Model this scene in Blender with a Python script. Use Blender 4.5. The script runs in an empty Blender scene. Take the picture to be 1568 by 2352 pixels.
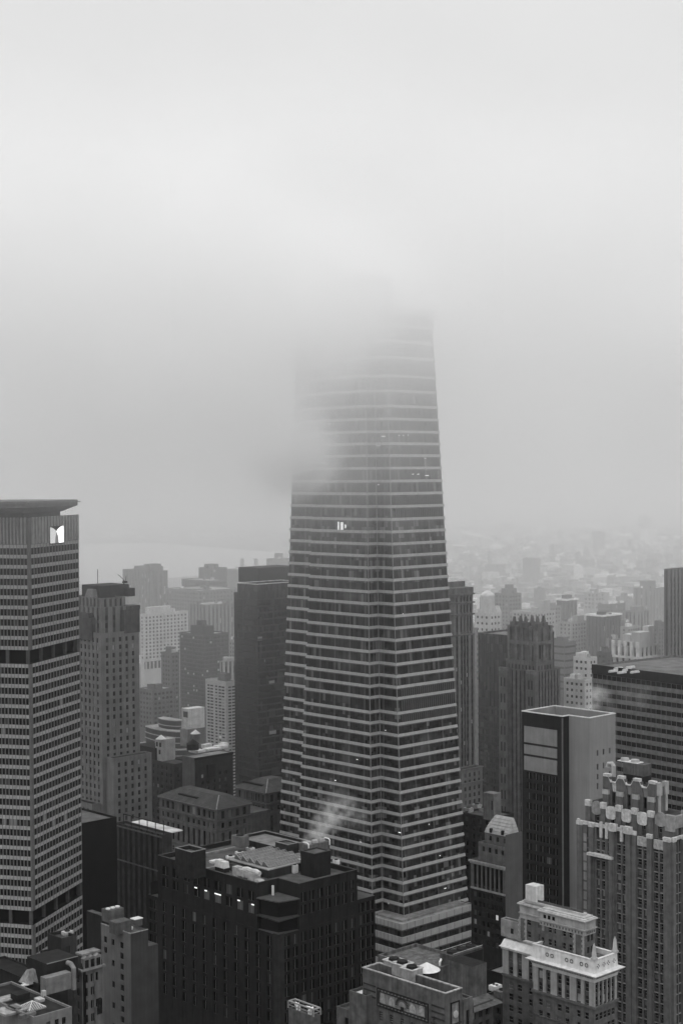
import bpy, math, random
from mathutils import Vector
random.seed(11)
R = math.radians
SC = bpy.context.scene
COL = SC.collection
# ------------------------------------------------------------------ camera model (all pixel figures below are on a 1568 x 2352 grid)
PW, PH, FOC = 1568.0, 2352.0, 3630.0
CAM = Vector((0, 0, 255.0))
PITCH, ROLL = math.atan(86 / FOC), R(0.4)
FWD = Vector((0, math.cos(PITCH), -math.sin(PITCH)))
_r, _u = Vector((1, 0, 0)), Vector((0, math.sin(PITCH), math.cos(PITCH)))
RGT = _r * math.cos(ROLL) - _u * math.sin(ROLL)
UPV = _r * math.sin(ROLL) + _u * math.cos(ROLL)
def ray(px, py):
    return FWD + RGT * ((px - PW / 2) / FOC) + UPV * ((PH / 2 - py) / FOC)
def pt(px, py, D):
    d = ray(px, py)
    return CAM + d * (D / d.y)
def proj(P):
    d = P - CAM
    w = d.dot(FWD)
    return PW / 2 + FOC * d.dot(RGT) / w, PH / 2 - FOC * d.dot(UPV) / w

# ------------------------------------------------------------------ materials (a grey world: the photograph is black and white)
MATS = {}
DARK_SCALE = .6
def _new(name):
    m = bpy.data.materials.new(name); m.use_nodes = True
    nt = m.node_tree
    return m, nt, nt.nodes, nt.links, nt.nodes['Principled BSDF']
def _ramp(N, pts, interp='LINEAR'):
    r = N.new('ShaderNodeValToRGB'); e = r.color_ramp.elements
    r.color_ramp.interpolation = interp
    while len(e) > 1: e.remove(e[-1])
    e[0].position = pts[0][0]; e[0].color = (pts[0][1],) * 3 + (1,)
    for p, v in pts[1:]: e.new(p).color = (v, v, v, 1)
    return r
def stone(name, v, var=0.28, scale=0.35, rough=0.85, streak=1.0, spec=0.25, course=0.0):
    """masonry, render, metal: one grey with blotches, rain streaks and optional course lines"""
    if name in MATS: return MATS[name]
    m, nt, N, L, b = _new(name)
    v *= DARK_SCALE + (1 - DARK_SCALE) * min(1, max(0, (v - .2) / .3))          # dark greys scaled down to deepen the contrast, pale ones kept
    if v < .05: spec *= .4
    tc = N.new('ShaderNodeTexCoord')
    n1 = N.new('ShaderNodeTexNoise'); n1.inputs['Scale'].default_value = scale; n1.inputs['Detail'].default_value = 6
    L.new(tc.outputs['Object'], n1.inputs['Vector'])
    mp = N.new('ShaderNodeMapping'); mp.inputs['Scale'].default_value = (1.1, 1.1, 0.045)
    L.new(tc.outputs['Object'], mp.inputs['Vector'])
    n2 = N.new('ShaderNodeTexNoise'); n2.inputs['Scale'].default_value = 1.0; n2.inputs['Detail'].default_value = 4
    L.new(mp.outputs['Vector'], n2.inputs['Vector'])
    ma = N.new('ShaderNodeMapRange'); ma.inputs[1].default_value = .3; ma.inputs[2].default_value = .7
    ma.inputs[3].default_value = 1 - var; ma.inputs[4].default_value = 1 + var
    L.new(n1.outputs[0], ma.inputs[0])
    mb_ = N.new('ShaderNodeMapRange'); mb_.inputs[1].default_value = .3; mb_.inputs[2].default_value = .7
    mb_.inputs[3].default_value = 1 - var * .8 * streak; mb_.inputs[4].default_value = 1 + var * .5 * streak
    L.new(n2.outputs[0], mb_.inputs[0])
    mu = N.new('ShaderNodeMath'); mu.operation = 'MULTIPLY'
    L.new(ma.outputs[0], mu.inputs[0]); L.new(mb_.outputs[0], mu.inputs[1])
    last = mu
    if course:
        sx = N.new('ShaderNodeSeparateXYZ'); L.new(tc.outputs['Object'], sx.inputs[0])
        w = N.new('ShaderNodeMath'); w.operation = 'FRACT'
        d = N.new('ShaderNodeMath'); d.operation = 'DIVIDE'; d.inputs[1].default_value = course
        L.new(sx.outputs[2], d.inputs[0]); L.new(d.outputs[0], w.inputs[0])
        g = N.new('ShaderNodeMath'); g.operation = 'GREATER_THAN'; g.inputs[1].default_value = .14
        L.new(w.outputs[0], g.inputs[0])
        mr = N.new('ShaderNodeMapRange'); mr.inputs[3].default_value = .72; mr.inputs[4].default_value = 1.02
        L.new(g.outputs[0], mr.inputs[0])
        m2 = N.new('ShaderNodeMath'); m2.operation = 'MULTIPLY'
        L.new(mu.outputs[0], m2.inputs[0]); L.new(mr.outputs[0], m2.inputs[1]); last = m2
    sc = N.new('ShaderNodeMath'); sc.operation = 'MULTIPLY'; sc.inputs[1].default_value = v
    L.new(last.outputs[0], sc.inputs[0])
    L.new(sc.outputs[0], b.inputs['Base Color'])
    b.inputs['Roughness'].default_value = rough
    b.inputs['Specular IOR Level'].default_value = spec
    MATS[name] = m
    return m
def pane(name, lo=0.012, mid=0.035, hi=0.12, blind=0.26, rough=0.14, spec=0.4, cut=(.6, .84, .94)):
    """window glass: each pane of its own darkness, a few paler, for blinds and painted glints"""
    if name in MATS: return MATS[name]
    m, nt, N, L, b = _new(name)
    oi = N.new('ShaderNodeObjectInfo'); ge = N.new('ShaderNodeNewGeometry')
    a = N.new('ShaderNodeMath'); a.operation = 'ADD'
    L.new(oi.outputs['Random'], a.inputs[0]); L.new(ge.outputs['Random Per Island'], a.inputs[1])
    fr = N.new('ShaderNodeMath'); fr.operation = 'FRACT'; L.new(a.outputs[0], fr.inputs[0])
    rp = _ramp(N, [(0, lo), (cut[0], mid), (cut[1], hi), (cut[2], blind)], 'CONSTANT')
    L.new(fr.outputs[0], rp.inputs[0]); L.new(rp.outputs[0], b.inputs['Base Color'])
    b.inputs['Roughness'].default_value = rough
    b.inputs['Specular IOR Level'].default_value = spec
    MATS[name] = m
    return m
def island_grey(name, pts, rough=.85):
    if name in MATS: return MATS[name]
    m, nt, N, L, b = _new(name)
    ge = N.new('ShaderNodeNewGeometry')
    rp = _ramp(N, pts, 'CONSTANT')
    L.new(ge.outputs['Random Per Island'], rp.inputs[0]); L.new(rp.outputs[0], b.inputs['Base Color'])
    b.inputs['Roughness'].default_value = rough
    MATS[name] = m
    return m
def curtain(name, base=0.015, col=0.055, pitch=1.55, bay=9.3, rough=.12, spec=.45, amp=1.0):
    """curtain-wall glass: pane to pane differences, interior columns standing behind it"""
    if name in MATS: return MATS[name]
    m, nt, N, L, b = _new(name)
    tc = N.new('ShaderNodeTexCoord'); sx = N.new('ShaderNodeSeparateXYZ'); L.new(tc.outputs['Object'], sx.inputs[0])
    def M(op, x, y=None):
        n = N.new('ShaderNodeMath'); n.operation = op
        for k, q in enumerate((x, y)):
            if q is None: continue
            if isinstance(q, (int, float)): n.inputs[k].default_value = q
            else: L.new(q, n.inputs[k])
        return n.outputs[0]
    u = M('ADD', sx.outputs[0], sx.outputs[1])
    cell = M('FLOOR', M('DIVIDE', u, pitch)); fl = M('FLOOR', M('DIVIDE', sx.outputs[2], 4.75))
    wn = N.new('ShaderNodeTexWhiteNoise'); wn.noise_dimensions = '2D'
    cb = N.new('ShaderNodeCombineXYZ'); L.new(cell, cb.inputs[0]); L.new(fl, cb.inputs[1]); L.new(cb.outputs[0], wn.inputs['Vector'])
    rp = _ramp(N, [(0, base * .6), (.45, base), (.75, base * 2.0), (.92, base * (2 + 3 * amp))], 'CONSTANT'); L.new(wn.outputs['Value'], rp.inputs[0])
    n1 = N.new('ShaderNodeTexNoise'); n1.inputs['Scale'].default_value = .09; n1.inputs['Detail'].default_value = 3
    L.new(tc.outputs['Object'], n1.inputs['Vector'])
    blot = M('MULTIPLY', M('MAXIMUM', M('SUBTRACT', n1.outputs[0], .5), 0.0), .16 * amp)
    fb = M('FRACT', M('DIVIDE', u, bay))
    isc = M('MULTIPLY', M('LESS_THAN', fb, .1), col)
    ml = M('MULTIPLY', M('LESS_THAN', M('FRACT', M('DIVIDE', u, pitch)), .1), .02)
    tot = M('ADD', M('ADD', rp.outputs[0], blot), M('ADD', isc, ml))
    L.new(tot, b.inputs['Base Color'])
    b.inputs['Roughness'].default_value = rough
    b.inputs['Specular IOR Level'].default_value = spec
    MATS[name] = m
    return m
def lamp_mat(name, v, strength):
    if name in MATS: return MATS[name]
    m, nt, N, L, b = _new(name)
    b.inputs['Base Color'].default_value = (.02, .02, .02, 1)
    b.inputs['Emission Color'].default_value = (v, v, v, 1); b.inputs['Emission Strength'].default_value = strength
    MATS[name] = m
    return m
SPARK = lamp_mat('bright_fitting', 1, 1.3); LIT = lamp_mat('lit_window', 1, .5); LITDIM = lamp_mat('dim_lit_window', 1, .10)
GLASS = pane('window_glass'); GLASSB = pane('window_glass_black', .006, .012, .03, .08)
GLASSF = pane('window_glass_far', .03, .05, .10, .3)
FRAME = stone('window_frame_paint', .30, .1)
ROOF = stone('roof_felt', .09, .5, .12, streak=0); ROOFL = stone('roof_gravel_pale', .30, .4, .15, streak=0)
ROOFW = stone('roof_membrane_white', .62, .25, .2, streak=0); DARK = stone('dark_metal', .03, .3)
METAL = stone('galvanised_metal', .42, .25, .8); PALE = stone('pale_metal', .66, .15, .6); MIDM = stone('grey_metal', .2, .3, .6)

# ------------------------------------------------------------------ mesh builder
class MB:
    def __init__(s): s.v, s.f, s.m = [], [], []
    def poly(s, pts, m=0):
        k = len(s.v); s.v += [tuple(p) for p in pts]; s.f.append(tuple(range(k, k + len(pts)))); s.m.append(m)
    def box(s, x0, x1, y0, y1, z0, z1, m=0, bottom=True):
        k = len(s.v)
        s.v += [(x0, y0, z0), (x1, y0, z0), (x1, y1, z0), (x0, y1, z0), (x0, y0, z1), (x1, y0, z1), (x1, y1, z1), (x0, y1, z1)]
        fs = [(4, 5, 6, 7), (0, 1, 5, 4), (1, 2, 6, 5), (2, 3, 7, 6), (3, 0, 4, 7)] + ([(3, 2, 1, 0)] if bottom else [])
        s.f += [tuple(k + i for i in q) for q in fs]; s.m += [m] * len(fs)
    def prism(s, p0, z0, z1, p1=None, m=0, top=True, bottom=False, mt=None):
        p1 = p1 or p0; n = len(p0); k = len(s.v)
        s.v += [(x, y, z0) for x, y in p0] + [(x, y, z1) for x, y in p1]
        for i in range(n - 1 if n <= 3 and not top else n):      # two or three points without a top: an open run of wall
            j = (i + 1) % n
            s.f.append((k + i, k + j, k + n + j, k + n + i)); s.m.append(m)
        if top: s.f.append(tuple(range(k + n, k + 2 * n))); s.m.append(m if mt is None else mt)
        if bottom: s.f.append(tuple(range(k + n - 1, k - 1, -1))); s.m.append(m)
    def ring(s, pin, pout, z0, z1, m=0, pin1=None, pout1=None):
        """closed band between two outlines (a floor band, a parapet)"""
        pin1, pout1 = pin1 or pin, pout1 or pout; n = len(pin); k = len(s.v)
        for P, z in ((pin, z0), (pout, z0), (pin1, z1), (pout1, z1)): s.v += [(x, y, z) for x, y in P]
        for i in range(n):
            j = (i + 1) % n
            for a, b in ((n, 3 * n), (2 * n, 0)): s.f.append((k + a + i, k + a + j, k + b + j, k + b + i)); s.m.append(m)
            s.f.append((k + 3 * n + i, k + 3 * n + j, k + 2 * n + j, k + 2 * n + i)); s.m.append(m)
            s.f.append((k + i, k + j, k + n + j, k + n + i)); s.m.append(m)
    def cyl(s, cx, cy, z0, z1, r0, r1=None, n=18, m=0, top=True):
        r1 = r0 if r1 is None else r1
        c = [(math.cos(2 * math.pi * i / n), math.sin(2 * math.pi * i / n)) for i in range(n)]
        s.prism([(cx + r0 * a, cy + r0 * b) for a, b in c], z0, z1, [(cx + r1 * a, cy + r1 * b) for a, b in c], m, top, True)
    def tube(s, pts, r, n=8, m=0):
        pts = [Vector(p) for p in pts]; k = len(s.v)
        for i, p in enumerate(pts):
            t = (pts[min(i + 1, len(pts) - 1)] - pts[max(i - 1, 0)]).normalized()
            a = t.cross(Vector((0, 0, 1))); a = a.normalized() if a.length > 1e-3 else Vector((1, 0, 0)); b = t.cross(a)
            for q in range(n):
                w = 2 * math.pi * q / n; s.v.append(tuple(p + (a * math.cos(w) + b * math.sin(w)) * r))
        for i in range(len(pts) - 1):
            for q in range(n):
                q2 = (q + 1) % n
                s.f.append((k + i * n + q, k + i * n + q2, k + (i + 1) * n + q2, k + (i + 1) * n + q)); s.m.append(m)
        s.f.append(tuple(range(k, k + n))); s.m.append(m)
        s.f.append(tuple(range(k + (len(pts) - 1) * n, k + len(pts) * n))); s.m.append(m)
    def mesh(s, name, mats):
        me = bpy.data.meshes.new(name); me.from_pydata(s.v, [], s.f)
        for x in mats: me.materials.append(x)
        if len(mats) > 1: me.polygons.foreach_set('material_index', s.m)
        me.update()
        return me
    def build(s, name, mats, parent=None, loc=None, rz=None):
        mats = mats if isinstance(mats, (list, tuple)) else [mats]
        o = bpy.data.objects.new(name, s.mesh(name, mats)); COL.objects.link(o)
        if parent is not None: o.parent = parent
        if loc is not None: o.location = loc
        if rz is not None: o.rotation_euler = (0, 0, rz)
        return o
def tag(o, label=None, cat=None, group=None, kind=None):
    if label: o['label'] = label
    if cat: o['category'] = cat
    if group: o['group'] = group
    if kind: o['kind'] = kind
    return o
def empty(name, loc, rz=0):
    o = bpy.data.objects.new(name, None); COL.objects.link(o); o.empty_display_size = 1
    o.location = loc; o.rotation_euler = (0, 0, rz)
    return o
def offset(poly, d):
    """outline pushed outwards by d (counter-clockwise outline)"""
    n = len(poly); out = []
    for i in range(n):
        p0, p1, p2 = (Vector(poly[(i + k) % n]) for k in (-1, 0, 1))
        a, b = (p1 - p0).normalized(), (p2 - p1).normalized()
        na, nb = Vector((a.y, -a.x)), Vector((b.y, -b.x))
        c = (na + nb); c = c / max(c.dot(na), .2)
        out.append(tuple(p1 + c * d))
    return out

# ------------------------------------------------------------------ windows
def add_window(mb, F, u, v, w, h, d, kind):
    a, b, c, e = u - w / 2, u + w / 2, v - h / 2, v + h / 2
    mb.poly([F(a, c, d), F(b, c, d), F(b, e, d), F(a, e, d)], 0)
    bars = []
    if kind == 'hung':
        t = min(.09, w * .1)
        bars = [(a, a + t, c, e), (b - t, b, c, e), (a + t, b - t, e - t, e), (a + t, b - t, c, c + t), (a + t, b - t, v - t / 2, v + t / 2)]
    elif kind == 'split':
        t = .1; bars = [(u - t / 2, u + t / 2, c, e)]
    elif kind == 'lead':
        t = .08
        bars = [(a + w * k / 3 - t / 2, a + w * k / 3 + t / 2, c, e) for k in (1, 2)] + [(a, b, c + h * k / 4 - t / 2, c + h * k / 4 + t / 2) for k in (1, 2, 3)]
    for (x0, x1, y0, y1) in bars:
        z = d - .05
        mb.poly([F(x0, y0, z), F(x1, y0, z), F(x1, y1, z), F(x0, y1, z)], 1)
_wm = {}
def window_mesh(w, h, kind, mats):
    key = (round(w, 2), round(h, 2), kind, mats[0].name)
    if key not in _wm:
        mb = MB(); add_window(mb, lambda u, v, d: (u, d, v), 0, 0, w, h, 0, kind)
        _wm[key] = mb.mesh('window', mats)
    return _wm[key]
def cols(u0, u1, pitch, w, m=1.0):
    n = max(1, round((u1 - u0 - 2 * m) / pitch)); p = (u1 - u0 - 2 * m) / n
    return [(u0 + m + p * (i + .5) - w / 2, u0 + m + p * (i + .5) + w / 2) for i in range(n)]
def pairs(u0, u1, n, w, gap, m=1.0):
    p = (u1 - u0 - 2 * m) / n; out = []
    for i in range(n):
        c = u0 + m + p * (i + .5)
        out += [(c - gap / 2 - w, c - gap / 2), (c + gap / 2, c + gap / 2 + w)]
    return out
def rows(top, fh, wh, bottom, first=1.2):
    out, z = [], top - first
    while z - wh > bottom:
        out.append((z - wh, z)); z -= fh
    return out[::-1]

# ------------------------------------------------------------------ buildings: near corner at local (0, 0); x runs along the face turned to the right, y along the face turned to the left
class Bld:
    def __init__(s, name, label, cat, px, py, D, pl=None, pr=None, wl=None, wr=None, ang=43.5, group=None, wall=None, roof=None, glass=None, top100=True):
        s.C = pt(px, py, D); s.H = s.C.z; s.a = R(ang); s.D = D
        s.ux = Vector((math.cos(s.a), math.sin(s.a), 0)); s.uy = Vector((-math.sin(s.a), math.cos(s.a), 0))
        s.root = empty(name, (s.C.x, s.C.y, 0), s.a); tag(s.root, label, cat, group, 'thing')
        s.wr = wr if wr is not None else (s.xat(pr) if pr is not None else 20)
        s.wl = wl if wl is not None else (s.yat(pl) if pl is not None else 20)
        s.wins, s.W, s.Rf = [], MB(), MB()
        s.wm = wall or [stone('wall_plain', .2)]; s.wm = s.wm if isinstance(s.wm, list) else [s.wm]
        s.rm = roof or ROOF; s.gm = [glass or GLASS, FRAME]; s.top100 = top100; s.lit = []
    def P(s, x, y, z): return Vector((s.C.x, s.C.y, 0)) + s.ux * x + s.uy * y + Vector((0, 0, z))
    def _t(s, P, v, px):
        k = (px - PW / 2) / FOC; d = P - CAM
        return (k * d.dot(FWD) - d.dot(RGT)) / (v.dot(RGT) - k * v.dot(FWD))
    def xat(s, px, y=0, x=0, z=None): return x + s._t(s.P(x, y, s.H if z is None else z), s.ux, px)
    def yat(s, px, x=0, y=0, z=None): return y + s._t(s.P(x, y, s.H if z is None else z), s.uy, px)
    def zat(s, py, x=0, y=0):
        k = (PH / 2 - py) / FOC; d = s.P(x, y, 0) - CAM; v = Vector((0, 0, 1))
        return (k * d.dot(FWD) - d.dot(UPV)) / (v.dot(UPV) - k * v.dot(FWD))
    def F(s, side, plane):
        return (lambda u, v, d: (u, plane + d, v)) if side == 'R' else (lambda u, v, d: (plane + d, u, v))
    def facade(s, side, plane, u0, u1, v0, v1, cs, rs, depth=.35, kind='plain', rec=0.0, m=0, sm=None, skip=None, glassfill=True):
        F = s.F(side, plane); W = s.W; sm = m if sm is None else sm
        cs = [c for c in cs if c[0] > u0 + .05 and c[1] < u1 - .05]; rs = [r for r in rs if r[0] > v0 + .02 and r[1] < v1 - .02]
        q = lambda a, b, c, e, d, mm: W.poly([F(a, c, d), F(b, c, d), F(b, e, d), F(a, e, d)], mm)
        if not cs or not rs: q(u0, u1, v0, v1, 0, m); return
        e = u0
        for (a, b) in cs:
            q(e, a, v0, v1, 0, m); e = b
        q(e, u1, v0, v1, 0, m)
        for ci, (a, b) in enumerate(cs):
            f = v0
            for ri, (c, g) in enumerate(rs):
                if skip and skip(ci, ri): continue
                q(a, b, f, c, rec, sm)
                for (A, B_, C_, E_) in ((a, a, c, g), (b, b, c, g)):
                    W.poly([F(A, C_, rec), F(A, E_, rec), F(A, E_, depth + rec), F(A, C_, depth + rec)], sm)
                for zz in (c, g): W.poly([F(a, zz, rec), F(b, zz, rec), F(b, zz, depth + rec), F(a, zz, depth + rec)], sm)
                if glassfill: s.wins.append((side, plane, (a + b) / 2, (c + g) / 2, b - a, g - c, depth + rec, kind))
                f = g
            q(a, b, f, v1, rec, sm)
            if rec:
                for A in (a, b): W.poly([F(A, v0, 0), F(A, v1, 0), F(A, v1, rec), F(A, v0, rec)], m)
                for zz in (v0, v1): W.poly([F(a, zz, 0), F(b, zz, 0), F(b, zz, rec), F(a, zz, rec)], m)
    def spec(s, side, plane, u0, u1, v0, v1, sp):
        if not sp:
            F = s.F(side, plane); s.W.poly([F(u0, v0, 0), F(u1, v0, 0), F(u1, v1, 0), F(u0, v1, 0)], 0); return
        cs = sp['cols'] if 'cols' in sp else cols(u0, u1, sp.get('p', 3), sp.get('w', 1.4), sp.get('mg', 1))
        rs = sp['rows'] if 'rows' in sp else rows(v1, sp.get('fh', 3.6), sp.get('wh', 1.9), max(v0, sp.get('vis', v0)), sp.get('top', 1.6))
        s.facade(side, plane, u0, u1, v0, v1, cs, rs, sp.get('d', .35), sp.get('kind', 'plain'), sp.get('rec', 0), sp.get('m', 0), sp.get('sm'), sp.get('skip'))
    def mass(s, x0, x1, y0, y1, z0, z1, R_=None, L_=None, par=1.0, pt_=.4, pm=0):
        s.spec('R', y0, x0, x1, z0, z1, R_); s.spec('L', x0, y0, y1, z0, z1, L_)
        W = s.W
        W.poly([(x1, y0, z0), (x1, y1, z0), (x1, y1, z1), (x1, y0, z1)], 0); W.poly([(x0, y1, z0), (x1, y1, z0), (x1, y1, z1), (x0, y1, z1)], 0)
        o = [(x0, y0), (x1, y0), (x1, y1), (x0, y1)]; i = offset(o, -pt_)
        for k in range(4):
            j = (k + 1) % 4
            W.poly([(*o[k], z1), (*o[j], z1), (*i[j], z1), (*i[k], z1)], pm); W.poly([(*i[k], z1), (*i[j], z1), (*i[j], z1 - par), (*i[k], z1 - par)], pm)
        s.Rf.poly([(*p, z1 - par) for p in i], 0)
    def part(s, name, mb, mats, kind=None, label=None):
        o = mb.build(name, mats, s.root)
        if kind: o['kind'] = kind
        if label: o['label'] = label
        return o
    def finish(s, wall='wall'):
        if s.W.f: s.part(wall, s.W, s.wm)
        for f in s.Rf.f:                                    # each setback has its own flat roof
            mb = MB(); mb.poly([s.Rf.v[i] for i in f]); s.part('roof', mb, [s.rm])
        inf = []
        for w in s.wins:
            x, y, z = s.F(w[0], w[1])(w[2], w[3], w[6]); P = s.P(x, y, z); q = proj(P)
            inf.append([0 <= q[0] <= PW and 0 <= q[1] <= PH + 15, (P - CAM).length, q, w, None])
        for (lx, ly, mt) in s.lit:
            c = min((e for e in inf if e[4] is None), key=lambda e: (e[2][0] - lx) ** 2 + (e[2][1] - ly) ** 2, default=None)
            if c: c[4] = mt
        inf.sort(key=lambda e: (e[4] is None, not e[0], e[1]))
        n = (100 if len(inf) > 100 else len(inf)) if s.top100 else sum(1 for e in inf if e[4])
        for e in inf[:n]:
            side, plane, u, v, w, h, d, kind = e[3]
            me = window_mesh(w, h, kind, [e[4] or s.gm[0], s.gm[1]])
            o = bpy.data.objects.new('window', me); COL.objects.link(o); o.parent = s.root
            o.location = s.F(side, plane)(u, v, d); o.rotation_euler = (0, 0, 0 if side == 'R' else -math.pi / 2)
        if inf[n:]:
            mb = MB()
            for e in inf[n:]:
                side, plane, u, v, w, h, d, kind = e[3]; add_window(mb, s.F(side, plane), u, v, w, h, d, kind)
            s.part('window', mb, s.gm, 'stuff')
        return s
def on(b, name, label, cat, x, y, z, group=None, rz=0):
    """a thing standing on a building: an Empty at its base"""
    o = empty(name, b.P(x, y, z), b.a + rz); tag(o, label, cat, group, 'thing')
    return o
EXPOSURE = 0.0
SKYRAMP = [(0.0, .64), (.1, .82), (.2, .80), (.32, .79), (.39, .82), (.6, 1.2), (1.0, 1.65)]
VEIL = .00024
SKYGAIN = 10.0
HAZE, FOG, FOGY = 2.2e-5, 3.5e-4, 790
FOGCOL = .93
CL = (.0028, 35.0, .012, 332, 394); CLOUDSEED = (3.1, 8.2, 0.4); CLOUDSTEP = .4
PUFFS = [(668, 1036, 628, 26, .055), (706, 1056, 626, 21, .042), (662, 950, 628, 21, .034), (658, 860, 628, 18, .016), (690, 740, 628, 28, .038), (780, 720, 626, 30, .045), (775, 800, 630, 18, .03), (895, 655, 640, 22, .045)]
# ------------------------------------------------------------------ camera, sky, light, air
cd = bpy.data.cameras.new('camera'); cam = bpy.data.objects.new('camera', cd); COL.objects.link(cam); SC.camera = cam
cd.sensor_fit = 'HORIZONTAL'; cd.sensor_width = 36; cd.lens = 36 * FOC / PW; cd.clip_start = 1; cd.clip_end = 40000
from mathutils import Matrix
cam.matrix_world = Matrix(((RGT.x, UPV.x, -FWD.x, CAM.x), (RGT.y, UPV.y, -FWD.y, CAM.y), (RGT.z, UPV.z, -FWD.z, CAM.z), (0, 0, 0, 1)))
SC.view_settings.view_transform = 'Standard'; SC.view_settings.look = 'None'; SC.view_settings.exposure = EXPOSURE; SC.view_settings.gamma = 1
SC.cycles.use_denoising = True
SC.cycles.volume_bounces = 12; SC.cycles.max_bounces = 14; SC.cycles.diffuse_bounces = 3; SC.cycles.glossy_bounces = 2; SC.cycles.transparent_max_bounces = 8
SC.cycles.volume_step_rate = 1.0; SC.cycles.volume_max_steps = 256
SC.cycles.sample_clamp_indirect = 4
wd = bpy.data.worlds.new('World'); SC.world = wd; wd.use_nodes = True
nt = wd.node_tree; N, L = nt.nodes, nt.links
bg = N['Background']; sky = N.new('ShaderNodeTexSky'); sky.sky_type = 'NISHITA'; sky.sun_disc = False
SUN_EL, SUN_ROT = R(58), R(180)
sky.sun_elevation = SUN_EL; sky.sun_rotation = SUN_ROT; sky.air_density = 1.0; sky.dust_density = 6.0; sky.altitude = 50
bw = N.new('ShaderNodeRGBToBW'); L.new(sky.outputs[0], bw.inputs[0])
tc = N.new('ShaderNodeTexCoord'); sx = N.new('ShaderNodeSeparateXYZ'); L.new(tc.outputs['Generated'], sx.inputs[0])
# an overcast sky: the cloud cover evens the clear-sky light out and is darker towards the horizon
rp = N.new('ShaderNodeValToRGB'); el = rp.color_ramp.elements
SKY = SKYRAMP
while len(el) > 1: el.remove(el[-1])
el[0].position = 0; el[0].color = (SKY[0][1],) * 3 + (1,)
for p, v in SKY[1:]: el.new(p).color = (v, v, v, 1)
mr = N.new('ShaderNodeMapRange'); mr.inputs[1].default_value = -.1; mr.inputs[2].default_value = .9
L.new(sx.outputs[2], mr.inputs[0])
nz = N.new('ShaderNodeTexNoise'); nz.inputs['Scale'].default_value = 3.2; nz.inputs['Detail'].default_value = 3; L.new(tc.outputs['Generated'], nz.inputs['Vector'])
n2 = N.new('ShaderNodeMapRange'); n2.inputs[1].default_value = .3; n2.inputs[2].default_value = .7; n2.inputs[3].default_value = .965; n2.inputs[4].default_value = 1.035; L.new(nz.outputs[0], n2.inputs[0])
L.new(mr.outputs[0], rp.inputs[0])
mx = N.new('ShaderNodeMix'); mx.data_type = 'FLOAT'; mx.inputs[0].default_value = .93     # share of the cloud cover
L.new(bw.outputs[0], mx.inputs[2])
mq = N.new('ShaderNodeMath'); mq.operation = 'MULTIPLY'; L.new(rp.outputs[0], mq.inputs[0]); L.new(n2.outputs[0], mq.inputs[1])
ms = N.new('ShaderNodeMath'); ms.operation = 'MULTIPLY'; ms.inputs[1].default_value = SKYGAIN; L.new(mq.outputs[0], ms.inputs[0])
L.new(ms.outputs[0], mx.inputs[3])
L.new(mx.outputs[0], bg.inputs['Color']); bg.inputs['Strength'].default_value = 0.1
sl = bpy.data.lights.new('sun', 'SUN'); sl.energy = 0.5; sl.angle = R(50); so = bpy.data.objects.new('sun', sl); COL.objects.link(so)
so.rotation_euler = (math.pi / 2 - SUN_EL, 0, math.pi - SUN_ROT); so.location = (0, -200, 600)

def volume(name, dens, col=1.0, aniso=0.0):
    m = bpy.data.materials.new(name); m.use_nodes = True; nt = m.node_tree; nt.nodes.clear()
    out = nt.nodes.new('ShaderNodeOutputMaterial'); pv = nt.nodes.new('ShaderNodeVolumePrincipled')
    pv.inputs['Color'].default_value = (col, col, col, 1); pv.inputs['Density'].default_value = dens; pv.inputs['Anisotropy'].default_value = aniso
    pv.inputs['Density Attribute'].default_value = ''
    nt.links.new(pv.outputs[0], out.inputs['Volume'])
    return m, nt, pv
GROUND = stone('asphalt_and_roofs', .05, .5, .01, streak=0)
mb = MB(); mb.poly([(-9000, -1500, 0), (9000, -1500, 0), (9000, 16000, 0), (-9000, 16000, 0)])
tag(mb.build('ground', [GROUND]), kind='structure')
wm = bpy.data.materials.new('river_water'); wm.use_nodes = True; b_ = wm.node_tree.nodes['Principled BSDF']
b_.inputs['Base Color'].default_value = (.03, .03, .03, 1); b_.inputs['Roughness'].default_value = .22
nb = wm.node_tree.nodes.new('ShaderNodeBump'); nn = wm.node_tree.nodes.new('ShaderNodeTexNoise'); nn.inputs['Scale'].default_value = .08; nb.inputs['Strength'].default_value = .2
wm.node_tree.links.new(nn.outputs[0], nb.inputs['Height']); wm.node_tree.links.new(nb.outputs[0], b_.inputs['Normal'])
mb = MB()
mb.poly([(-2600, 3600, .05), (-560, 3750, .05), (-240, 4200, .05), (-150, 5100, .05), (-700, 6000, .05), (-3000, 5800, .05)])
tag(mb.build('water', [wm]), kind='structure')

mz, _, _ = volume('haze_air', HAZE)
mb = MB(); mb.box(-4200, 4200, -60, 11500, -1, 470)
hz = tag(mb.build('haze', [mz]), kind='stuff')

# far fog bank: thick low air beyond the near towers
mf, _, _ = volume('fog_bank_air', FOG, FOGCOL)
mb = MB(); mb.box(-3600, 3600, FOGY, 11000, -.5, 452)
tag(mb.build('fog_bank', [mf]), kind='stuff')

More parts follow.
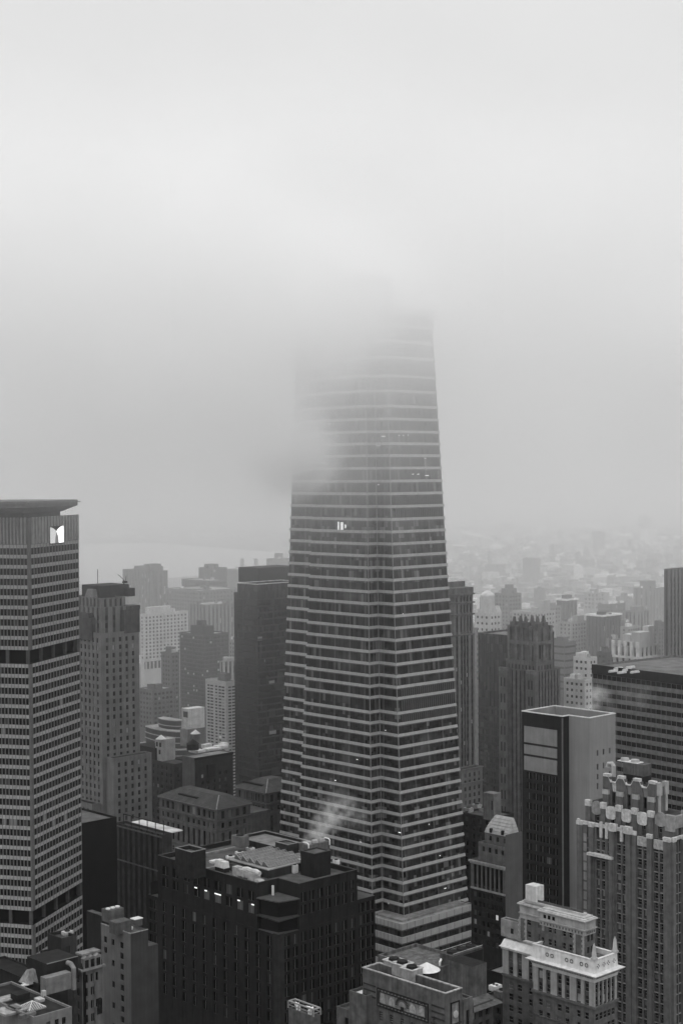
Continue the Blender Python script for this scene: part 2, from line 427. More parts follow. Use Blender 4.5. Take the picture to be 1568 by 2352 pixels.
# the low cloud that swallows the top of the tall tower
def cloud(name, box, code, loc_label=None):
    m, nt, pv = volume(name + '_vapour', 0)
    return m, nt, pv
m, nt, pv = volume('low_cloud_vapour', 0, 1.0, .3)
N, L = nt.nodes, nt.links
ge = N.new('ShaderNodeNewGeometry'); sx = N.new('ShaderNodeSeparateXYZ'); L.new(ge.outputs['Position'], sx.inputs[0])
def VM(op, x, y=None, z=None):
    n = N.new('ShaderNodeMath'); n.operation = op
    for k, q in enumerate((x, y, z)):
        if q is None: continue
        if isinstance(q, (int, float)): n.inputs[k].default_value = q
        else: L.new(q, n.inputs[k])
    return n.outputs[0]
def MR(x, a, b, c, d, smooth=True):
    n = N.new('ShaderNodeMapRange'); n.interpolation_type = 'SMOOTHSTEP' if smooth else 'LINEAR'
    L.new(x, n.inputs[0])
    for k, q in enumerate((a, b, c, d)): n.inputs[k + 1].default_value = q
    return n.outputs[0]
nz = N.new('ShaderNodeTexNoise'); nz.inputs['Scale'].default_value = .012; nz.inputs['Detail'].default_value = 3; nz.inputs['Roughness'].default_value = .5
mpn = N.new('ShaderNodeMapping'); mpn.inputs['Location'].default_value = CLOUDSEED; mpn.inputs['Scale'].default_value = (1, .6, 1.25)
L.new(ge.outputs['Position'], mpn.inputs['Vector']); L.new(mpn.outputs[0], nz.inputs['Vector'])
z = sx.outputs[2]
base = VM('MULTIPLY', VM('MINIMUM', VM('MULTIPLY', VM('EXPONENT', VM('DIVIDE', VM('SUBTRACT', z, 263.0), CL[1])), CL[0]), CL[2]), MR(z, 196, 262, 0, 1))
base = VM('ADD', base, MR(z, 110, 235, 0, VEIL))
wob = MR(nz.outputs[0], .34, .66, .35, 1.65)
side = MR(sx.outputs[0], -12, 32, 1.05, .7)
dens = VM('MULTIPLY', VM('MULTIPLY', base, wob), side)
def puff(px, py, D, r, amp, sq=1.0):
    """a denser lump of cloud"""
    global dens
    c = pt(px, py, D)
    vs = N.new('ShaderNodeVectorMath'); vs.operation = 'SUBTRACT'; L.new(ge.outputs['Position'], vs.inputs[0]); vs.inputs[1].default_value = c
    vm = N.new('ShaderNodeVectorMath'); vm.operation = 'MULTIPLY'; L.new(vs.outputs[0], vm.inputs[0]); vm.inputs[1].default_value = (1, 1, sq)
    vl = N.new('ShaderNodeVectorMath'); vl.operation = 'LENGTH'; L.new(vm.outputs[0], vl.inputs[0])
    d = VM('ADD', vl.outputs['Value'], VM('MULTIPLY', VM('SUBTRACT', nz.outputs[0], .5), r * 1.6))
    dens = VM('ADD', dens, MR(d, r * .25, r, amp, 0))
ed = VM('MULTIPLY', MR(sx.outputs[1], 330, 520, 0, 1), MR(sx.outputs[1], 850, 1150, 1, 0))
ed = VM('MULTIPLY', ed, VM('MULTIPLY', MR(sx.outputs[0], -620, -380, 0, 1), MR(sx.outputs[0], 380, 620, 1, 0)))
ed = VM('MULTIPLY', ed, MR(z, CL[3], CL[4], 1, 0))
dens = VM('MULTIPLY', dens, ed)
L.new(dens, pv.inputs['Density'])
mb = MB(); mb.box(-625, 625, 325, 1155, 109, CL[4] + 1)
tag(mb.build('low_cloud', [m]), kind='stuff')
m.cycles.volume_step_rate = CLOUDSTEP

# thicker wisps clinging to the left side of the tall tower
m, nt, pv = volume('cloud_wisp_vapour', 0, 1.0, -.25); N, L = nt.nodes, nt.links
ge = N.new('ShaderNodeNewGeometry'); nz = N.new('ShaderNodeTexNoise'); nz.inputs['Scale'].default_value = .05; nz.inputs['Detail'].default_value = 4
L.new(ge.outputs['Position'], nz.inputs['Vector'])
dens = VM('ADD', 0.0, 0.0)
wz = MR(nz.outputs[0], .36, .62, .25, 1.5)
for q in PUFFS: puff(*q)
L.new(VM('MULTIPLY', dens, wz), pv.inputs['Density']); m.cycles.volume_step_rate = .4
mb = MB(); mb.box(-62, 60, 580, 668, 222, 372)
tag(mb.build('cloud_wisp', [m]), kind='stuff')
# ================================================================== the tall tapering tower that vanishes in cloud
tall = Bld('tapering_tower', 'tall tapering glass tower with pale floor bands, its top dissolving in low cloud', 'skyscraper', 918, 1805, 660)
def tower_levels():
    out = []
    for (py, c, D, r, v, k, st, le) in ((1805, 918, 660, 1054.5, 874, 851.6, 693, 649.5), (1190, 898.6, 664, 1019, 865, 844, 718, 668)):
        P = pt(c, py, D)
        def sol(P0, v, px):
            kk = (px - PW / 2) / FOC; d = P0 - CAM
            return (kk * d.dot(FWD) - d.dot(RGT)) / (v.dot(RGT) - kk * v.dot(FWD))
        wr = sol(P, tall.ux, r); n1 = sol(P, tall.uy, v)
        V = P + tall.uy * n1; n2 = sol(V, -tall.ux, k)
        K = V - tall.ux * n2; m1 = sol(K, tall.uy, st)
        S = K + tall.uy * m1 + tall.ux * 4; m2 = sol(S, tall.uy, le)
        o = P - tall.C; ox, oy = o.dot(tall.ux), o.dot(tall.uy)
        dep = n1 + m1 + m2
        pl = [(0, 0), (wr, 0), (wr, dep), (-n2 + 4, dep), (-n2 + 4, n1 + m1), (-n2, n1 + m1), (-n2, n1), (0, n1)]
        out.append((P.z, [(x + ox, y + oy) for x, y in pl]))
    return out
TL = tower_levels()
def tower_plan(z, d=0.0):
    (z0, a), (z1, b) = TL; t = (z - z0) / (z1 - z0)
    p = [(x0 + (x1 - x0) * t, y0 + (y1 - y0) * t) for (x0, y0), (x1, y1) in zip(a, b)]
    return offset(p, d) if d else p
def tower_z(py):
    z = tall.H
    for _ in range(6):
        x, y = tower_plan(z)[0]; z = tall.zat(py, x, y)
    return z
TB = [746, 781, 819.4, 862, 897, 932, 961.5, 990.7, 1018.5, 1046, 1075, 1105, 1134, 1163.5, 1193, 1222]
TB += [1222 + 27.67 * k for k in range(1, 12)]
TB += [1554, 1579, 1605, 1639, 1664, 1690, 1717, 1743, 1769.5, 1794, 1821, 1847, 1872, 1898, 1924.6, 1949.6, 1974.5, 1999, 2029, 2055, 2080]
TB += [2107 + 26.5 * k for k in range(0, 4)]
TB += [2215 + 30 * k for k in range(6)]
TZ = [tower_z(p) for p in TB]
SPAN = stone('glazed_terracotta', .44, .10, .5, .5)
TRIM = stone('spandrel_trim_line', .2, .1)
gl = curtain('tower_glass', .019, .06, 1.55, 9.3, amp=1.5)
louv = {2, 3, 12, 13, 28, 29, 30}
LOUVB = stone('louvre_void', .012, .2)
for i in range(len(TZ) - 1):
    zt, zb = TZ[i], TZ[i + 1]
    h = 1.2
    mb = MB()
    mb.ring(tower_plan(zt - h * .5, .05), tower_plan(zt - h * .5, .42), zt - h * .5, zt + h * .5, 0, tower_plan(zt + h * .5, .05), tower_plan(zt + h * .5, .30))
    sp = tall.part('spandrel', mb, [SPAN])
    a = zt - h * .5 - .42; mb = MB(); mb.ring(tower_plan(a, .05), tower_plan(a, .25), a, a + .16)
    mb.build('trim_line', [TRIM], sp)
    mb = MB(); mb.prism(tower_plan(zb), zb, zt, tower_plan(zt), top=(i == 0))
    tall.part('glass_band', mb, [gl])
    if i in louv:
        mb = MB(); z0, z1 = zb + h * .5, zt - h * .5 - .45
        p0, p1 = tower_plan(z0), tower_plan(z1)
        x0, x1 = p0[0][0] + 1.8, p0[1][0] - 1.0
        y0, y1 = p0[0][1] - .12, p1[0][1] - .12
        mb.poly([(x0, y0, z0), (x1, y0, z0), (x1 - .4, y1, z1), (x0 + .2, y1, z1)], 1)
        n = 26
        for k in range(n):
            xx = x0 + .5 + (x1 - x0 - 1.4) * k / (n - 1)
            mb.prism([(xx, y0 - .3), (xx + .5, y0 - .3), (xx + .5, y0 + .02), (xx, y0 + .02)], z0, z1, [(xx, y1 - .3), (xx + .5, y1 - .3), (xx + .5, y1 + .02), (xx, y1 + .02)], 0)
        tall.part('louvre', mb, [stone('louvre_blade', .17 if i < 20 else .05, .15), LOUVB])
# thin bright mullions at the folded corners
for c in (0, 6, 7):
    mb = MB(); zb, zt = TZ[-1], TZ[0]
    q0, q1 = tower_plan(zb, .16)[c], tower_plan(zt, .16)[c]; r = .16
    sq = lambda q: [(q[0] - r, q[1] - r), (q[0] + r, q[1] - r), (q[0] + r, q[1] + r), (q[0] - r, q[1] + r)]
    mb.prism(sq(q0), zb, zt, sq(q1)); tall.part('corner_mullion', mb, [stone('corner_mullion_metal', .3, .1)])
# crown: finned glass screen, higher core block behind it
zt = TZ[0]; p = tower_plan(zt)
CR = stone('crown_glass_fins', .3, .2)
zc = tower_z(716)
mb = MB(); mb.prism(p, zt, zc, tower_plan(zc), top=True); tall.part('crown', mb, [gl])
mb = MB(); pc = tower_plan(zc, .35); n = 24
for k in range(n + 1):
    a, b_ = Vector(p[0]), Vector(p[1]); q = a.lerp(b_, k / n); mb.box(q.x - .15, q.x + .15, q.y - .45, q.y - .02, zt + .7, zc + 2.2)
for k in range(n + 1):
    a, b_ = Vector(p[6]), Vector(p[5]); q = a.lerp(b_, k / n); mb.box(q.x - .45, q.x - .02, q.y - .15, q.y + .15, zt + .7, zc + 2.2)
tall.part('crown_fin', mb, [CR], kind='stuff')
mb = MB(); pb = tower_plan(zc, -7); pb[0] = (pb[0][0] - 2, pb[0][1]); w = pb[1][0] - pb[0][0]
mb.box(pb[0][0] + .5, pb[0][0] + w * .48, pb[0][1] + 2, pb[2][1] - 3, zc, zc + 17); mb.box(pb[0][0] + w * .48, pb[1][0] - 6, pb[0][1] + 6, pb[2][1] - 8, zc, zc + 9)
tall.part('core', mb, [stone('core_cladding', .1, .3)])
# glints of light left on behind the glass
def tower_light(px, py, w=.9, h=.35):
    """a lit ceiling fitting just behind the glass line, on whichever face carries this point"""
    for z_try in [1]:
        best = None
        d = ray(px, py); 
        lo, hi = 640.0, 720.0
        # walk along the line of sight until it enters the plan
        D = 640.0
        while D < 740:
            P = CAM + d * (D / d.y); q = P - Vector((tall.C.x, tall.C.y, 0)); x, y = q.dot(tall.ux), q.dot(tall.uy)
            pl = tower_plan(P.z, .1); ins = False; n = len(pl)
            for i in range(n):
                (xa, ya), (xb, yb) = pl[i], pl[(i + 1) % n]
                if (ya > y) != (yb > y) and x < (xb - xa) * (y - ya) / (yb - ya) + xa: ins = not ins
            if ins: return x, y, P.z
            D += .1
    return None
lights = [(820, 1745), (770, 1793), (885, 1678, .4), (918, 1913, 1.6), (828, 1935, 1.0), (1068, 1948, .6), (1010, 1966, .5), (892, 2076, .5), (941, 2078, .8),
          (1022, 2041, 1.2), (985, 1894, .4), (745, 975, .8), (757, 973, .8), (720, 1003, 1.6), (880, 1002, 2.0), (916, 1000, .5), (926, 1000, .5), (937, 999, .5),
          (868, 1024, 3), (976, 1052, 1.4), (948, 1089, 1.0), (960, 1089, 1.2), (980, 1092, 2.2), (869, 1113, .6), (712, 1270, .4), (852, 1385, .4), (925, 1410, .5)]
for q in lights:
    r = tower_light(q[0], q[1]); w = q[2] if len(q) > 2 else .8
    if r:
        x, y, z = r; mb = MB(); mb.box(x - w / 2, x + w / 2, y - w / 2, y + w / 2, z - .16, z + .16) if False else None
        onR = abs(y - tower_plan(z)[0][1]) < 1.0 and x > tower_plan(z)[0][0]
        mb = MB()
        if onR: mb.box(x - w / 2, x + w / 2, y - .1, y + .05, z - .15, z + .15)
        else: mb.box(x - .1, x + .05, y - w / 2, y + w / 2, z - .15, z + .15)
        tall.part('lit_fitting', mb, [SPARK])
for dx, w, h in ((0, .9, 4.0), (8, 1.6, 3.6), (16, .8, 1.6)):     # the bright double-height room
    r = tower_light(777 + dx, 1209)
    if r:
        x, y, z = r; mb = MB(); mb.box(x - .1, x + .05, y - w / 2, y + w / 2, z - h / 2, z + h / 2); tall.part('lit_room', mb, [lamp_mat('lit_hall', 1, .8)])

# ---- podium of the tower: a thing of its own block
pod = Bld('podium_block', 'low banded podium block with a pale flat roof at the tapering tower foot', 'building', 923, 2123, 647, 846, 1084.5)
pw, pl = pod.wr, pod.wl; base = [(0, 0), (pw, 0), (pw, pl), (0, pl)]
SPP = stone('podium_panel', .42, .12, .4, .6)
zs = [pod.zat(2123 + 31 * k) for k in range(9)]
for k in range(8):
    zt, zb = zs[k], zs[k + 1]; h = (zt - zb) * .46
    mb = MB(); mb.ring(offset(base, .02), offset(base, .5), zt - h, zt, 0)
    for side in (0, 1):
        n = 9
        for j in range(n):
            a = (j + .5) * (pw if side == 0 else pl) / n
            (mb.box(a - .08, a + .08, -.56, -.4, zt - h + .05, zt - .05, 1) if side == 0 else mb.box(-.56, -.4, a - .08, a + .08, zt - h + .05, zt - .05, 1))
    mb.ring(offset(base, .02), offset(base, .3), zt - h - .5, zt - h - .3, 1)
    pod.part('spandrel', mb, [SPP, TRIM])
    mb = MB(); mb.prism(base, zb, zt, top=False); pod.part('glass_band', mb, [curtain('podium_glass', .012, .03, 1.5, 7)])
mb = MB(); mb.prism(base, 0, zs[8]); mb.poly([(x, y, zs[0] - .35) for x, y in base]); pod.part('roof', mb, [stone('podium_roof', .34, .3, .3, streak=0)])
mb = MB(); mb.prism(offset(base, -2.2), zs[0] - .3, zs[0] + .5); pod.part('planter', mb, [stone('podium_step', .3, .3)])

# ================================================================== grid-fronted tower with the glowing emblem
met = Bld('office_tower', 'grid fronted office tower with a glowing emblem under its overhanging flat top', 'skyscraper', 65, 1191, 540, None, 180, wl=34, ang=74.8,
          wall=[stone('precast_fin', .21, .15, .5), stone('precast_panel', .23, .15)], glass=pane('tower_pane', .008, .013, .025, .06, cut=(.7, .93, .98)))
fh = 23.5 / FOC * 540
zr = met.zat(1251); mech = []
cR = [(1.7 + (met.wr - 2.0) * (k + .5) / 16 - .9, 1.7 + (met.wr - 2.0) * (k + .5) / 16 + .9) for k in range(16)]
cL = [(.5 + 1.32 * (k + .5) - .47, .5 + 1.32 * (k + .5) + .47) for k in range(11)]
segs = [(1251, 10), (1526, 24), (2126, 11)]
PAN = stone('precast_spandrel', .40, .18, .9)
for (py, n) in segs:
    z1 = met.zat(py); z0 = z1 - n * fh - (fh * .38)
    rs = [(z1 - fh * (k + 1), z1 - fh * k - fh * .38) for k in range(n)][::-1]
    for side, cs, ln in (('R', cR, met.wr), ('L', cL, 34.0)):
        met.facade(side, 0, 0, ln, z0, z1, cs, rs, .16 if side == 'R' else .25)
    for k in range(n + 1):
        mb = MB(); zt = z1 - fh * k - .06; zb = zt - fh * .38 + .12
        for a, b in cR: mb.box(a - .06, b + .06, -.1, .02, zb, zt)
        met.part('spandrel', mb, [PAN]); mb = MB()
        for a, b in cL: mb.box(-.16, .02, a - .05, b + .05, zb, zt)
        met.part('spandrel', mb, [PAN])
W = met.W
# ribbed blind storey under the roof
z1, z0 = met.H, met.zat(1251)
met.facade('R', 0, 0, met.wr, z0, z1, [], []); met.facade('L', 0, 0, 34, z0, z1, [], [])
mb = MB()
for a, b in cR: mb.box(a + .2, b - .2, -.5, .02, z0 + .1, z1 + .35)
for a, b in cL: mb.box(-.5, .02, a + .2, b - .2, z0 + .1, z1 + .35)
met.part('rib', mb, [stone('precast_rib', .34, .2)], 'stuff')
# open plant floors
for pa, pb_ in ((1526 - 33, 1526), (2126 - 27, 2126)):
    zt = met.zat(pa); zb = met.zat(pb_)
    zt = max(zt, zb + 1)
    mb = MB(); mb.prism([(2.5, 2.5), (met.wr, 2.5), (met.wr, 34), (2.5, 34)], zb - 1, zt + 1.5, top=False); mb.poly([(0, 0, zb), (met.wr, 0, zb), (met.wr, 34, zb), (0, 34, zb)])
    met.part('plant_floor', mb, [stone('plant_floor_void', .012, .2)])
    for k in range(5):
        mb = MB(); x = .3 + (met.wr - 1.5) * k / 4; mb.box(x, x + .8, .5, 1.6, zb, zt + .6); met.part('column', mb, [stone('plant_column', .13, .2)])
    for k in range(1, 4):
        mb = MB(); y = k * 8.2; mb.box(.4, 1.4, y, y + 1.1, zb, zt + .6); met.part('column', mb, [stone('plant_column', .13, .2)])
W.prism([(met.wr, .02), (met.wr, 34), (0.02, 34)], 0, met.H, top=False)
met.Rf.poly([(0, 0, met.H), (met.wr, 0, met.H), (met.wr, 34, met.H), (0, 34, met.H)])
met.lit = [(12, 1683, LITDIM), (144, 1613, LITDIM), (105, 1880, LITDIM), (146, 1872, LITDIM), (120, 1885, LITDIM), (30, 1890, LITDIM), (38, 1892, LITDIM), (13, 1888, LITDIM)]
zp = met.zat(1174)
mb = MB(); mb.box(2, met.wr - 9, 3, 40, met.H, zp + 1.5); met.part('penthouse', mb, [stone('penthouse_dark', .10, .3)])
mb = MB(); zs0 = met.zat(1175); zs1 = met.zat(1151)
xe = met.xat(170, -1, 0, met.zat(1160)); r0 = [(-2, 1.5), (xe - 5, 1.5), (xe - 3, 12), (xe - 7, 40), (-2, 40)]; r1 = offset(r0, 4.2)
mb.prism(r0, zs0 - .6, zs0 + 1.4, r1, 0); mb.prism(offset(r1, .3), zs0 + 1.42, zs1, None, 1); mb.ring(offset(r1, .3), offset(r1, 1.2), zs1 - .9, zs1 - .6, 1)
met.part('helipad_roof', mb, [stone('soffit', .16, .2), stone('helipad_edge', .22, .25)])
mb = MB(); x = met.wr * .33
for k in range(7): mb.box(met.wr * .72 + k * .8 - 3, met.wr * .72 + k * .8 - 2.9, 6, 6.2, met.H, met.H + 3.2 + (k % 3))
met.part('mast', mb, [MIDM])
# the emblem: two lit petals and the darker lens where they cross
emb = empty('emblem_sign', met.P(0, 0, 0), met.a); emb.parent = None
def emblem():
    xa, xb = met.xat(111.5, z=met.zat(1226)), met.xat(141.5, z=met.zat(1226)); za, zb = met.zat(1247, (xa + xb) / 2), met.zat(1208.5, (xa + xb) / 2)
    tr = lambda u, v: (xa + (xb - xa) * u, za + (zb - za) * v)
    Lp = [(0, 0), (.345, 0), (.35, .12), (.375, .35), (.42, .54), (.47, .68), (.38, .77), (.25, .87), (.12, .93), (0, .96)]
    Rp = [(.63, 0), (1, 0), (1, 1), (.82, .965), (.68, .89), (.56, .80), (.47, .68), (.53, .56), (.595, .4), (.625, .2)]
    Mp = [(.355, 0), (.62, 0), (.615, .2), (.585, .4), (.525, .55), (.47, .665), (.425, .53), (.382, .35), (.36, .12)]
    for nm, P, mt, f in (('emblem_petal', Lp, lamp_mat('petal_grey', .62, 1.0), -.75), ('emblem_petal', Rp, lamp_mat('petal_white', 1, 1.6), -.78), ('emblem_lens', Mp, lamp_mat('petal_lens', .16, 1.0), -.72)):
        mb = MB(); q = [tr(u, v) for u, v in P]; n = len(q)
        mb.poly([(x, f, z) for x, z in q])
        for i in range(n):
            (x0, z0), (x1, z1) = q[i], q[(i + 1) % n]; mb.poly([(x0, f, z0), (x1, f, z1), (x1, f + .25, z1), (x0, f + .25, z0)])
        met.part(nm, mb, [mt])
    mb = MB(); mb.box(xa - .25, xb + .25, -.6, -.45, za - .3, zb + .05); met.part('emblem_back', mb, [DARK])
bpy.data.objects.remove(emb)
emblem()
met.finish()
# ================================================================== black gridded block with the saw-tooth skylight
BLK = stone('black_granite', .024, .3, .3, .6)
blk = Bld('black_office_block', 'black granite office block with a notched corner and saw toothed skylight on its roof', 'building', 638.5, 2043, 474, None, 820, wl=100,
          wall=[BLK, stone('black_spandrel', .02, .3)], glass=pane('black_glint_pane', .003, .006, .03, .07, spec=.14, rough=.25, cut=(.62, .9, .97)))  # the few paler panes are window glints put into the colour
bz = blk.H
nx = blk.xat(686.5); ny = blk.yat(590.5); yl = ny + (blk.yat(362, 0, ny) - ny)
zn = blk.zat(2150); zsh = blk.zat(2120)
BR = lambda v1, v0: [(v1 - 3.9 * (k + 1) + .55, v1 - 3.9 * k - .35) for k in range(int((v1 - v0) / 3.9))][::-1]
def bay_cols(a, b, n, w): 
    p = (b - a) / n
    return [(a + p * (k + .5) - w / 2, a + p * (k + .5) + w / 2) for k in range(n)]
top_rows = BR(bz - 2.6, zn)
blk.facade('R', 0, nx, blk.wr, zn, bz, [(blk.xat(a_, 0, nx), blk.xat(b_, 0, nx)) for a_, b_ in ((691, 704), (710, 723), (729, 742), (748, 760), (767, 779), (786, 797), (804, 813))], top_rows, .32, 'split', .1, 0, 0)
blk.facade('L', 0, ny, yl, zn, bz, [(blk.yat(b_, 0, ny), blk.yat(a_, 0, ny)) for a_, b_ in ((371, 386), (395, 409), (420.5, 435), (444, 458.5), (466, 480.5), (491, 507), (517, 532), (542.5, 557.5), (568, 583))][::-1], top_rows, .32, 'split', .1, 0, 0)
blk.facade('L', nx, 0, ny, zn, bz, [], []); blk.facade('R', ny, 0, nx, zn, bz, [], [])
# shoulders and lower body
zsl = blk.zat(2062, 0, yl); yl2 = blk.yat(339, 0, yl, zsl); zsr = blk.zat(2068, blk.wr, 0); wr2 = blk.xat(861, 0, blk.wr, zsr)
low = BR(zn - .6, blk.zat(2400))
blk.facade('R', 0, 0, blk.wr, 0, zn, bay_cols(1.8, blk.wr - .4, 9, 2.2), low, .32, 'split', .1, 0, 0)
blk.facade('L', 0, 0, yl, 0, zn, bay_cols(1.8, yl - .6, 11, 2.2), low, .32, 'split', .1, 0, 0)
blk.facade('R', -.02, blk.wr, wr2, 0, zsr, bay_cols(blk.wr + .6, wr2 - .6, 3, 2.2), BR(zsr - 1, blk.zat(2400)), .32, 'split', .1, 0, 0)
blk.facade('L', -.02, yl, yl2, 0, zsl, bay_cols(yl + .4, yl2 - .4, 2, 1.9), BR(zsl - 1, blk.zat(2400)), .32, 'split', .1, 0, 0)
dp = yl + 4; W = blk.W
for P_ in ([(blk.wr, 0, zsr), (wr2, 0, zsr), (wr2, dp, zsr), (blk.wr, dp, zsr)], [(0, yl, zsl), (0, yl2, zsl), (40, yl2, zsl), (40, yl, zsl)], [(0, 0, zn), (nx, 0, zn), (nx, ny, zn), (0, ny, zn)]):
    mb = MB(); mb.poly(P_); blk.part('terrace_roof', mb, [ROOF])
out = [(nx, 0), (blk.wr, 0), (blk.wr, yl), (0, yl), (0, ny), (nx, ny)]
W.prism([(wr2, 0), (wr2, dp), (0, dp)], 0, zsr - .02, top=False)
W.prism([(blk.wr, 0.01), (blk.wr, yl), (0, yl)], zsr - 1, bz, top=False)
inn = offset(out, -.55); par = 1.5
for k in range(6):
    j = (k + 1) % 6
    W.poly([(*out[k], bz), (*out[j], bz), (*inn[j], bz), (*inn[k], bz)]); W.poly([(*inn[k], bz), (*inn[j], bz), (*inn[j], bz - par), (*inn[k], bz - par)])
blk.part('roof', (lambda m: (m.poly([(x, y, bz - par) for x, y in inn]), m)[1])(MB()), [stone('black_block_roof', .12, .55, .25, streak=0)])
mb = MB(); mb.ring(offset(out, -.5), offset(out, .06), bz, bz + .12); blk.part('coping', mb, [stone('coping_stone', .085, .3)])
# the glazed bay and terraces in the notch
mb = MB(); zb1 = blk.zat(2068, nx * .4, ny * .4)
mb.prism([(nx * .25, ny * .25), (nx, ny * .1), (nx, ny), (ny * .1 if False else nx * .1, ny)], zn + .02, zb1); blk.part('glazed_bay', mb, [GLASSB])
mb = MB(); mb.prism([(nx * .12, ny * .12), (nx, -.4), (nx, ny), (-.4, ny)], zb1, zb1 + .35); blk.part('bay_canopy', mb, [stone('bay_canopy_metal', .11, .3)])
zb2 = zn + 4.6; mb = MB(); mb.prism([(-.5, -.5), (nx, -.5), (nx, ny), (-.5, ny)], zb2 - .4, zb2); blk.part('terrace_slab', mb, [stone('terrace_metal', .06, .3)])
mb = MB(); mb.box(nx * .55, nx * .55 + .5, ny * .8, ny * .8 + .6, zb1 + .4, zb1 + 3.4); blk.part('flue', mb, [PALE])
mb = MB(); mb.prism([(-.25, -.25), (2.2, -.25), (2.2, .02), (.02, .02), (.02, 2.2), (-.25, 2.2)], 60, zn + .3); blk.part('corner_pier', mb, [stone('granite_pier', .045, .3)])
GLOW = lamp_mat('glowing_office', 1, .028)
blk.lit = [(446, 2078, GLOW), (471, 2078, GLOW), (500, 2084, GLOW), (547, 2090, GLOW), (575, 2097, GLOW)]
blk.finish()
# slim bright ceiling strips seen in the lit storey
for (px, py, w) in ((448, 2067.5, 1.2), (471, 2071.5, 1.1), (500, 2077.5, 3.8), (546.5, 2086.5, 1.1), (579, 2092.5, 1.3)):
    y = blk.yat(px, 0, ny, blk.zat(py, 0, ny + 20)); z = blk.zat(py, 0, y)
    r_ = min(top_rows, key=lambda r: abs(r[1] - z)); z = r_[1] - .28; y = blk.yat(px, 0, ny, z)
    mb = MB(); mb.box(.2, .33, y - w / 2, y + w / 2, z - .17, z + .17); blk.part('strip_light', mb, [SPARK])
zr = bz - par
def rp(px, py, z=None):
    """local x, y of the roof point seen at a pixel"""
    z = zr if z is None else z
    d = ray(px, py); t = (z - CAM.z) / d.z; q = CAM + d * t - Vector((blk.C.x, blk.C.y, 0))
    return q.dot(blk.ux), q.dot(blk.uy)
# saw-tooth skylight on its platform: part of the block
pf = 3.0
a = rp(616, 1997.5, zr + pf); e = rp(501, 1978, zr + pf); f = rp(694, 1971, zr + pf)
x0, y0, x1, y1 = a[0], a[1], f[0], e[1]
mb = MB(); mb.box(x0, x1, y0, y1, zr, zr + pf - .3); blk.part('skylight_base', mb, [stone('skylight_base_wall', .05, .3)])
mb = MB(); mb.ring([(x0 + .9, y0 + .9), (x1 - .5, y0 + .9), (x1 - .5, y1 - .5), (x0 + .9, y1 - .5)], [(x0 - .4, y0 - .4), (x1 + .4, y0 - .4), (x1 + .4, y1 + .4), (x0 - .4, y1 + .4)], zr + pf - .32, zr + pf)
mb.box(x0 + .5, x1, y0 + .5, y1, zr + pf - .32, zr + pf - .1)
blk.part('skylight_curb', mb, [stone('skylight_curb_metal', .34, .25)])
sky_ = empty('skylight', blk.P(0, 0, 0), 0); bpy.data.objects.remove(sky_)
SKG = stone('skylight_glass', .15, .35, .9, .2, streak=0, spec=.6); SKF = stone('skylight_frame', .36, .15)
nt_ = 5; pw_ = (y1 - y0 - 2.6) / nt_
for k in range(nt_):
    ya = y0 + 1.3 + pw_ * k; yb = ya + pw_; yc = yb - pw_ * .28; zz = zr + pf; h = 1.7; xa, xb = x0 + 1.4, x1 - 1.0
    mb = MB()
    mb.poly([(xa, ya, zz), (xb, ya, zz), (xb, yc, zz + h), (xa, yc, zz + h)], 0); mb.poly([(xa, yb, zz), (xb, yb, zz), (xb, yc, zz + h), (xa, yc, zz + h)], 0)
    mb.poly([(xa, ya, zz), (xa, yb, zz), (xa, yc, zz + h)], 2); mb.poly([(xb, ya, zz), (xb, yb, zz), (xb, yc, zz + h)], 2)
    up = .06
    for j in range(15):
        xx = xa + (xb - xa) * j / 14
        mb.tube([(xx, ya, zz + up), (xx, yc, zz + h + up)], .06, 4, 1)
    for tt in (0.02, .5, 1):
        mb.tube([(xa, ya + (yc - ya) * tt, zz + h * tt + up), (xb, ya + (yc - ya) * tt, zz + h * tt + up)], .07, 4, 1)
    mb.tube([(xa - .05, ya, zz + .1), (xa - .05, yc, zz + h)], .12, 4, 1); mb.tube([(xa - .05, yb, zz + .1), (xa - .05, yc, zz + h)], .12, 4, 1)
    blk.part('skylight', mb, [SKG, SKF, stone('skylight_gable', .16, .2)])
# roof blocks of the same building
def roof_box(name, c, l, r, ztop, mats, base=None, par=.5, b=blk, hollow=True):
    """box penthouse: near top corner at pixel c, far ends at pixels l and r"""
    d = ray(*c); t = (ztop - CAM.z) / d.z; q = CAM + d * t - Vector((b.C.x, b.C.y, 0)); x, y = q.dot(b.ux), q.dot(b.uy)
    xb = b.xat(r, y, x, ztop); yb = b.yat(l, x, y, ztop); base = zr if base is None else base
    mb = MB(); o = [(x, y), (xb, y), (xb, yb), (x, yb)]
    mb.prism(o, base, ztop, None, 0, top=not hollow, mt=1)
    if hollow:
        i = offset(o, -.35); mb.ring(i, offset(o, .05), ztop, ztop + .18, 2)
        for k in range(4):
            j = (k + 1) % 4; mb.poly([(*i[k], ztop), (*i[j], ztop), (*i[j], ztop - par), (*i[k], ztop - par)], 0)
        mb.poly([(*p, ztop - par) for p in i], 1)
    b.part(name, mb, mats)
    return x, y, xb, yb
PH3 = [stone('black_brick', .03, .35, .6), stone('penthouse_roof', .13, .5, .4, streak=0), stone('coping_pale', .3, .2)]
roof_box('stair_penthouse', (439.4, 1958.6), 402, 472.5, zr + 8.6, PH3, par=1.2)
roof_box('rear_penthouse', (640, 1948), 541.5, 708, zr + 2.4, [PH3[0], stone('rear_roof', .26, .35, .3, streak=0), PH3[2]], par=.9)
roof_box('lift_penthouse', (661, 1942), 632, 685, zr + 6.2, [stone('lift_brick', .05, .3), PH3[1], PH3[2]], par=.3)
roof_box('plant_penthouse', (722, 1963), 690, 759, zr + 7.6, [stone('plant_wall', .025, .3), PH3[1], stone('plant_coping', .1, .2)], par=.3)
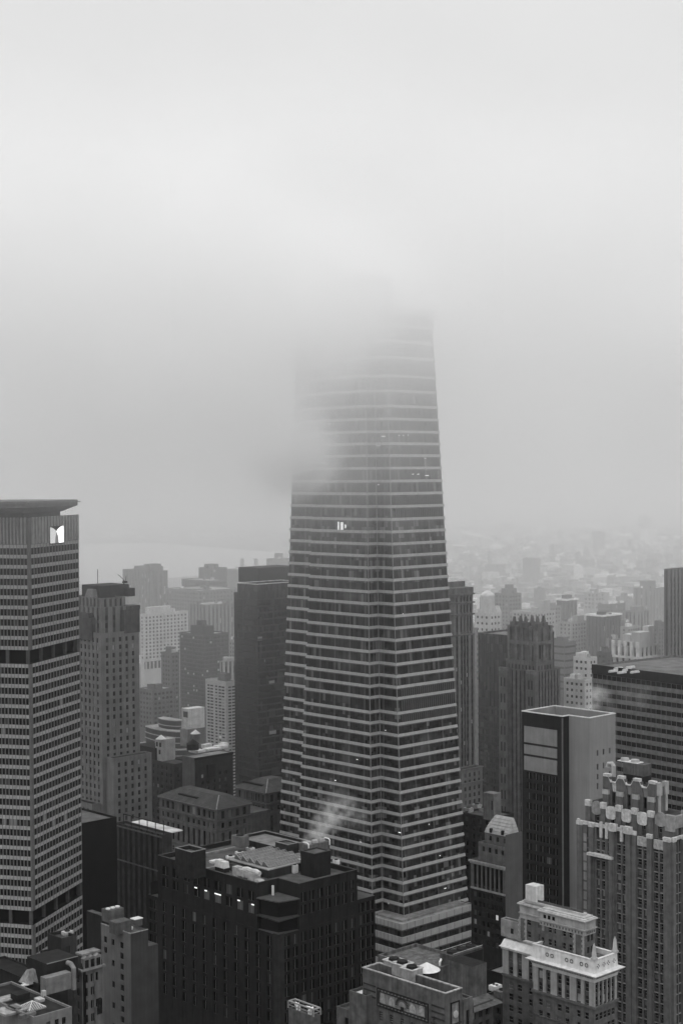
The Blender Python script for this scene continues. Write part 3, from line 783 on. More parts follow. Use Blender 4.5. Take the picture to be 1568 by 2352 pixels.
# equipment standing on that roof
def equip(b, name, label, cat, px, py, z, build, group=None, rz=0, kids=None):
    d = ray(px, py); t = (z - CAM.z) / d.z; q = CAM + d * t
    o = empty(name, q, b.a + rz); tag(o, label, cat, group, 'thing')
    build(o); return o
def P1(o, name, fn, mats):
    mb = MB(); fn(mb); return mb.build(name, mats, o)
def duct(o):
    P1(o, 'casing', lambda m: (m.box(0, 2.6, 0, 3.2, 0, 2.4), m.box(.3, 2.3, 3.2, 8.4, .5, 2.6), m.box(.15, 2.45, 5.6, 6, .4, 2.75), m.prism([(0, -3.4), (2.4, -3.4), (2.4, 0), (0, 0)], 0, .9, [(.2, -1.6), (2.2, -1.6), (2.2, 0), (.2, 0)]), m.box(.2, 2.4, 8.4, 11, 0, 3.0)), [METAL])
    P1(o, 'elbow', lambda m: m.tube([(1.2, -1.2, 2.6), (1.2, .6, 3.1), (1.2, 2.6, 2.9), (1.2, 4.6, 3.1), (1.2, 6.6, 2.7)], .75, 8), [stone('bright_duct', .55, .25)])
equip(blk, 'air_duct', 'long bent metal air duct behind the near parapet of the saw toothed roof', 'duct', 584, 2027, zr, duct)
def twinfan(o):
    P1(o, 'cowl', lambda m: (m.prism([(0, 0), (2.4, 0), (2.4, 2.2), (0, 2.2)], .2, 2.2, [(.3, .1), (2.1, .1), (2.1, 2.1), (.3, 2.1)])), [PALE])
    P1(o, 'cowl', lambda m: (m.prism([(0, 2.5), (2.4, 2.5), (2.4, 4.7), (0, 4.7)], .2, 2.4, [(.3, 2.6), (2.1, 2.6), (2.1, 4.6), (.3, 4.6)])), [PALE])
    P1(o, 'stand', lambda m: m.box(.1, 2.3, .1, 4.6, -1.4, .2), [DARK])
equip(blk, 'fan_unit', 'twin pale hooded fan unit left of the saw toothed skylight', 'fan', 514, 1998, zr + 1.2, twinfan)
def dish(o):
    def f(m):
        for (dx, r, y) in ((0, 1.35, 0), (-1.9, .9, 1.3)):
            n = 16; c = Vector((dx, y, 2.3)); ax = Vector((-.75, -.6, .15)).normalized(); s = ax.cross(Vector((0, 0, 1))).normalized(); u = s.cross(ax)
            ringp = [c + (s * math.cos(6.2832 * k / n) + u * math.sin(6.2832 * k / n)) * r + ax * .35 for k in range(n)]
            for k in range(n): m.poly([ringp[k], ringp[(k + 1) % n], c])
    P1(o, 'dish', f, [PALE]); P1(o, 'mast', lambda m: (m.box(-.1, .1, -.1, .1, 0, 2.3), m.box(-2, -1.8, 1.2, 1.4, 0, 2.2)), [MIDM])
equip(blk, 'satellite_dish', 'pair of white satellite dishes right of the saw toothed skylight', 'dish', 686, 1998, zr, dish)
def coolA(o):
    P1(o, 'casing', lambda m: m.box(0, 9.5, 0, 4.4, 0, 4.6), [stone('cooler_casing', .17, .35, .7)])
    for k in range(3): P1(o, 'fan', lambda m: (m.cyl(1.8 + 3 * k, 2.2, 4.6, 5.3, 1.25, 1.1), m.cyl(1.8 + 3 * k, 2.2, 5.3, 5.34, 1.0, 1.0)), [stone('fan_ring', .4, .2)])
    for k in (0, 9.3): P1(o, 'pipe', lambda m: m.tube([(k, -.2, 3.4), (k, -.2, 5), (k, .4, 5.4), (k, 2.4, 5.4)], .2, 8), [stone('white_pipe', .8, .1)])
equip(blk, 'cooling_tower', 'steaming cooling tower with white pipes at the far corner of the black block', 'cooling tower', 708, 1976, zr + 2.0, coolA)
def ac(w, l, h, mt=METAL, fans=1):
    def f(o):
        P1(o, 'casing', lambda m: (m.box(0, w, 0, l, .3, h), m.box(.1, w - .1, .1, l - .1, 0, .3)), [mt])
        for k in range(fans): P1(o, 'fan', lambda m: m.cyl(w / 2, l * (k + .5) / fans, h, h + .25, min(w, l / fans) * .36), [DARK])
    return f
for (nm, lb, px, py, zz, w, l, h, mt, fn) in (
    ('vent_box', 'dark square vent housing between the twin fans and the saw toothed skylight', 548, 2006, 0, 5, 5.2, 2.2, stone('vent_dark', .07, .3), 0),
    ('vent_box', 'mid grey vent housing touching the near end of the saw toothed skylight', 576, 2003, 0, 3.4, 4.2, 2.6, stone('vent_mid', .2, .3), 1),
    ('vent_box', 'grey louvred cabinet under the near corner of the saw toothed skylight', 607, 2012, 0, 3, 3, 2.6, stone('vent_mid', .2, .3), 1),
    ('vent_box', 'pale cylinder topped cabinet on the notched corner of the black roof', 676, 2008, 0, 1.7, 1.7, 2.6, PALE, 1),
    ('air_handler', 'low dark air handler in front of the steaming cooling tower', 714, 1983, 0, 9, 4.4, 2.6, stone('vent_dark', .07, .3), 2),
    ('air_handler', 'pale flat air handler in the trough beyond the satellite dishes', 722, 2000, 0, 7, 1.6, .9, METAL, 2),
    ('vent_box', 'small pale vent on the far right corner of the black roof', 772, 1989, 0, 1.6, 1.8, 1.6, PALE, 1),
    ('vent_box', 'small grey vent by the far right parapet of the black roof', 757, 1989, 0, 2.6, 1.2, 1.0, METAL, 1),
    ('air_handler', 'square brick coloured air handler with a round drum on the rear black roof', 553, 1949, 2.2, 3.6, 5, 3.6, stone('vent_mid', .2, .3), 1),
    ('vent_box', 'first pale vent along the walkway behind the saw toothed skylight', 530, 1977, 0, 2, 2.6, 1.1, PALE, 1),
    ('vent_box', 'middle pale vent along the walkway behind the saw toothed skylight', 551, 1967, 0, 2, 2.6, 1.1, PALE, 1),
    ('vent_box', 'last pale vent along the walkway behind the saw toothed skylight', 575, 1957, 0, 2, 2.4, 1.1, PALE, 1),
    ('vent_box', 'low white hatch beside the dark stair penthouse', 489, 1985, 0, 3, 2, .8, PALE, 0)):
    equip(blk, nm, lb, nm.replace('_', ' '), px, py, zr + zz, ac(w, l, h, mt, fn))
mb = MB()
for (p, q) in (((472, 2001), (512, 1982)), ((640, 2007), (716, 1977)), ((470, 1966), (560, 1943))):
    a = rp(*p); b2 = rp(*q)
    mb.box(min(a[0], b2[0]), max(a[0], b2[0]), min(a[1], b2[1]) , min(a[1], b2[1]) + .9, zr, zr + .7)
blk.part('walkway', mb, [stone('walkway_slab', .3, .3, .5)])

# ================================================================== steam
def steam(name, label, pts, dens, seed, noise=.35, step=.5):
    """soft rising plume: a closed tube of vapour, thickest along its middle"""
    m, nt, pv = volume(name + '_vapour', 0); N, L = nt.nodes, nt.links
    tc = N.new('ShaderNodeNewGeometry')
    nz = N.new('ShaderNodeTexNoise'); nz.inputs['Scale'].default_value = noise; nz.inputs['Detail'].default_value = 3
    mp = N.new('ShaderNodeMapping'); mp.inputs['Location'].default_value = (seed, seed * 2, 0); L.new(tc.outputs['Position'], mp.inputs[0]); L.new(mp.outputs[0], nz.inputs['Vector'])
    def V(op, x, y):
        n = N.new('ShaderNodeMath'); n.operation = op
        for k, q in enumerate((x, y)):
            if isinstance(q, (int, float)): n.inputs[k].default_value = q
            else: L.new(q, n.inputs[k])
        return n.outputs[0]
    tot = None
    for (P, r, a) in pts:
        vs = N.new('ShaderNodeVectorMath'); vs.operation = 'DISTANCE'; L.new(tc.outputs['Position'], vs.inputs[0]); vs.inputs[1].default_value = P
        mr = N.new('ShaderNodeMapRange'); mr.interpolation_type = 'SMOOTHSTEP'; L.new(vs.outputs['Value'], mr.inputs[0])
        mr.inputs[1].default_value = r * .1; mr.inputs[2].default_value = r; mr.inputs[3].default_value = a; mr.inputs[4].default_value = 0
        tot = mr.outputs[0] if tot is None else V('MAXIMUM', tot, mr.outputs[0])
    w = N.new('ShaderNodeMapRange'); w.inputs[1].default_value = .42; w.inputs[2].default_value = .62; w.inputs[3].default_value = .02; w.inputs[4].default_value = 1.9; L.new(nz.outputs[0], w.inputs[0])
    L.new(V('MULTIPLY', V('MULTIPLY', tot, w.outputs[0]), dens), pv.inputs['Density'])
    lo = Vector((min(P[k] - r for P, r, a in pts) for k in range(3))); hi = Vector((max(P[k] + r for P, r, a in pts) for k in range(3)))
    mb = MB(); mb.box(lo.x, hi.x, lo.y, hi.y, lo.z, hi.z)
    o = tag(mb.build(name, [m]), label, 'steam', None, 'stuff'); m.cycles.volume_step_rate = step
    return o
D1 = 525
steam('steam_plume', 'pale steam plume leaning over the black block roof',
      [(pt(px, py, D1 + k * 1.2), r, a) for k, (px, py, r, a) in enumerate(((708, 1947, 3.6, 1), (716, 1934, 4.2, .9), (725, 1920, 4.8, .85), (734, 1907, 5.2, .8), (744, 1893, 5.8, .7), (756, 1880, 6.6, .6), (768, 1866, 7.2, .5), (783, 1856, 7.6, .35), (808, 1868, 6.5, .2), (826, 1878, 6, .14)))], .16, 3)
def plan_of(px, py, z):
    d = ray(px, py); t = (z - CAM.z) / d.z; return CAM + d * t
def lxy(b, px, py, z):
    q = plan_of(px, py, z) - Vector((b.C.x, b.C.y, 0)); return q.dot(b.ux), q.dot(b.uy)
# ================================================================== stone tower with the sunrise relief (bottom middle)
LIME = stone('brown_stone_brick', .145, .38, .45, 1.2, course=0); LIMEL = stone('stone_trim_pale', .33, .25, .6)
sun_ = Bld('relief_tower', 'flat topped brick tower with a framed sunburst relief panel under its roof', 'building', 1022.5, 2284.5, 388, 832, 1061,
           wall=[LIME, LIMEL], glass=pane('old_glass', .01, .02, .06, .2))
s = sun_; H = s.H; zbot = s.zat(2352) - 12
s.mass(0, s.wr, 0, s.wl, 0, H, dict(cols=[(s.wr * .3, s.wr * .7)], rows=rows(s.zat(2352) + 1, 3.4, 2, zbot)),
       dict(cols=[(s.wl * f, s.wl * f + 1.3) for f in (.10, .22, .36, .49, .62, .75)], rows=rows(s.zat(2333), 3.4, 2.4, zbot), kind='lead'), par=4.2, pt_=.6)
mb = MB(); o = [(0, 0), (s.wr, 0), (s.wr, s.wl), (0, s.wl)]; mb.ring(offset(o, -.55), offset(o, .1), H, H + .22); s.part('coping', mb, [stone('coping_worn', .36, .35, 1.2)])
ya, yb = s.yat(984, z=H - 6), s.yat(867, z=H - 6)
zt, zb = s.zat(2269, 0, yb), s.zat(2307, 0, yb) - 1.0
zt = s.zat(2268.5, 0, yb); zb = s.zat(2311, 0, yb)
def frame(mb, f0, f1, y0, y1, z0, z1, w, m): 
    for (a, b, c, d) in ((y0, y1, z1 - w, z1), (y0, y1, z0, z0 + w), (y0, y0 + w, z0 + w, z1 - w), (y1 - w, y1, z0 + w, z1 - w)): mb.box(f0, f1, a, b, c, d, m)
mb = MB(); frame(mb, -.3, .02, ya, yb, zb, zt, .28, 0); frame(mb, -.3, .02, ya + .75, yb - .75, zb + .75, zt - .75, .22, 0); frame(mb, -.18, .02, ya + .3, yb - .3, zb + .3, zt - .3, .44, 1)
n = 15
for k in range(n):
    y = ya + .5 + (yb - ya - 1) * k / (n - 1)
    for z in (zb + .5, zt - .5): mb.box(-.26, -.1, y - .12, y + .12, z - .13, z + .13, 2)
mb.box(-.12, .02, ya + .98, yb - .98, zb + .98, zt - .98, 3)
PANM = [stone('panel_frame_dark', .03, .3), stone('panel_frame_mid', .09, .3), stone('panel_bead', .3, .2), stone('faience_field', .26, .4, .9, 1.2)]
s.part('relief_panel', mb, PANM)
yc, zc = (ya + yb) / 2, zb + 1.9; mb = MB(); nn = 18
for k in range(nn):
    t0, t1 = math.pi * k / nn, math.pi * (k + 1) / nn
    A = lambda t, r: (yc + r * math.cos(t), zc + r * math.sin(t))
    for (r0, r1, f, m) in ((0, 1.25, -.3, 1), (1.25, 1.75, -.26, 2)):
        p, q, u, v = A(t0, r0), A(t1, r0), A(t1, r1), A(t0, r1); mb.poly([(f, *p), (f, *q), (f, *u), (f, *v)], m)
    p, q, u = A(t0 + .03, 1.75), A(t1 - .03, 1.75), A((t0 + t1) / 2, 2.55); v = A(t1 - .03, 2.4); w = A(t0 + .03, 2.4)
    mb.poly([(-.3, *p), (-.3, *q), (-.3, *v), (-.3, *w)], 0)
mb.box(-.3, -.1, yc - .5, yc + .5, zb + 1.0, zc, 0)
s.part('sunburst', mb, [stone('sun_ray', .035, .2), stone('sun_disc', .3, .25), stone('sun_ring', .16, .2)])
for f in (.13, .30, .71, .89):
    y = ya + (yb - ya) * f; big = f in (.13, .89); mb = MB(); zz = zb + 1.25; hh, ww = (2.9, 1.0) if big else (2.2, 1.1)
    for k in range(6):
        w0, w1 = ww * math.sqrt(1 - (k / 6.2) ** 2), ww * math.sqrt(1 - ((k + 1) / 6.2) ** 2)
        mb.prism([(-.26, y - w0), (-.1, y - w0), (-.1, y + w0), (-.26, y + w0)], zz + hh * k / 6, zz + hh * (k + .9) / 6, [(-.24, y - w1), (-.1, y - w1), (-.1, y + w1), (-.24, y + w1)])
    s.part('relief_figure', mb, [stone('relief_figure_glaze', .36 if big else .28, .3, 1.5)])
xa, xb = s.xat(1026 + 8, z=H - 5), s.xat(1054, z=H - 5); z1, z0 = H - 2.6, H - 9.0
mb = MB()
for (a, b, c, d) in ((xa, xb, z1 - .3, z1), (xa, xb, z0, z0 + .3), (xa, xa + .3, z0, z1), (xb - .3, xb, z0, z1)): mb.box(a, b, -.3, .02, c, d, 0)
mb.box(xa + .3, xb - .3, -.12, .02, z0 + .3, z1 - .3, 1); s.part('side_panel', mb, [PANM[0], PANM[3]])
mb = MB(); mb.cyl((xa + xb) / 2, 0, 0, .3, .9, .9, 10); v2 = [(x, -.16 - z, (z0 + z1) / 2 + y) for (x, y, z) in mb.v]; mb.v = v2; s.part('side_rosette', mb, [stone('rosette_glaze', .4, .3)])
mb = MB()
for k in range(3):
    for (a, b) in ((.4, ya - 1.0), (yb + .7, s.wl - .4)):
        if k == 1 or True: mb.box(-.1, .02, a, b, H - 4.0 - 1.5 * k, H - 3.6 - 1.5 * k)
s.part('brick_band', mb, [stone('dark_brick_band', .05, .3)])
mb = MB(); mb.box(-.35, s.wr * .9, -.35, .02, H - 8.4, H - 8.0); mb.box(-.35, .02, -.3, ya - .9, H - 8.4, H - 8.0); s.part('string_course', mb, [stone('string_dark', .05, .3)])
# stepped shoulders of the same tower
zl = s.zat(2283, -1.5, s.wl * .95); y2 = s.yat(806, -1.5, s.wl, zl); y3 = s.yat(777, -1, y2, s.zat(2323, -1, y2))
s.mass(-2.2, 5, s.wl - 3.6, y2, 0, zl, None, dict(cols=[(s.wl - 2.4, s.wl - 1.2)], rows=rows(zl - 8, 3.4, 2.2, zbot)), par=.9)
s.mass(-1.6, 5, y2, y3, 0, s.zat(2322, -1, y2), None, dict(cols=[(y2 + 1, y2 + 2.6)], rows=rows(s.zat(2322, -1, y2) - 1, 3.4, 2.2, zbot)), par=.8)
mb = MB(); mb.box(-1.6, 3.6, s.wl + .3, y2 - .5, zl - .85, zl - .75); s.part('snow_patch', mb, [ROOFW]); 
zz = s.zat(2292, s.wr + 2, 0); s.mass(s.wr, s.wr + 3.4, -.4, 7, 0, zz, dict(cols=[(s.wr + 1, s.wr + 2.2)], rows=[(zz - 9, zz - 3)], rec=0), None, par=.6)
s.finish()
zr = H - 4.2
def tank(r, h, cone, mt, ct, legs=0):
    def f(o):
        P1(o, 'barrel', lambda m: m.cyl(0, 0, legs, legs + h, r, r, 20), [mt]); P1(o, 'cone_roof', lambda m: m.cyl(0, 0, legs + h, legs + h + cone, r * 1.1, .12, 20), [ct])
        if legs:
            for a in range(4): P1(o, 'leg', lambda m: m.tube([(r * .7 * math.cos(a * 1.5708 + .8), r * .7 * math.sin(a * 1.5708 + .8), 0), (r * .7 * math.cos(a * 1.5708 + .8), r * .7 * math.sin(a * 1.5708 + .8), legs)], .12, 5), [DARK])
    return f
zt_ = H + .2
equip(s, 'water_tank', 'round dark water tank with a pale cone lid inside the relief tower parapet', 'water tank', 980, 2263, zr, lambda o: tank(3.2, 4.0, 1.9, stone('tank_wood', .05, .35), stone('cone_pale', .62, .15))(o))
for k, (px, py, lb) in enumerate(((905, 2243, 'back cooling unit in the row of three on the relief tower roof'), (924, 2250, 'middle cooling unit in the row of three on the relief tower roof'), (946, 2262, 'front cooling unit with a pale rim on the relief tower roof'))):
    def cu(o):
        P1(o, 'casing', lambda m: (m.box(0, 4, 0, 4, 1.0, 4.0), m.box(.3, 3.7, .3, 3.7, -1.4, 1.0)), [stone('cooler_grey', .36, .3, .7)])
        P1(o, 'rim', lambda m: m.ring(offset([(0, 0), (4, 0), (4, 4), (0, 4)], -.3), offset([(0, 0), (4, 0), (4, 4), (0, 4)], .2), 4.0, 4.25), [stone('cooler_rim', .5, .3)])
        P1(o, 'fan', lambda m: m.cyl(2, 2, 4.0, 4.7, 1.5, 1.35), [DARK])
    equip(s, 'cooling_unit', lb, 'cooling unit', px, py + 6, zr + 1.4, cu, 'cooling units on the relief tower roof')
def pipe(o): P1(o, 'pipe_run', lambda m: m.tube([(0, 0, 0), (0, 0, 1.6), (0, -6, 1.6), (0, -10, 1.6), (2, -10, 1.6), (2, -14, 1.4), (2, -14, 0)], .3, 8), [METAL])
equip(s, 'roof_pipe', 'pale pipe running along the relief tower roof beside its cooling units', 'pipe', 866, 2252, zr, pipe)
# ---- dark wing behind it
wing = Bld('brick_wing_block', 'low brick block with a dark cooler and sloping bulkhead behind the relief tower', 'building', 1073, 2317, 424, 951, 1132, wall=[stone('wing_brick', .10, .35, .5)], roof=stone('wing_roof', .075, .5, .3, streak=0), glass=pane('old_glass', .01, .02, .06, .2))
wing.mass(0, wing.wr, 0, wing.wl + 4, 0, wing.H, dict(p=3.4, w=1.5, fh=3.3, wh=2.0, top=1.8, vis=wing.zat(2380)), dict(p=3.4, w=1.5, fh=3.3, wh=2.0, top=1.8, vis=wing.zat(2380)), par=.8)
b = wing
x, y = lxy(b, 1016, 2212, b.H + 6); x2 = b.xat(1060, y, x, b.H + 6)
mb = MB(); mb.prism([(x - 4, y + 1), (x + 12, y + 1), (x + 12, y + 22), (x - 4, y + 22)], b.H - .8, b.H + 3.5); mb.ring([(x - 3.5, y + 1.5), (x + 11.5, y + 1.5), (x + 11.5, y + 21.5), (x - 3.5, y + 21.5)], [(x - 4, y + 1), (x + 12, y + 1), (x + 12, y + 22), (x - 4, y + 22)], b.H + 3.5, b.H + 4.4)
b.part('raised_roof', mb, [stone('raised_roof_render', .17, .45, .5)])
bx, by = lxy(b, 1084, 2222, b.H + 9)
mb = MB(); bx2 = b.xat(1117, by, bx, b.H + 9); q = [(bx, by), (bx2, by), (bx2, by + 9), (bx, by + 9)]
mb.prism(q, b.H - .8, b.H + 9, None, 0, mt=1); mb.prism([(bx - 6, by - 6), (bx2, by - 6), (bx2, by), (bx - .01, by)], b.H - .8, b.H + .4, [(bx - .5, by - .6), (bx2, by - .6), (bx2, by), (bx - .01, by)], 0) 
b.part('bulkhead', mb, [stone('bulkhead_render', .15, .4, .4), stone('bulkhead_cap', .03, .3)])
b.finish()
def coolB(o):
    P1(o, 'casing', lambda m: m.box(0, 13, 0, 5, 1.2, 6), [stone('cooler_dark', .10, .35, .7)])
    P1(o, 'intake', lambda m: m.box(1.4, 12.6, -.12, .02, 1.9, 5.4), [DARK])
    for k in range(3): P1(o, 'fan', lambda m: m.cyl(2.4 + 4 * k, 2.5, 6, 6.6, 1.6, 1.5), [DARK])
    for (xx, yy) in ((0, -.4), (0, 4.6)): P1(o, 'pipe', lambda m: m.tube([(xx - .5, yy, .4), (xx - .5, yy, 3.6), (xx + .1, yy, 4.2), (xx + .9, yy, 4.2)], .34, 8), [stone('white_pipe', .8, .1)])
    for yy in (.1, 4.8): P1(o, 'rail', lambda m: m.tube([(.2, yy, 6.6), (12.8, yy, 6.6)], .1, 5), [METAL])
    P1(o, 'skid', lambda m: m.box(.4, 12.6, .4, 4.6, 0, 1.2), [DARK])
equip(b, 'cooling_tower', 'dark three fan cooling tower with white pipes behind the relief tower', 'cooling tower', 1040, 2246, b.H + 1.0, coolB)
equip(b, 'vent_box', 'small pale vent on the dark roof right of the sloping bulkhead', 'vent box', 1092, 2283, b.H - .8, ac(1.4, 2.2, 1.2, PALE, 0))

# ================================================================== cream crowned hotel block (bottom right)
CRM = stone('cream_terracotta', .58, .16, .6, 1.2); PIER = stone('cream_pier', .36, .18, .4); BRK = stone('hotel_brick', .16, .3, .5); CSP = stone('cream_spandrel', .10, .25)
cr = Bld('cornice_block', 'brick block with a bright cream cornice and a stepped roof penthouse', 'building', 1364.5, 2208, 420, 1224, 1416, wall=[PIER, CSP, BRK, CRM], glass=pane('hotel_glass', .008, .02, .10, .30), roof=stone('hotel_terrace', .14, .5, .3, streak=0))
c = cr; H = c.H; ztop = H - 5.2; zbelt = c.zat(2318); fr = 3.27
wins_top = [(zbelt + .6 + fr * k, zbelt + .6 + fr * k + 2.15) for k in range(int((ztop - zbelt - .5) / fr))]
def yc_(px): return c.yat(px, z=zbelt)
Lc = [(yc_(b_), yc_(a_)) for a_, b_ in ((1235, 1246), (1253, 1263.5), (1278, 1289.5), (1296, 1307.5), (1322.5, 1333), (1341, 1352))][::-1]
x_ = lambda f, w: (c.wr * f - w / 2, c.wr * f + w / 2)
Rc = [x_(f, 1.5) for f in (.12, .30, .48, .66, .84)]
c.facade('L', 0, 0, c.wl, zbelt, H, Lc, wins_top, .3, 'hung', .35, 0, 1); c.facade('R', 0, 0, c.wr, zbelt, H, Rc, wins_top, .3, 'hung', .35, 0, 1)
zv = c.zat(2352) - 10; lowr = rows(zbelt - .6, fr, 1.9, zv, 1.1)
Lb = [(a + .1, b - .1) for a, b in Lc]; c.facade('L', 0, 0, c.wl, 0, zbelt, Lb, lowr, .3, 'hung', 0, 2); c.facade('R', 0, 0, c.wr, 0, zbelt, Rc, lowr, .3, 'hung', 0, 2)
mb = MB(); pl_ = [(0, 0), (c.wr, 0), (c.wr, c.wl), (0, c.wl)]
for (z0, z1, a, b_) in ((H - 6.0, H - 5.0, .1, .35), (H - 5.0, H - 4.5, .35, .7), (H - 4.5, H - 4.1, .7, 1.5), (H - 4.1, H - 3.75, 1.5, 1.7)): mb.ring(offset(pl_, -.1), offset(pl_, a), z0, z1, 0, offset(pl_, -.1), offset(pl_, b_))
mb.prism(offset(pl_, 1.7), H - 3.75, H - 3.5, offset(pl_, .25)); mb.ring(offset(pl_, -.5), offset(pl_, .2), H - 3.5, H, 0, offset(pl_, -.5), offset(pl_, .05)); mb.ring(offset(pl_, -.6), offset(pl_, .2), H, H + .2)
c.part('cornice', mb, [CRM])
mb = MB(); mb.ring(offset(pl_, -.1), offset(pl_, .16), H - 5.45, H - 5.25)
for side, ln in (('L', c.wl), ('R', c.wr)):
    n = int(ln / .55)
    for k in range(n):
        u = ln * (k + .5) / n
        (mb.box(-.75, -.5, u - .13, u + .13, H - 4.85, H - 4.5) if side == 'L' else mb.box(u - .13, u + .13, -.75, -.5, H - 4.85, H - 4.5))
c.part('dentil', mb, [stone('cornice_shadow_course', .30, .2)], 'stuff')
mb = MB()
for f in (.12, .2, .36, .44, .68, .76):
    y = c.wl * f
    for dy, dz in ((-.45, 0), (.45, 0), (0, .45), (0, -.45), (-.35, .35), (.35, .35), (-.35, -.35), (.35, -.35)): mb.box(-.24, -.1, y + dy - .13, y + dy + .13, H - 1.75 + dz - .13, H - 1.75 + dz + .13)
for f in (.15, .4, .6, .85):
    x = c.wr * f
    for dy, dz in ((-.45, 0), (.45, 0), (0, .45), (0, -.45)): mb.box(x + dy - .13, x + dy + .13, -.24, -.1, H - 1.75 + dz - .13, H - 1.75 + dz + .13)
c.part('rosette', mb, [stone('rosette_grey', .2, .2)])
for (z0, z1, d0) in ((zbelt - .2, zbelt + .45, .45), (zbelt - fr * 2.0, zbelt - fr * 2.0 + .3, .2)):
    mb = MB(); mb.ring(offset(pl_, -.02), offset(pl_, d0), z0, z1); c.part('belt_course', mb, [stone('belt_course_stone', .16, .25)])
# recessed wing of the same block
sx_ = 5.0; yw0 = c.wl; yw1 = c.yat(1153, sx_, c.wl, H)
wr_ = [(zbelt + .6 + fr * k, zbelt + .6 + fr * k + 2.0) for k in range(int((ztop - zbelt - .5) / fr))]
yl_ = lambda px: c.yat(px, sx_, c.wl, zbelt)
Wc = [(yl_(b_), yl_(a_)) for a_, b_ in ((1167, 1178), (1187, 1198), (1213.5, 1222))][::-1]
c.facade('L', sx_, yw0, yw1, zbelt, H - 4, Wc, wr_, .3, 'hung', .3, 0, 1); c.facade('L', sx_, yw0, yw1, 0, zbelt, Wc, lowr, .3, 'hung', 0, 2)
mb = MB(); wq = [(sx_, yw0), (sx_ + 6, yw0), (sx_ + 6, yw1), (sx_, yw1)]
zw1 = c.zat(2157, sx_ + .8, yw1); zw0 = c.zat(2171, sx_ - .9, yw1)
mb.prism([(sx_ - 1.2, yw0), (sx_ + 6, yw0), (sx_ + 6, yw1 + .3), (sx_ - 1.2, yw1 + .3)], zw0 - .3, zw0, [(sx_ - .4, yw0), (sx_ + 6, yw0), (sx_ + 6, yw1 + .2), (sx_ - .4, yw1 + .2)])
mb.box(sx_ - .7, sx_ + .3, yw0, yw1, zw0 - 1.0, zw0 - .3); mb.prism([(sx_ - .4, yw0), (sx_ + 6, yw0), (sx_ + 6, yw1 + .2), (sx_ - .4, yw1 + .2)], zw0, zw1, [(sx_ + .9, yw0), (sx_ + 6, yw0), (sx_ + 6, yw1 + .1), (sx_ + .9, yw1 + .1)])
c.part('wing_cornice', mb, [CRM])
mb = MB(); mb.box(sx_ - .4, sx_ + .02, yw0, yw1, zbelt - .2, zbelt + .4); c.part('belt_course', mb, [stone('belt_course_stone', .16, .25)])
W = c.W; dp = c.wl
W.prism([(c.wr, .02), (c.wr, dp), (sx_, dp)], 0, H - 3.6, top=False, m=0); W.prism([(sx_ + 14, yw0), (sx_ + 14, yw1), (sx_, yw1)], 0, H - 4, top=False, m=2)
c.Rf.poly([(x, y, H - 1.2) for x, y in offset(pl_, -.45)]); c.Rf.poly([(sx_, yw0, H - 4), (sx_ + 14, yw0, H - 4), (sx_ + 14, yw1, H - 4), (sx_, yw1, H - 4)])
# penthouse storeys behind the parapet
zb_ = H - 1.2; px0, py0 = lxy(c, 1342, 2201, zb_); zt = c.zat(2118.6, px0, py0)
pxr = c.xat(1366, py0, px0, zt); pyl = c.yat(1185, px0, py0, zt); pyw = c.yat(1239, px0, py0, zt)
zbelt2 = zt - 4.6; PBR = dict(cols=[(py0 + (pyw - py0) * f, py0 + (pyw - py0) * f + w) for f, w in ((.27, 1.3), (.41, 1.3), (.63, .9), (.73, 1.3), (.90, 1.2))], rows=[(zb_ + .8, zb_ + 2.6), (zb_ + 4.3, zb_ + 6.1)], kind='hung', m=2)
Wp = MB(); old = c.W; c.W = MB()
zz0 = zb_
c.spec('L', px0, py0, pyw, zb_, zt, PBR); c.spec('R', py0, px0, pxr, zb_, zt, dict(cols=[(px0 + 1.2, px0 + 2.2), (px0 + 2.9, px0 + 3.9), (px0 + 4.6, px0 + 5.6)], rows=[(zb_ + .8, zb_ + 2.6), (zb_ + 4.0, zb_ + 6.1)], m=2))
c.spec('L', px0 + 1.6, pyw, pyl, zb_, zt, dict(cols=[(pyw + .8, pyw + 1.8), (pyw + 4.5, pyw + 6.0)], rows=[(zb_ + .8, zb_ + 2.6), (zb_ + 4.3, zb_ + 6.1)], kind='hung', m=2))
c.W.prism([(px0, pyw), (px0 + 1.6, pyw)], zb_, zt, top=False, m=2); c.W.prism([(pxr, py0), (pxr, pyl), (px0 + 1.6, pyl)], zb_, zt, top=False, m=2)
c.part('penthouse', c.W, c.wm); c.W = old
mb = MB(); e = px0 - .12
mb.box(e, px0 + .02, py0 + .02, pyw, zt - 3.9, zt, 0); mb.box(px0 + .02, pxr + .1, py0 - .12, py0 + .02, zt - 3.9, zt, 0); mb.box(e + 1.6, px0 + 1.62, pyw, pyl, zt - 3.9, zt, 0)
mb.box(e - .35, px0, py0 - .4, pyw + .2, zt - 2.5, zt - 2.2, 0); mb.box(px0, pxr + .5, py0 - .5, py0, zt - 2.5, zt - 2.2, 0); mb.box(e + 1.25, px0 + 1.6, pyw + .2, pyl + .2, zt - 2.5, zt - 2.2, 0)
for k in range(14):
    y = py0 + .8 + (pyw - py0 - 1.5) * k / 13; mb.box(e - .14, e + .02, y - .18, y + .18, zt - 3.5, zt - 2.9, 1)
for k in range(5):
    x = px0 + .9 + (pxr - px0 - 1.4) * k / 4; mb.box(x - .18, x + .18, py0 - .26, py0 - .1, zt - 3.5, zt - 2.9, 1)
for k, y in enumerate((pyw - 5.0, pyw - 3.4, pyw - 1.9)): mb.box(e - .04, e + .05, y - .45, y + .45, zt - 1.7, zt - .7, 2)
c.part('penthouse_frieze', mb, [stone('frieze_stone', .36, .2, .5), stone('frieze_star', .17, .2), GLASSB])
mb = MB()
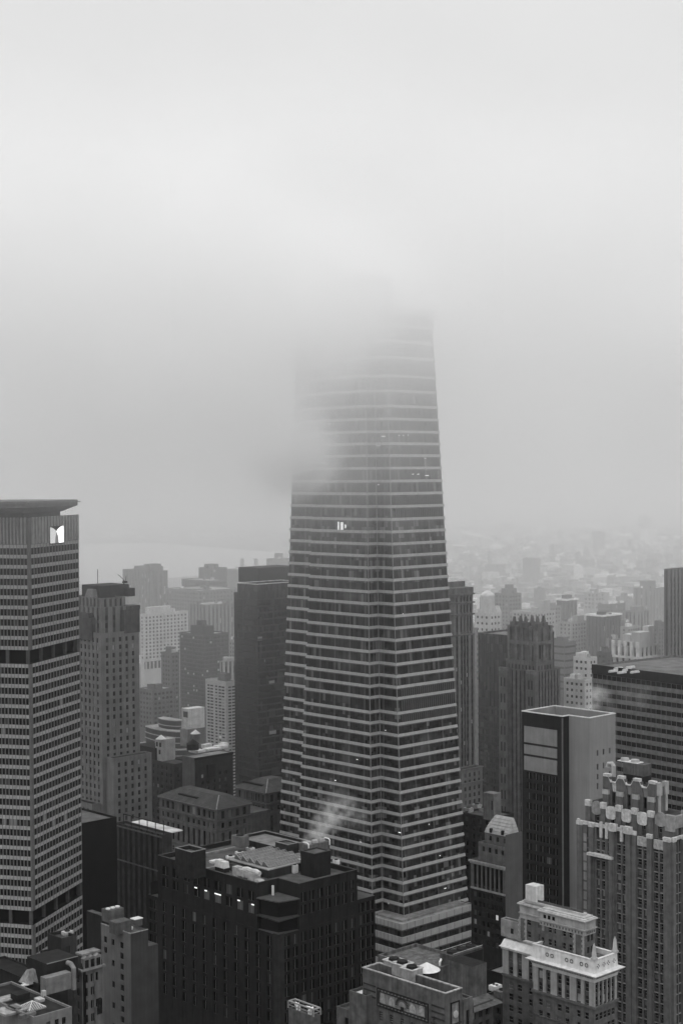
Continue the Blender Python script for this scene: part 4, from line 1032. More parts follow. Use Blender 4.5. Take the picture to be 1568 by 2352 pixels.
for (yy, xx) in ((py0 + .05, e), (py0 + 3.0, e), (pyl - 2.6, e + 1.6), (pyl - .3, e + 1.6)):
    for k in range(9): mb.box(xx - .06, xx + .1, yy, yy + (.9 if k % 2 else .6), zb_ + .68 * k, zb_ + .68 * k + .6)
c.part('quoin', mb, [stone('quoin_stone', .34, .2, .6)], 'stuff')
mb = MB()
pq = [(px0 - .1, py0 - .1), (pxr + .1, py0 - .1), (pxr + .1, pyw), (px0 - .1, pyw)]; pr_ = [(px0 + 1.5, pyw), (pxr + .1, pyw), (pxr + .1, pyl + .1), (px0 + 1.5, pyl + .1)]
for P in (pq, pr_):
    mb.prism(offset(P, .5), zt, zt + .3); mb.prism(offset(P, .15), zt + .3, zt + .6); mb.prism(offset(P, -.5), zt + .6, zt + 1.0)
mb.prism(offset([(px0, py0), (pxr, py0), (pxr, pyl), (px0, pyl)], -1.5), zt + 1.0, zt + 1.6)
c.part('stepped_roof', mb, [stone('stepped_roof_stone', .44, .22, .5, streak=.4)])
mb = MB(); mb.box(px0 + 2.0, px0 + 2.2, py0 + 2, pyl - 2, zt + 1.6, zt + 2.2); c.part('roof_rail', mb, [stone('rail_grey', .14, .2)])
mb = MB(); bx, by = lxy(c, 1231, 2074, zt + 1.6); mb.box(bx, bx + 3.4, by, by + 3.9, zt + 1.6, zt + 6.0); c.part('lift_house', mb, [stone('lift_house_render', .5, .22, .6)])
mb = MB(); mb.box(bx + .05, bx + .0, by + 3, by + 3.4, zt + 2.5, zt + 4.2); 
mb = MB(); lw = c.yat(1153, px0 + 3, pyl, zt - 4)
zlw = c.zat(2121, px0 + 2.5, pyl + 2); c.part('corner_annex', (lambda m: (m.prism([(px0 + 2.4, pyl), (pxr, pyl), (pxr, lw), (px0 + 2.4, lw)], zb_ - 1, zlw, top=False), m.ring(offset([(px0 + 2.4, pyl), (pxr, pyl), (pxr, lw), (px0 + 2.4, lw)], -.4), [(px0 + 2.4, pyl), (pxr, pyl), (pxr, lw), (px0 + 2.4, lw)], zlw, zlw + .25), m.poly([(px0 + 2.4, pyl, zlw - .7), (pxr, pyl, zlw - .7), (pxr, lw, zlw - .7), (px0 + 2.4, lw, zlw - .7)], 1), m.box(px0 + 2.36, px0 + 2.5, pyl + (lw - pyl) * .4, pyl + (lw - pyl) * .4 + 1, zlw - 3.4, zlw - 1.9, 1), m)[-1])(MB()), [stone('annex_render', .3, .25, .5), DARK])
for (x, y) in ((.35, .35), (c.wr - .35, .35)):
    mb = MB(); mb.prism([(x - .7, y - .7), (x + .7, y - .7), (x + .7, y + .7), (x - .7, y + .7)], H + .2, H + .8); mb.prism([(x - .5, y - .5), (x + .5, y - .5), (x + .5, y + .5), (x - .5, y + .5)], H + .8, H + 3.8, [(x - .28, y - .28), (x + .28, y - .28), (x + .28, y + .28), (x - .28, y + .28)]); mb.cyl(x, y, H + 3.8, H + 4.7, .34, .03, 8)
    c.part('finial', mb, [stone('finial_stone', .45, .25)])
c.lit = [(1233, 2226 + 3, LITDIM)]
c.finish()

# ================================================================== buttressed tower with white terracotta crowns (right edge)
TAN = stone('tan_brick', .195, .22, .5); WTC = stone('white_terracotta', .52, .28, 1.1, 1.2); TSP = stone('dark_spandrel', .075, .25)
de = Bld('crowned_tower', 'tan brick tower with notched white terracotta crowns stepping in tier by tier', 'skyscraper', 1541, 1932, 480, 1326, 1600, wall=[TAN, TSP, WTC], glass=pane('deco_glass', .010, .022, .10, .24), roof=stone('deco_roof', .08, .4, .3, streak=0))
d = de; z3 = d.H; fh = 23.5 / FOC * 482
# shaft: piers and paired windows
yp = lambda px, x=0, z=None: d.yat(px, x, 0, z3 - 20 if z is None else z)
zlow = d.zat(2352) - 12
dr = rows(z3 - 3.0, fh, 1.95, zlow, 1.5)
pc = [(1348, 1353.5), (1369.5, 1377), (1381.5, 1389), (1395, 1402), (1416, 1425.5), (1429, 1438.5), (1463, 1473.5), (1477.5, 1487.5), (1501, 1511), (1515, 1525)]
Lc = [(yp(b_), yp(a_)) for a_, b_ in pc][::-1]
d.facade('L', 0, 0, d.wl, 0, z3, Lc, dr, .3, 'hung', .45, 0, 1)
Rw = d.wr; Rc = []
k = 2.2
while k < Rw - 3: Rc += [(k, k + 1.25), (k + 1.75, k + 3.0)]; k += 5.2
d.facade('R', 0, 0, Rw, 0, z3, Rc, dr, .3, 'hung', .45, 0, 1)
d.W.prism([(Rw, .02), (Rw, d.wl), (0, d.wl)], 0, z3, top=False); d.Rf.poly([(0, 0, z3 - .6), (Rw, 0, z3 - .6), (Rw, d.wl, z3 - .6), (0, d.wl, z3 - .6)])
for (a_, b_, pj) in ((1326, 1339, .5), (1353.5, 1365, .6), (1402.5, 1413.5, 1.1), (1439.5, 1451, .9), (1452, 1462, .5), (1488.5, 1499, .9), (1526, 1541, .8)):
    y0, y1 = yp(b_), yp(a_); y0 = max(y0, 0); mb = MB(); mb.box(-pj, .02, y0, y1, 0, z3 - .4, 0); mb.box(-pj - .12, .02, y0 - .08, y1 + .08, z3 - .4, z3 + .9, 1); d.part('buttress', mb, [TAN, WTC])
for f in range(5):
    x = .1 + f * 5.2
    if x < Rw - 2: mb = MB(); mb.box(x, x + 1.4, -.8, .02, 0, z3 - .4, 0); mb.box(x - .08, x + 1.48, -.92, .02, z3 - .4, z3 + .9, 1); d.part('buttress', mb, [TAN, WTC])
# light infill strip on the far left edge and projecting lower bay
mb = MB(); y0, y1 = yp(1347), yp(1339.5)
for k in range(16): mb.box(-.06, .02, y0, y1, z3 - 3 - fh * (k + .8), z3 - 3 - fh * k)
d.part('pale_panel', mb, [stone('pale_panel_render', .33, .2)])
mb = MB(); y0, y1 = yp(1412), yp(1357); zq = d.zat(1962, 0, y1); 
mb.box(-1.9, -.02, y0, y0 + 1.2, 0, zq); mb.box(-1.9, -.02, y1 - 1.2, y1, 0, zq); mb.box(-2.1, -.02, y0 - .2, y1 + .2, zq, zq + .8, 1)
d.part('bay_frame', mb, [TAN, WTC])
# sills: thin pale lines under each window row
mb = MB()
for (c0, c1) in Lc:
    for (r0, r1) in dr: mb.box(.02, .5, c0 + .02, c1 - .02, r1 + .02, r1 + .26)
for (c0, c1) in Rc:
    for (r0, r1) in dr: mb.box(c0 + .02, c1 - .02, .02, .5, r1 + .02, r1 + .26)
d.part('lintel', mb, [stone('lintel_pale', .30, .25)], 'stuff')
# jagged white coping of the shaft
mb = MB(); y0, y1 = yp(1447, z=z3), d.wl; mb.box(-.25, .5, y0, y1, z3 - .1, z3 + 1.0); mb.box(-.25, .5, d.wl - .6, d.wl + .1, z3, z3 + 1.4); mb.box(0, Rw, -.3, .4, z3 - .1, z3 + .8)
for px in (1381, 1394, 1428): y = yp(px, z=z3); mb.box(-.5, .05, y - .5, y + .5, z3 - 3.2, z3 + 1.8)
for px in (1410, 1444): y = yp(px, z=z3); mb.box(-1.3, .05, y - 1.4, y + 1.4, z3 - .2, z3 + 2.0)
d.part('shaft_crown', mb, [WTC])
for a_, b_ in ((1463, 1488), (1501, 1527)):
    mb = MB(); y0, y1 = yp(b_, z=z3), yp(a_, z=z3); mb.prism([(-.3, y0), (.05, y0), (.05, y1), (-.3, y1)], z3 - 3.4, z3 - .4, [(-.6, y0 + .4), (.05, y0 + .4), (.05, y1 - .4), (-.6, y1 - .4)])
    d.part('crest_panel', mb, [stone('crest_panel_glaze', .42, .35, 1.4)])
# middle tier
m2x, m2y = lxy(d, 1537, 1876, z3 + 0); z2 = d.zat(1876, 3.0, 3.0)
tx, ty = 2.6, 1.2; tyl = d.yat(1346, tx, ty, z2)
pcs = [(1366, 1376), (1403, 1410), (1437, 1446), (1474, 1483), (1511, 1520)]
Tc = [(d.yat(b_, tx, ty, z2 - 6), d.yat(a_, tx, ty, z2 - 6)) for a_, b_ in pcs][::-1]
t2 = [(z3 + 1.0, z3 + 3.4), (z3 + 4.6, z2 - 2.9)] if z2 - 2.9 > z3 + 5.2 else [(z3 + 1.0, z2 - 2.9)]
rx = Rw - 2
d.facade('L', tx, ty, tyl, z3 - .6, z2, Tc, t2, .3, 'hung', .4, 0, 1); d.facade('R', ty, tx, rx, z3 - .6, z2, [(tx + 3, tx + 4.4), (tx + 8, tx + 9.4), (tx + 13, tx + 14.4)], t2, .3, 'hung', .4, 0, 1)
d.W.prism([(rx, ty), (rx, tyl), (tx, tyl)], z3 - .6, z2, top=False); d.Rf.poly([(tx, ty, z2 - .8), (rx, ty, z2 - .8), (rx, tyl, z2 - .8), (tx, tyl, z2 - .8)])
Y2 = lambda px: d.yat(px, tx, ty, z2)
for (a_, b_) in ((1347, 1358), (1382, 1392), (1417, 1428), (1453, 1464), (1490, 1502)):
    y0, y1 = Y2(b_), Y2(a_); mb = MB(); mb.box(tx - .8, tx + .02, y0, y1, z3 - .6, z2 - 1.0, 0); mb.box(tx - .95, tx + .3, y0 - .1, y1 + .1, z2 - 1.0, z2 + .9, 1); d.part('buttress', mb, [TAN, WTC])
for px in (1404, 1440, 1476):
    y = Y2(px); mb = MB(); n = 16; o = [(math.copysign(abs(math.cos(6.2832 * (k + .5) / n)) ** .55, math.cos(6.2832 * (k + .5) / n)), math.copysign(abs(math.sin(6.2832 * (k + .5) / n)) ** .55, math.sin(6.2832 * (k + .5) / n))) for k in range(n)]
    for (fx, rr, mt) in ((-.55, 1.95, 0),):
        P = [(tx + fx, y + rr * a, z2 - 2.0 + rr * 1.05 * b_) for a, b_ in o]; mb.poly(P, 0)
        for k in range(n): (p, q) = (P[k], P[(k + 1) % n]); mb.poly([p, q, (tx, q[1], q[2]), (tx, p[1], p[2])], 0)
    d.part('medallion', mb, [WTC])
def crest(b, x, y0, y1, z, rise, mats, name='crest'):
    n = 8; mb = MB()
    for k in range(n):
        ya, yb = y0 + (y1 - y0) * k / n, y0 + (y1 - y0) * (k + 1) / n; f = math.sin(math.pi * (k + .5) / n)
        mb.box(x - .35, x + .5, ya, yb, z - 3.2 + .7 * (1 - f), z + rise * f)
    b.part(name, mb, mats)
for a_, b_ in ((1359, 1381), (1505, 1530)): crest(d, tx, Y2(b_), Y2(a_), z2 - .3, 1.2, [stone('crest_render', .34, .25, .8)])
mb = MB(); mb.box(tx - .5, tx + .6, ty - .5, ty + 2.6, z2 - 4.4, z2 + .6); mb.box(tx + .6, rx, ty - .4, ty + .5, z2 - 3.6, z2 + .2)
for k in range(4): mb.box(tx + 5 + 5 * k, tx + 7 + 5 * k, ty - .7, ty + .5, z2 - 3.8, z2 + 1.4)
d.part('corner_crest', mb, [stone('crest_render', .34, .25, .8)])
# top tier
ux, uy = lxy(d, 1510, 1803, d.zat(1803, 7, 5)); ux, uy = 6.5, uy; z1 = d.zat(1803, ux, uy); uy = lxy(d, 1510, 1803, z1)[1]; ux = lxy(d, 1510, 1803, z1)[0]
uyl = d.yat(1384, ux, uy, z1); uxr = d.xat(1532, uy, ux, z1)
U = lambda px: d.yat(px, ux, uy, z1)
tc_ = [(U(b_), U(a_)) for a_, b_ in ((1403, 1414), (1438, 1449), (1475, 1486))][::-1]
d.facade('L', ux, uy, uyl, z2 - .8, z1 - 4.6, [(a_ + .25, b_ - .25) for a_, b_ in tc_], [(z2 + .3, z1 - 5.0)], .4, 'plain', .5, 0, 1)
d.facade('R', uy, ux, uxr, z2 - .8, z1 - 1, [], [])
d.W.prism([(uxr, uy), (uxr, uyl), (ux, uyl)], z2 - .8, z1 - 1, top=False)
W = d.W
for (y0, y1) in tc_:
    mb = MB(); mb.box(ux + .3, ux + .8, y0, y1, z1 - 4.6, z1 - 1.6); d.part('pale_panel', mb, [WTC if y0 == tc_[2][0] else stone('tier_panel', .3, .2)])
mb = MB(); edges = [uy] + [v for c_ in tc_ for v in c_] + [uyl]
for k in range(0, len(edges), 2):
    y0, y1 = edges[k], edges[k + 1]; mb.box(ux - .3, ux + .9, y0 + .3, y1 - .3, z1 - 4.6, z1, 0)
    mb.prism([(ux - .3, y0 - .5), (ux + .9, y0 - .5), (ux + .9, y0 + .3), (ux - .3, y0 + .3)], z1 - 4.6, z1 - 1.5, [(ux - .3, y0 + .2), (ux + .9, y0 + .2), (ux + .9, y0 + .3), (ux - .3, y0 + .3)], 0) if k else None
d.part('parapet_block', mb, [TAN])
for k in range(0, len(edges), 2):
    y0, y1 = edges[k], edges[k + 1]; yc = (y0 + y1) / 2; w_ = min((y1 - y0) / 2, 1.5)
    mb = MB(); mb.box(ux - .9, ux + .02, yc - w_ * .75, yc + w_ * .75, z2 - .8, z1 - 4.0, 0); mb.box(ux - 1.0, ux + .02, yc - w_ * .8, yc + w_ * .8, z1 - 5.6, z1 - 4.0, 1); d.part('buttress', mb, [TAN, stone('buttress_cap', .42, .2)])
    mb = MB(); mb.box(ux - .5, ux + 1.0, yc - w_ * .8, yc + w_ * .8, z1, z1 + .9); d.part('crown_cap', mb, [WTC])
for (y0, y1) in tc_:
    mb = MB(); 
    for (a0, a1, za, zb2) in ((y0 - 1.0, y0, z1 + .3, z1 - 1.4), (y0, y1, z1 - 1.4, z1 - 1.4), (y1, y1 + 1.0, z1 - 1.4, z1 + .3)):
        mb.poly([(ux - .4, a0, za), (ux - .4, a1, zb2), (ux + .5, a1, zb2), (ux + .5, a0, za)]); mb.poly([(ux - .4, a0, za - .35), (ux - .4, a1, zb2 - .35), (ux - .4, a1, zb2), (ux - .4, a0, za)])
    d.part('coping', mb, [WTC])
for x in (ux + .2, uxr - 1.4): mb = MB(); mb.box(x, x + .9, uy - .5, uy + .3, z2, z1 - 3.5); mb.box(x - .3, x + 1.4, uy - .6, uy + .8, z1 - 3.5, z1 + .5); d.part('buttress', mb, [stone('buttress_cap', .42, .2)])
d.Rf.poly([(ux, uy, z1 - 1.6), (uxr, uy, z1 - 1.6), (uxr, uyl, z1 - 1.6), (ux, uyl, z1 - 1.6)])
gx, gy = lxy(d, 1478, 1758, z1 + 4.5); gyl = d.yat(1431, gx, gy, z1 + 4.5); gxr = d.xat(1495, gy, gx, z1 + 4.5)
mb = MB(); mb.box(gx, gxr, gy, gyl, z1 - 1.6, z1 + .8, 1); mb.box(gx - .05, gxr + .05, gy - .05, (gy + gyl) / 2 - .06, z1 + .8, z1 + 4.5, 0); mb.box(gx - .05, gxr + .05, (gy + gyl) / 2 + .06, gyl + .05, z1 + .8, z1 + 4.5, 0); d.part('screen_house', mb, [stone('screen_brick', .16, .25, .6), DARK])
d.finish()
def fanpair(o):
    for k in (0, 1): P1(o, 'fan', lambda m: m.cyl(1.6, 1.8 + 4 * k, .2, 1.0, 1.5, 1.3), [stone('fan_ring', .4, .2)])
    P1(o, 'deck', lambda m: m.box(-.1, 3.4, -.2, 7.6, 0, .2), [PALE])
equip(d, 'rooftop_fans', 'pair of fan cowls on the brick box crowning the terracotta tower', 'fan', 1462, 1755, z1 + 4.5, fanpair)
equip(d, 'exhaust_hood', 'pale curved exhaust hood beside the brick box on the crowned tower', 'vent', 1409, 1786, z1 - 1.6, lambda o: P1(o, 'hood', lambda m: (m.tube([(0, 0, 0), (0, 0, 3.6), (.2, .8, 4.4), (.2, 2.2, 4.2), (.2, 2.6, 3)], .7, 10)), [stone('hood_pale', .5, .25)]))

# ================================================================== blank sided box tower
bx_ = Bld('blank_sided_tower', 'tower with a blank pale side wall and three big pale panels on dark glass', 'building', 1291, 1647, 545, 1198, 1306, wall=[stone('dark_cladding', .035, .2, .3), stone('render_blank', .33, .10, .12, .9)], glass=pane('box_glass', .006, .012, .03, .09), roof=stone('box_roof', .10, .5, .25, streak=0))
b = bx_; H = b.H; x1 = b.wr; q = b.P(x1, 0, H)
yo = -(b.yat(1306, x1, 0, H) - b.yat(1353, x1, 0, H)); yo = b.yat(1353, x1, 0, H); x2 = b.xat(1413, yo, x1, H); yl = b.wl
b.facade('L', 0, 0, yl, 0, H, [(yl * .12, yl * .24), (yl * .28, yl * .40), (yl * .44, yl * .56), (yl * .60, yl * .72), (yl * .76, yl * .90)], rows(b.zat(1757), 3.6, 2.3, b.zat(2090), 1), .25, 'split')
b.W.prism([(0, 0), (x1, 0)], 0, H, top=False, m=0)
slots = []
zz = b.zat
bl = lambda px: b.xat(px, yo, x1, H)
cs = [(bl(p) - .45, bl(p) + .45) for p in (1371.5, 1385.5, 1399.5)]
rs = [(zz(a2, x1 + 8, yo), zz(a1, x1 + 8, yo)) for a1, a2 in ((1721, 1734), (1752, 1766), (1775, 1788), (1796, 1810))][::-1]
b.facade('R', yo, x1, x2, 0, H, cs, rs, .5, 'plain', 0, 1); b.W.prism([(x1, 0), (x1, yo)], 0, H, top=False, m=1)
b.W.prism([(x2, yo), (x2, yl), (0, yl)], 0, H, top=False, m=1)
out = [(0, 0), (x1, 0), (x1, yo), (x2, yo), (x2, yl), (0, yl)]; inn = offset(out, -.5)
mb = MB(); mb.ring(inn, offset(out, .12), H, H + .3); b.part('coping', mb, [stone('coping_bright', .66, .15)])
for k in range(6):
    j = (k + 1) % 6; b.W.poly([(*inn[k], H), (*inn[j], H), (*inn[j], H - 3.2), (*inn[k], H - 3.2)], 1)
b.Rf.poly([(x, y, H - 3.2) for x, y in inn])
for (pa, pb2) in ((1672, 1710), (1715, 1737), (1742, 1757 + 18)):
    mb = MB(); y0, y1 = b.yat(1279, 0, 0, zz(pa)), b.yat(1203.5, 0, 0, zz(pa)); mb.box(-.12, .02, y0, y1, zz(pb2 + 6, 0, y0), zz(pa + 6, 0, y0)); b.part('blank_panel', mb, [stone('panel_render', .31, .12, .3)])
mb = MB(); mb.box(-.3, .1, -.3, .1, 20, H - .5); b.part('edge_trim', mb, [stone('edge_trim_metal', .22, .15)])
mb = MB(); mb.box(4, 8, 6, yl - 4, H - 3.2, H - 1.2); mb.box(x1 + 3, x1 + 5, 2, 12, H - 3.2, H - 1.0); mb.tube([(9, 3, H - 2.4), (x2 - 4, 3, H - 2.4)], .3, 6); b.part('roof_plant', mb, [stone('roof_plant_metal', .22, .4, .8)])
b.finish()
mb_ = lambda px, py: pt(px, py, 565)
steam('steam_plume', 'pale steam drifting off the roof of the blank sided tower', [(mb_(1340, 1622), 3.6, .8), (mb_(1356, 1612), 5, .9), (mb_(1366, 1602), 6, .8), (mb_(1380, 1602), 5.5, .5), (mb_(1398, 1612), 4.5, .3), (mb_(1412, 1612), 5, .18), (mb_(1440, 1590), 6, .12), (mb_(1470, 1600), 7, .09)], .15, 9, .16)
# ================================================================== bottom left cluster
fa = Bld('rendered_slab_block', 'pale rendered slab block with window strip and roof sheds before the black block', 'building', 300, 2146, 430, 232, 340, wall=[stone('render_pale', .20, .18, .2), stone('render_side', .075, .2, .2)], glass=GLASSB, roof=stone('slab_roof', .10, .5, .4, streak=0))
b = fa; H = b.H
def yc_at(b, px, x=0): return b.yat(px, x, 0, b.H - 8)
rws = rows(H - 2.2, 2.75 * 430 / 400, 1.75, b.zat(2352) - 8, 1.0)
b.facade('L', 0, 0, b.wl, 0, H, [(yc_at(b, 284), yc_at(b, 276)), (yc_at(b, 263), yc_at(b, 256.5)), (yc_at(b, 246), yc_at(b, 239))], rws, .3, skip=lambda c, r: (c == 1 and r % 2 == 0) or (c == 2 and r < len(rws) - 2))
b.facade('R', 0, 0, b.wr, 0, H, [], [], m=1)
b.W.prism([(b.wr, .02), (b.wr, b.wl), (0, b.wl)], 0, H, top=False); b.Rf.poly([(0, 0, H - .7), (b.wr, 0, H - .7), (b.wr, b.wl, H - .7), (0, b.wl, H - .7)])
z2 = b.zat(2173, b.wr + 1, 0); x2 = b.xat(363, 0, b.wr, z2)
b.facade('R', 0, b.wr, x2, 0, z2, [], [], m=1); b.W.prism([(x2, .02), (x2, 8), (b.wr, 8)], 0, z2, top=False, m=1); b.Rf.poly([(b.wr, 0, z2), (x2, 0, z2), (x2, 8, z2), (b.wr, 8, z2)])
z3 = H + .3; y3 = b.yat(199, 4, b.wl, H)
b.facade('L', 4, b.wl, y3, 0, z3, [], [], m=1); b.W.prism([(4, b.wl), (b.wr, b.wl), (b.wr, y3), (4, y3)], 0, z3 - .01, top=False, m=1); b.Rf.poly([(4, b.wl, z3), (b.wr, b.wl, z3), (b.wr, y3, z3), (4, y3, z3)])
mb = MB(); mb.box(-.08, b.wr, -.08, 0, H - .02, H + .25); mb.box(-.08, 0, 0, b.wl, H - .02, H + .25); b.part('coping', mb, [stone('coping_worn', .36, .35, 1.2)])
x, y = lxy(b, 268, 2122, H + 2.6); mb = MB(); mb.box(x, x + 5, y, y + 3.6, H - .7, H + 2.6); b.part('stair_head', mb, [stone('stair_head_render', .12, .3, .6)])
b.finish()
def tanked(o):
    P1(o, 'casing', lambda m: m.box(0, 5.0, 0, 3.6, 1.2, 4.6), [stone('tank_casing', .14, .35, .6)])
    for k in range(3): P1(o, 'fan', lambda m: m.cyl(.9 + 1.6 * k, 1.8, 4.6, 4.9, .65), [PALE])
    P1(o, 'leg', lambda m: [m.box(a, a + .2, c_, c_ + .2, 0, 1.2) for a in (.1, 4.7) for c_ in (.1, 3.3)], [DARK])
equip(b, 'cooling_unit', 'box cooler with three pale fans standing on the rendered slab block', 'cooling unit', 251, 2131, H - .7, tanked)
equip(b, 'roof_hatch', 'small shed with a bright white top at the corner of the rendered slab block', 'shed', 310, 2130, H - .7, lambda o: (P1(o, 'shed', lambda m: m.box(0, 2.6, 0, 2, 0, 1.9), [stone('shed_side', .14, .3)]), P1(o, 'top', lambda m: m.box(-.15, 2.75, -.15, 2.15, 1.9, 2.1), [ROOFW])))
equip(b, 'vent_box', 'little white vent near the front corner of the rendered slab block', 'vent box', 299, 2138, H - .7, ac(1.0, .9, .9, ROOFW, 0))
# ornate block with dormers
fb = Bld('dormered_block', 'stone block with a steep dormered roof and an arched window beside the rendered slab', 'building', 188, 2201, 395, 168, 236, wall=[stone('ornate_stone', .19, .28, .4, 1.2), stone('ornate_dark', .05, .3)], glass=GLASSB, roof=stone('ornate_roof', .16, .5, .5))
b = fb; H = b.H; zc = b.zat(2232)
b.facade('R', 0, 0, b.wr, 0, zc, [(b.wr * f - .7, b.wr * f + .7) for f in (.16, .52, .66)], rows(zc, 3.4, 2.1, b.zat(2352) - 6, 1.2), .3, 'split', skip=lambda c, r: c == 2 and r % 2)
b.facade('L', 0, 0, b.wl, 0, zc, [(1.2, 2.5)], rows(zc, 3.4, 2.1, b.zat(2352) - 6, 1.2), .3, 'split')
b.W.prism([(b.wr, .02), (b.wr, b.wl), (0, b.wl)], 0, zc, top=False)
mb = MB(); mb.prism([(-.1, -.1), (b.wr, -.1), (b.wr, b.wl), (-.1, b.wl)], zc, H, [(.9, 1.2), (b.wr, 1.2), (b.wr, b.wl), (.9, b.wl)], 1); mb.ring(offset([(0, 0), (b.wr, 0), (b.wr, b.wl), (0, b.wl)], -.5), offset([(0, 0), (b.wr, 0), (b.wr, b.wl), (0, b.wl)], .5), zc - .1, zc + .4, 0)
mb.prism([(.6, .8), (b.wr, .8), (b.wr, b.wl), (.6, b.wl)], H, H + .5, None, 2)
b.part('mansard', mb, [stone('ornate_cornice', .26, .3), stone('mansard_slate', .05, .35), stone('mansard_top', .24, .45, .6, streak=0)])
for f in (.2, .48, .76):
    mb = MB(); x = b.wr * f; mb.box(x - .85, x + .85, -.25, 1.0, zc + .4, zc + 3.0, 0); mb.box(x - .6, x + .6, -.3, -.2, zc + .6, zc + 2.6, 1); mb.prism([(x - 1, -.35), (x + 1, -.35), (x + 1, 1), (x - 1, 1)], zc + 3.0, zc + 3.5, [(x - .1, -.35), (x + .1, -.35), (x + .1, 1), (x - .1, 1)], 0)
    b.part('dormer', mb, [stone('ornate_cornice', .26, .3), GLASSB])
mb = MB(); x = b.wr * .82; za, zb = b.zat(2330, x, 0), b.zat(2292, x, 0); n = 8
P = [(x - .8, -.06, za), (x + .8, -.06, za)] + [(x + .8 * math.cos(math.pi * k / n), -.06, zb - .8 + .8 * math.sin(math.pi * k / n)) for k in range(n + 1)]; mb.poly(P); b.part('arched_window', mb, [GLASSB])
mb = MB(); mb.box(.3, 1.0, -.25, .02, 20, zc - .2); b.part('drain_strip', mb, [stone('drain_dark', .008, .2)])
b.finish()
# the dark hollow behind with its string of lamps
ho = Bld('dark_court_block', 'dark rear wall with a string of bright lamps between the dormered block and the slab', 'building', 205, 2190, 452, 190, 252, wall=[stone('court_wall', .012, .4, .5)], glass=GLASSB)
ho.mass(0, ho.wr, 0, ho.wl, 0, ho.H, None, None, par=.3)
for (px, py) in ((239, 2198), (233, 2217), (253 - 2, 2236), (250, 2258.5), (251, 2281.5), (219, 2324.5), (210.5, 2343), (245.5, 2346), (231, 2288)):
    x = ho.xat(px, 0, 0, ho.zat(py)); z = ho.zat(py, x, 0); mb = MB(); r = .32 if py < 2345 and px != 231 else .16
    mb.cyl(x, -.35, z - r, z + r, r * .7, r, 10); ho.part('lamp', mb, [SPARK])
ho.finish()
# dark slab with its lower steps
fc = Bld('dark_stepped_block', 'dark blind slab with narrow pale edge stepping down toward the tower grid', 'building', 141.5, 2157, 415, 109, 176, wall=[stone('slab_dark', .035, .25, .3), stone('slab_front', .07, .3, .6)], glass=GLASSB, roof=stone('stepped_dark_roof', .08, .5, .4, streak=0))
b = fc; H = b.H
b.mass(0, b.wr, 0, b.wl, 0, H, dict(cols=[(1.2, 2.6), (4.4, 5.6)], rows=rows(H, 3.4, 2, b.zat(2260), 2.4), m=1), None, par=.8)
z1 = b.zat(2193, 0, b.wl); y1 = b.yat(90, 0, b.wl, z1); b.mass(.3, 9, b.wl, y1, 0, z1, None, None, par=.4)
zf = b.zat(2216, -3, -1); mb = MB(); mb.box(-3.2, .0, -2.6, 2, 0, zf); mb.box(-3.6, -3.2, -2.7, -2.0, 0, zf + .2, 1); b.part('front_bay', mb, [stone('slab_dark', .035), stone('bay_edge_pale', .22, .3)])
b.finish()
equip(b, 'vent_box', 'pale low vent on top of the dark blind slab', 'vent box', 150, 2152, H - .8, ac(2.6, 2.0, 1.0, METAL, 1))
# skylight roof at the very corner
fd = Bld('skylight_roof_block', 'flat dark roof with a glass pyramid skylight over a pale wall in the corner', 'building', 77, 2338, 352, -60, 165, wall=[stone('corner_wall', .24, .2, .4), DARK], glass=GLASSB, roof=stone('corner_roof', .028, .5, .4, streak=0))
b = fd; H = b.H
b.mass(0, b.wr, 0, b.wl, 0, H, dict(cols=[(b.wr * f - .55, b.wr * f + .55) for f in (.38, .60, .79)], rows=[(H - 3.6, H - 1.9)]), None, par=.5)
def pyr(o):
    P1(o, 'glazing', lambda m: m.prism([(-2.2, -2.2), (2.2, -2.2), (2.2, 2.2), (-2.2, 2.2)], .3, 1.6, [(-.05, -.05), (.05, -.05), (.05, .05), (-.05, .05)]), [stone('pyramid_glass', .22, .3, .9, streak=0)])
    def bars(m):
        for (a, c_) in ((-1, -1), (1, -1), (1, 1), (-1, 1)): m.tube([(2.2 * a, 2.2 * c_, .34), (0, 0, 1.66)], .1, 5)
        for k in range(-3, 4):
            f = abs(k) / 4
            for s1 in (-1, 1):
                m.tube([(k * .55, s1 * 2.2, .34), (k * .55, s1 * 2.2 * f, .34 + 1.3 * (1 - f))], .05, 4); m.tube([(s1 * 2.2, k * .55, .34), (s1 * 2.2 * f, k * .55, .34 + 1.3 * (1 - f))], .05, 4)
    P1(o, 'bars', bars, [stone('pyramid_bar', .6, .15)])
    P1(o, 'curb', lambda m: m.box(-2.35, 2.35, -2.35, 2.35, 0, .3), [stone('pyramid_curb', .3, .3)])
equip(b, 'pyramid_skylight', 'small glass pyramid skylight on the dark corner roof', 'skylight', 74, 2316, H - .5, pyr)
equip(b, 'roof_sheet', 'bright pale membrane patch along the corner roof edge', 'roof patch', 20, 2296, H - .5, lambda o: P1(o, 'sheet', lambda m: m.box(-9, 4, -1.2, 2.2, 0, .25), [stone('sheet_pale', .34, .3, .8)]))
equip(b, 'roof_beam', 'thin pale beam lying across the corner roof below the pyramid', 'beam', 57, 2338, H - .5, lambda o: P1(o, 'beam', lambda m: (m.box(-.3, .3, -1, 9, .6, 1.0), m.box(-.2, .2, -.5, 0, 0, .6), m.box(-.2, .2, 8, 8.5, 0, .6), m.box(-1.5, 2.5, -.8, .4, 0, .9)), [stone('beam_grey', .2, .4, .8)]))
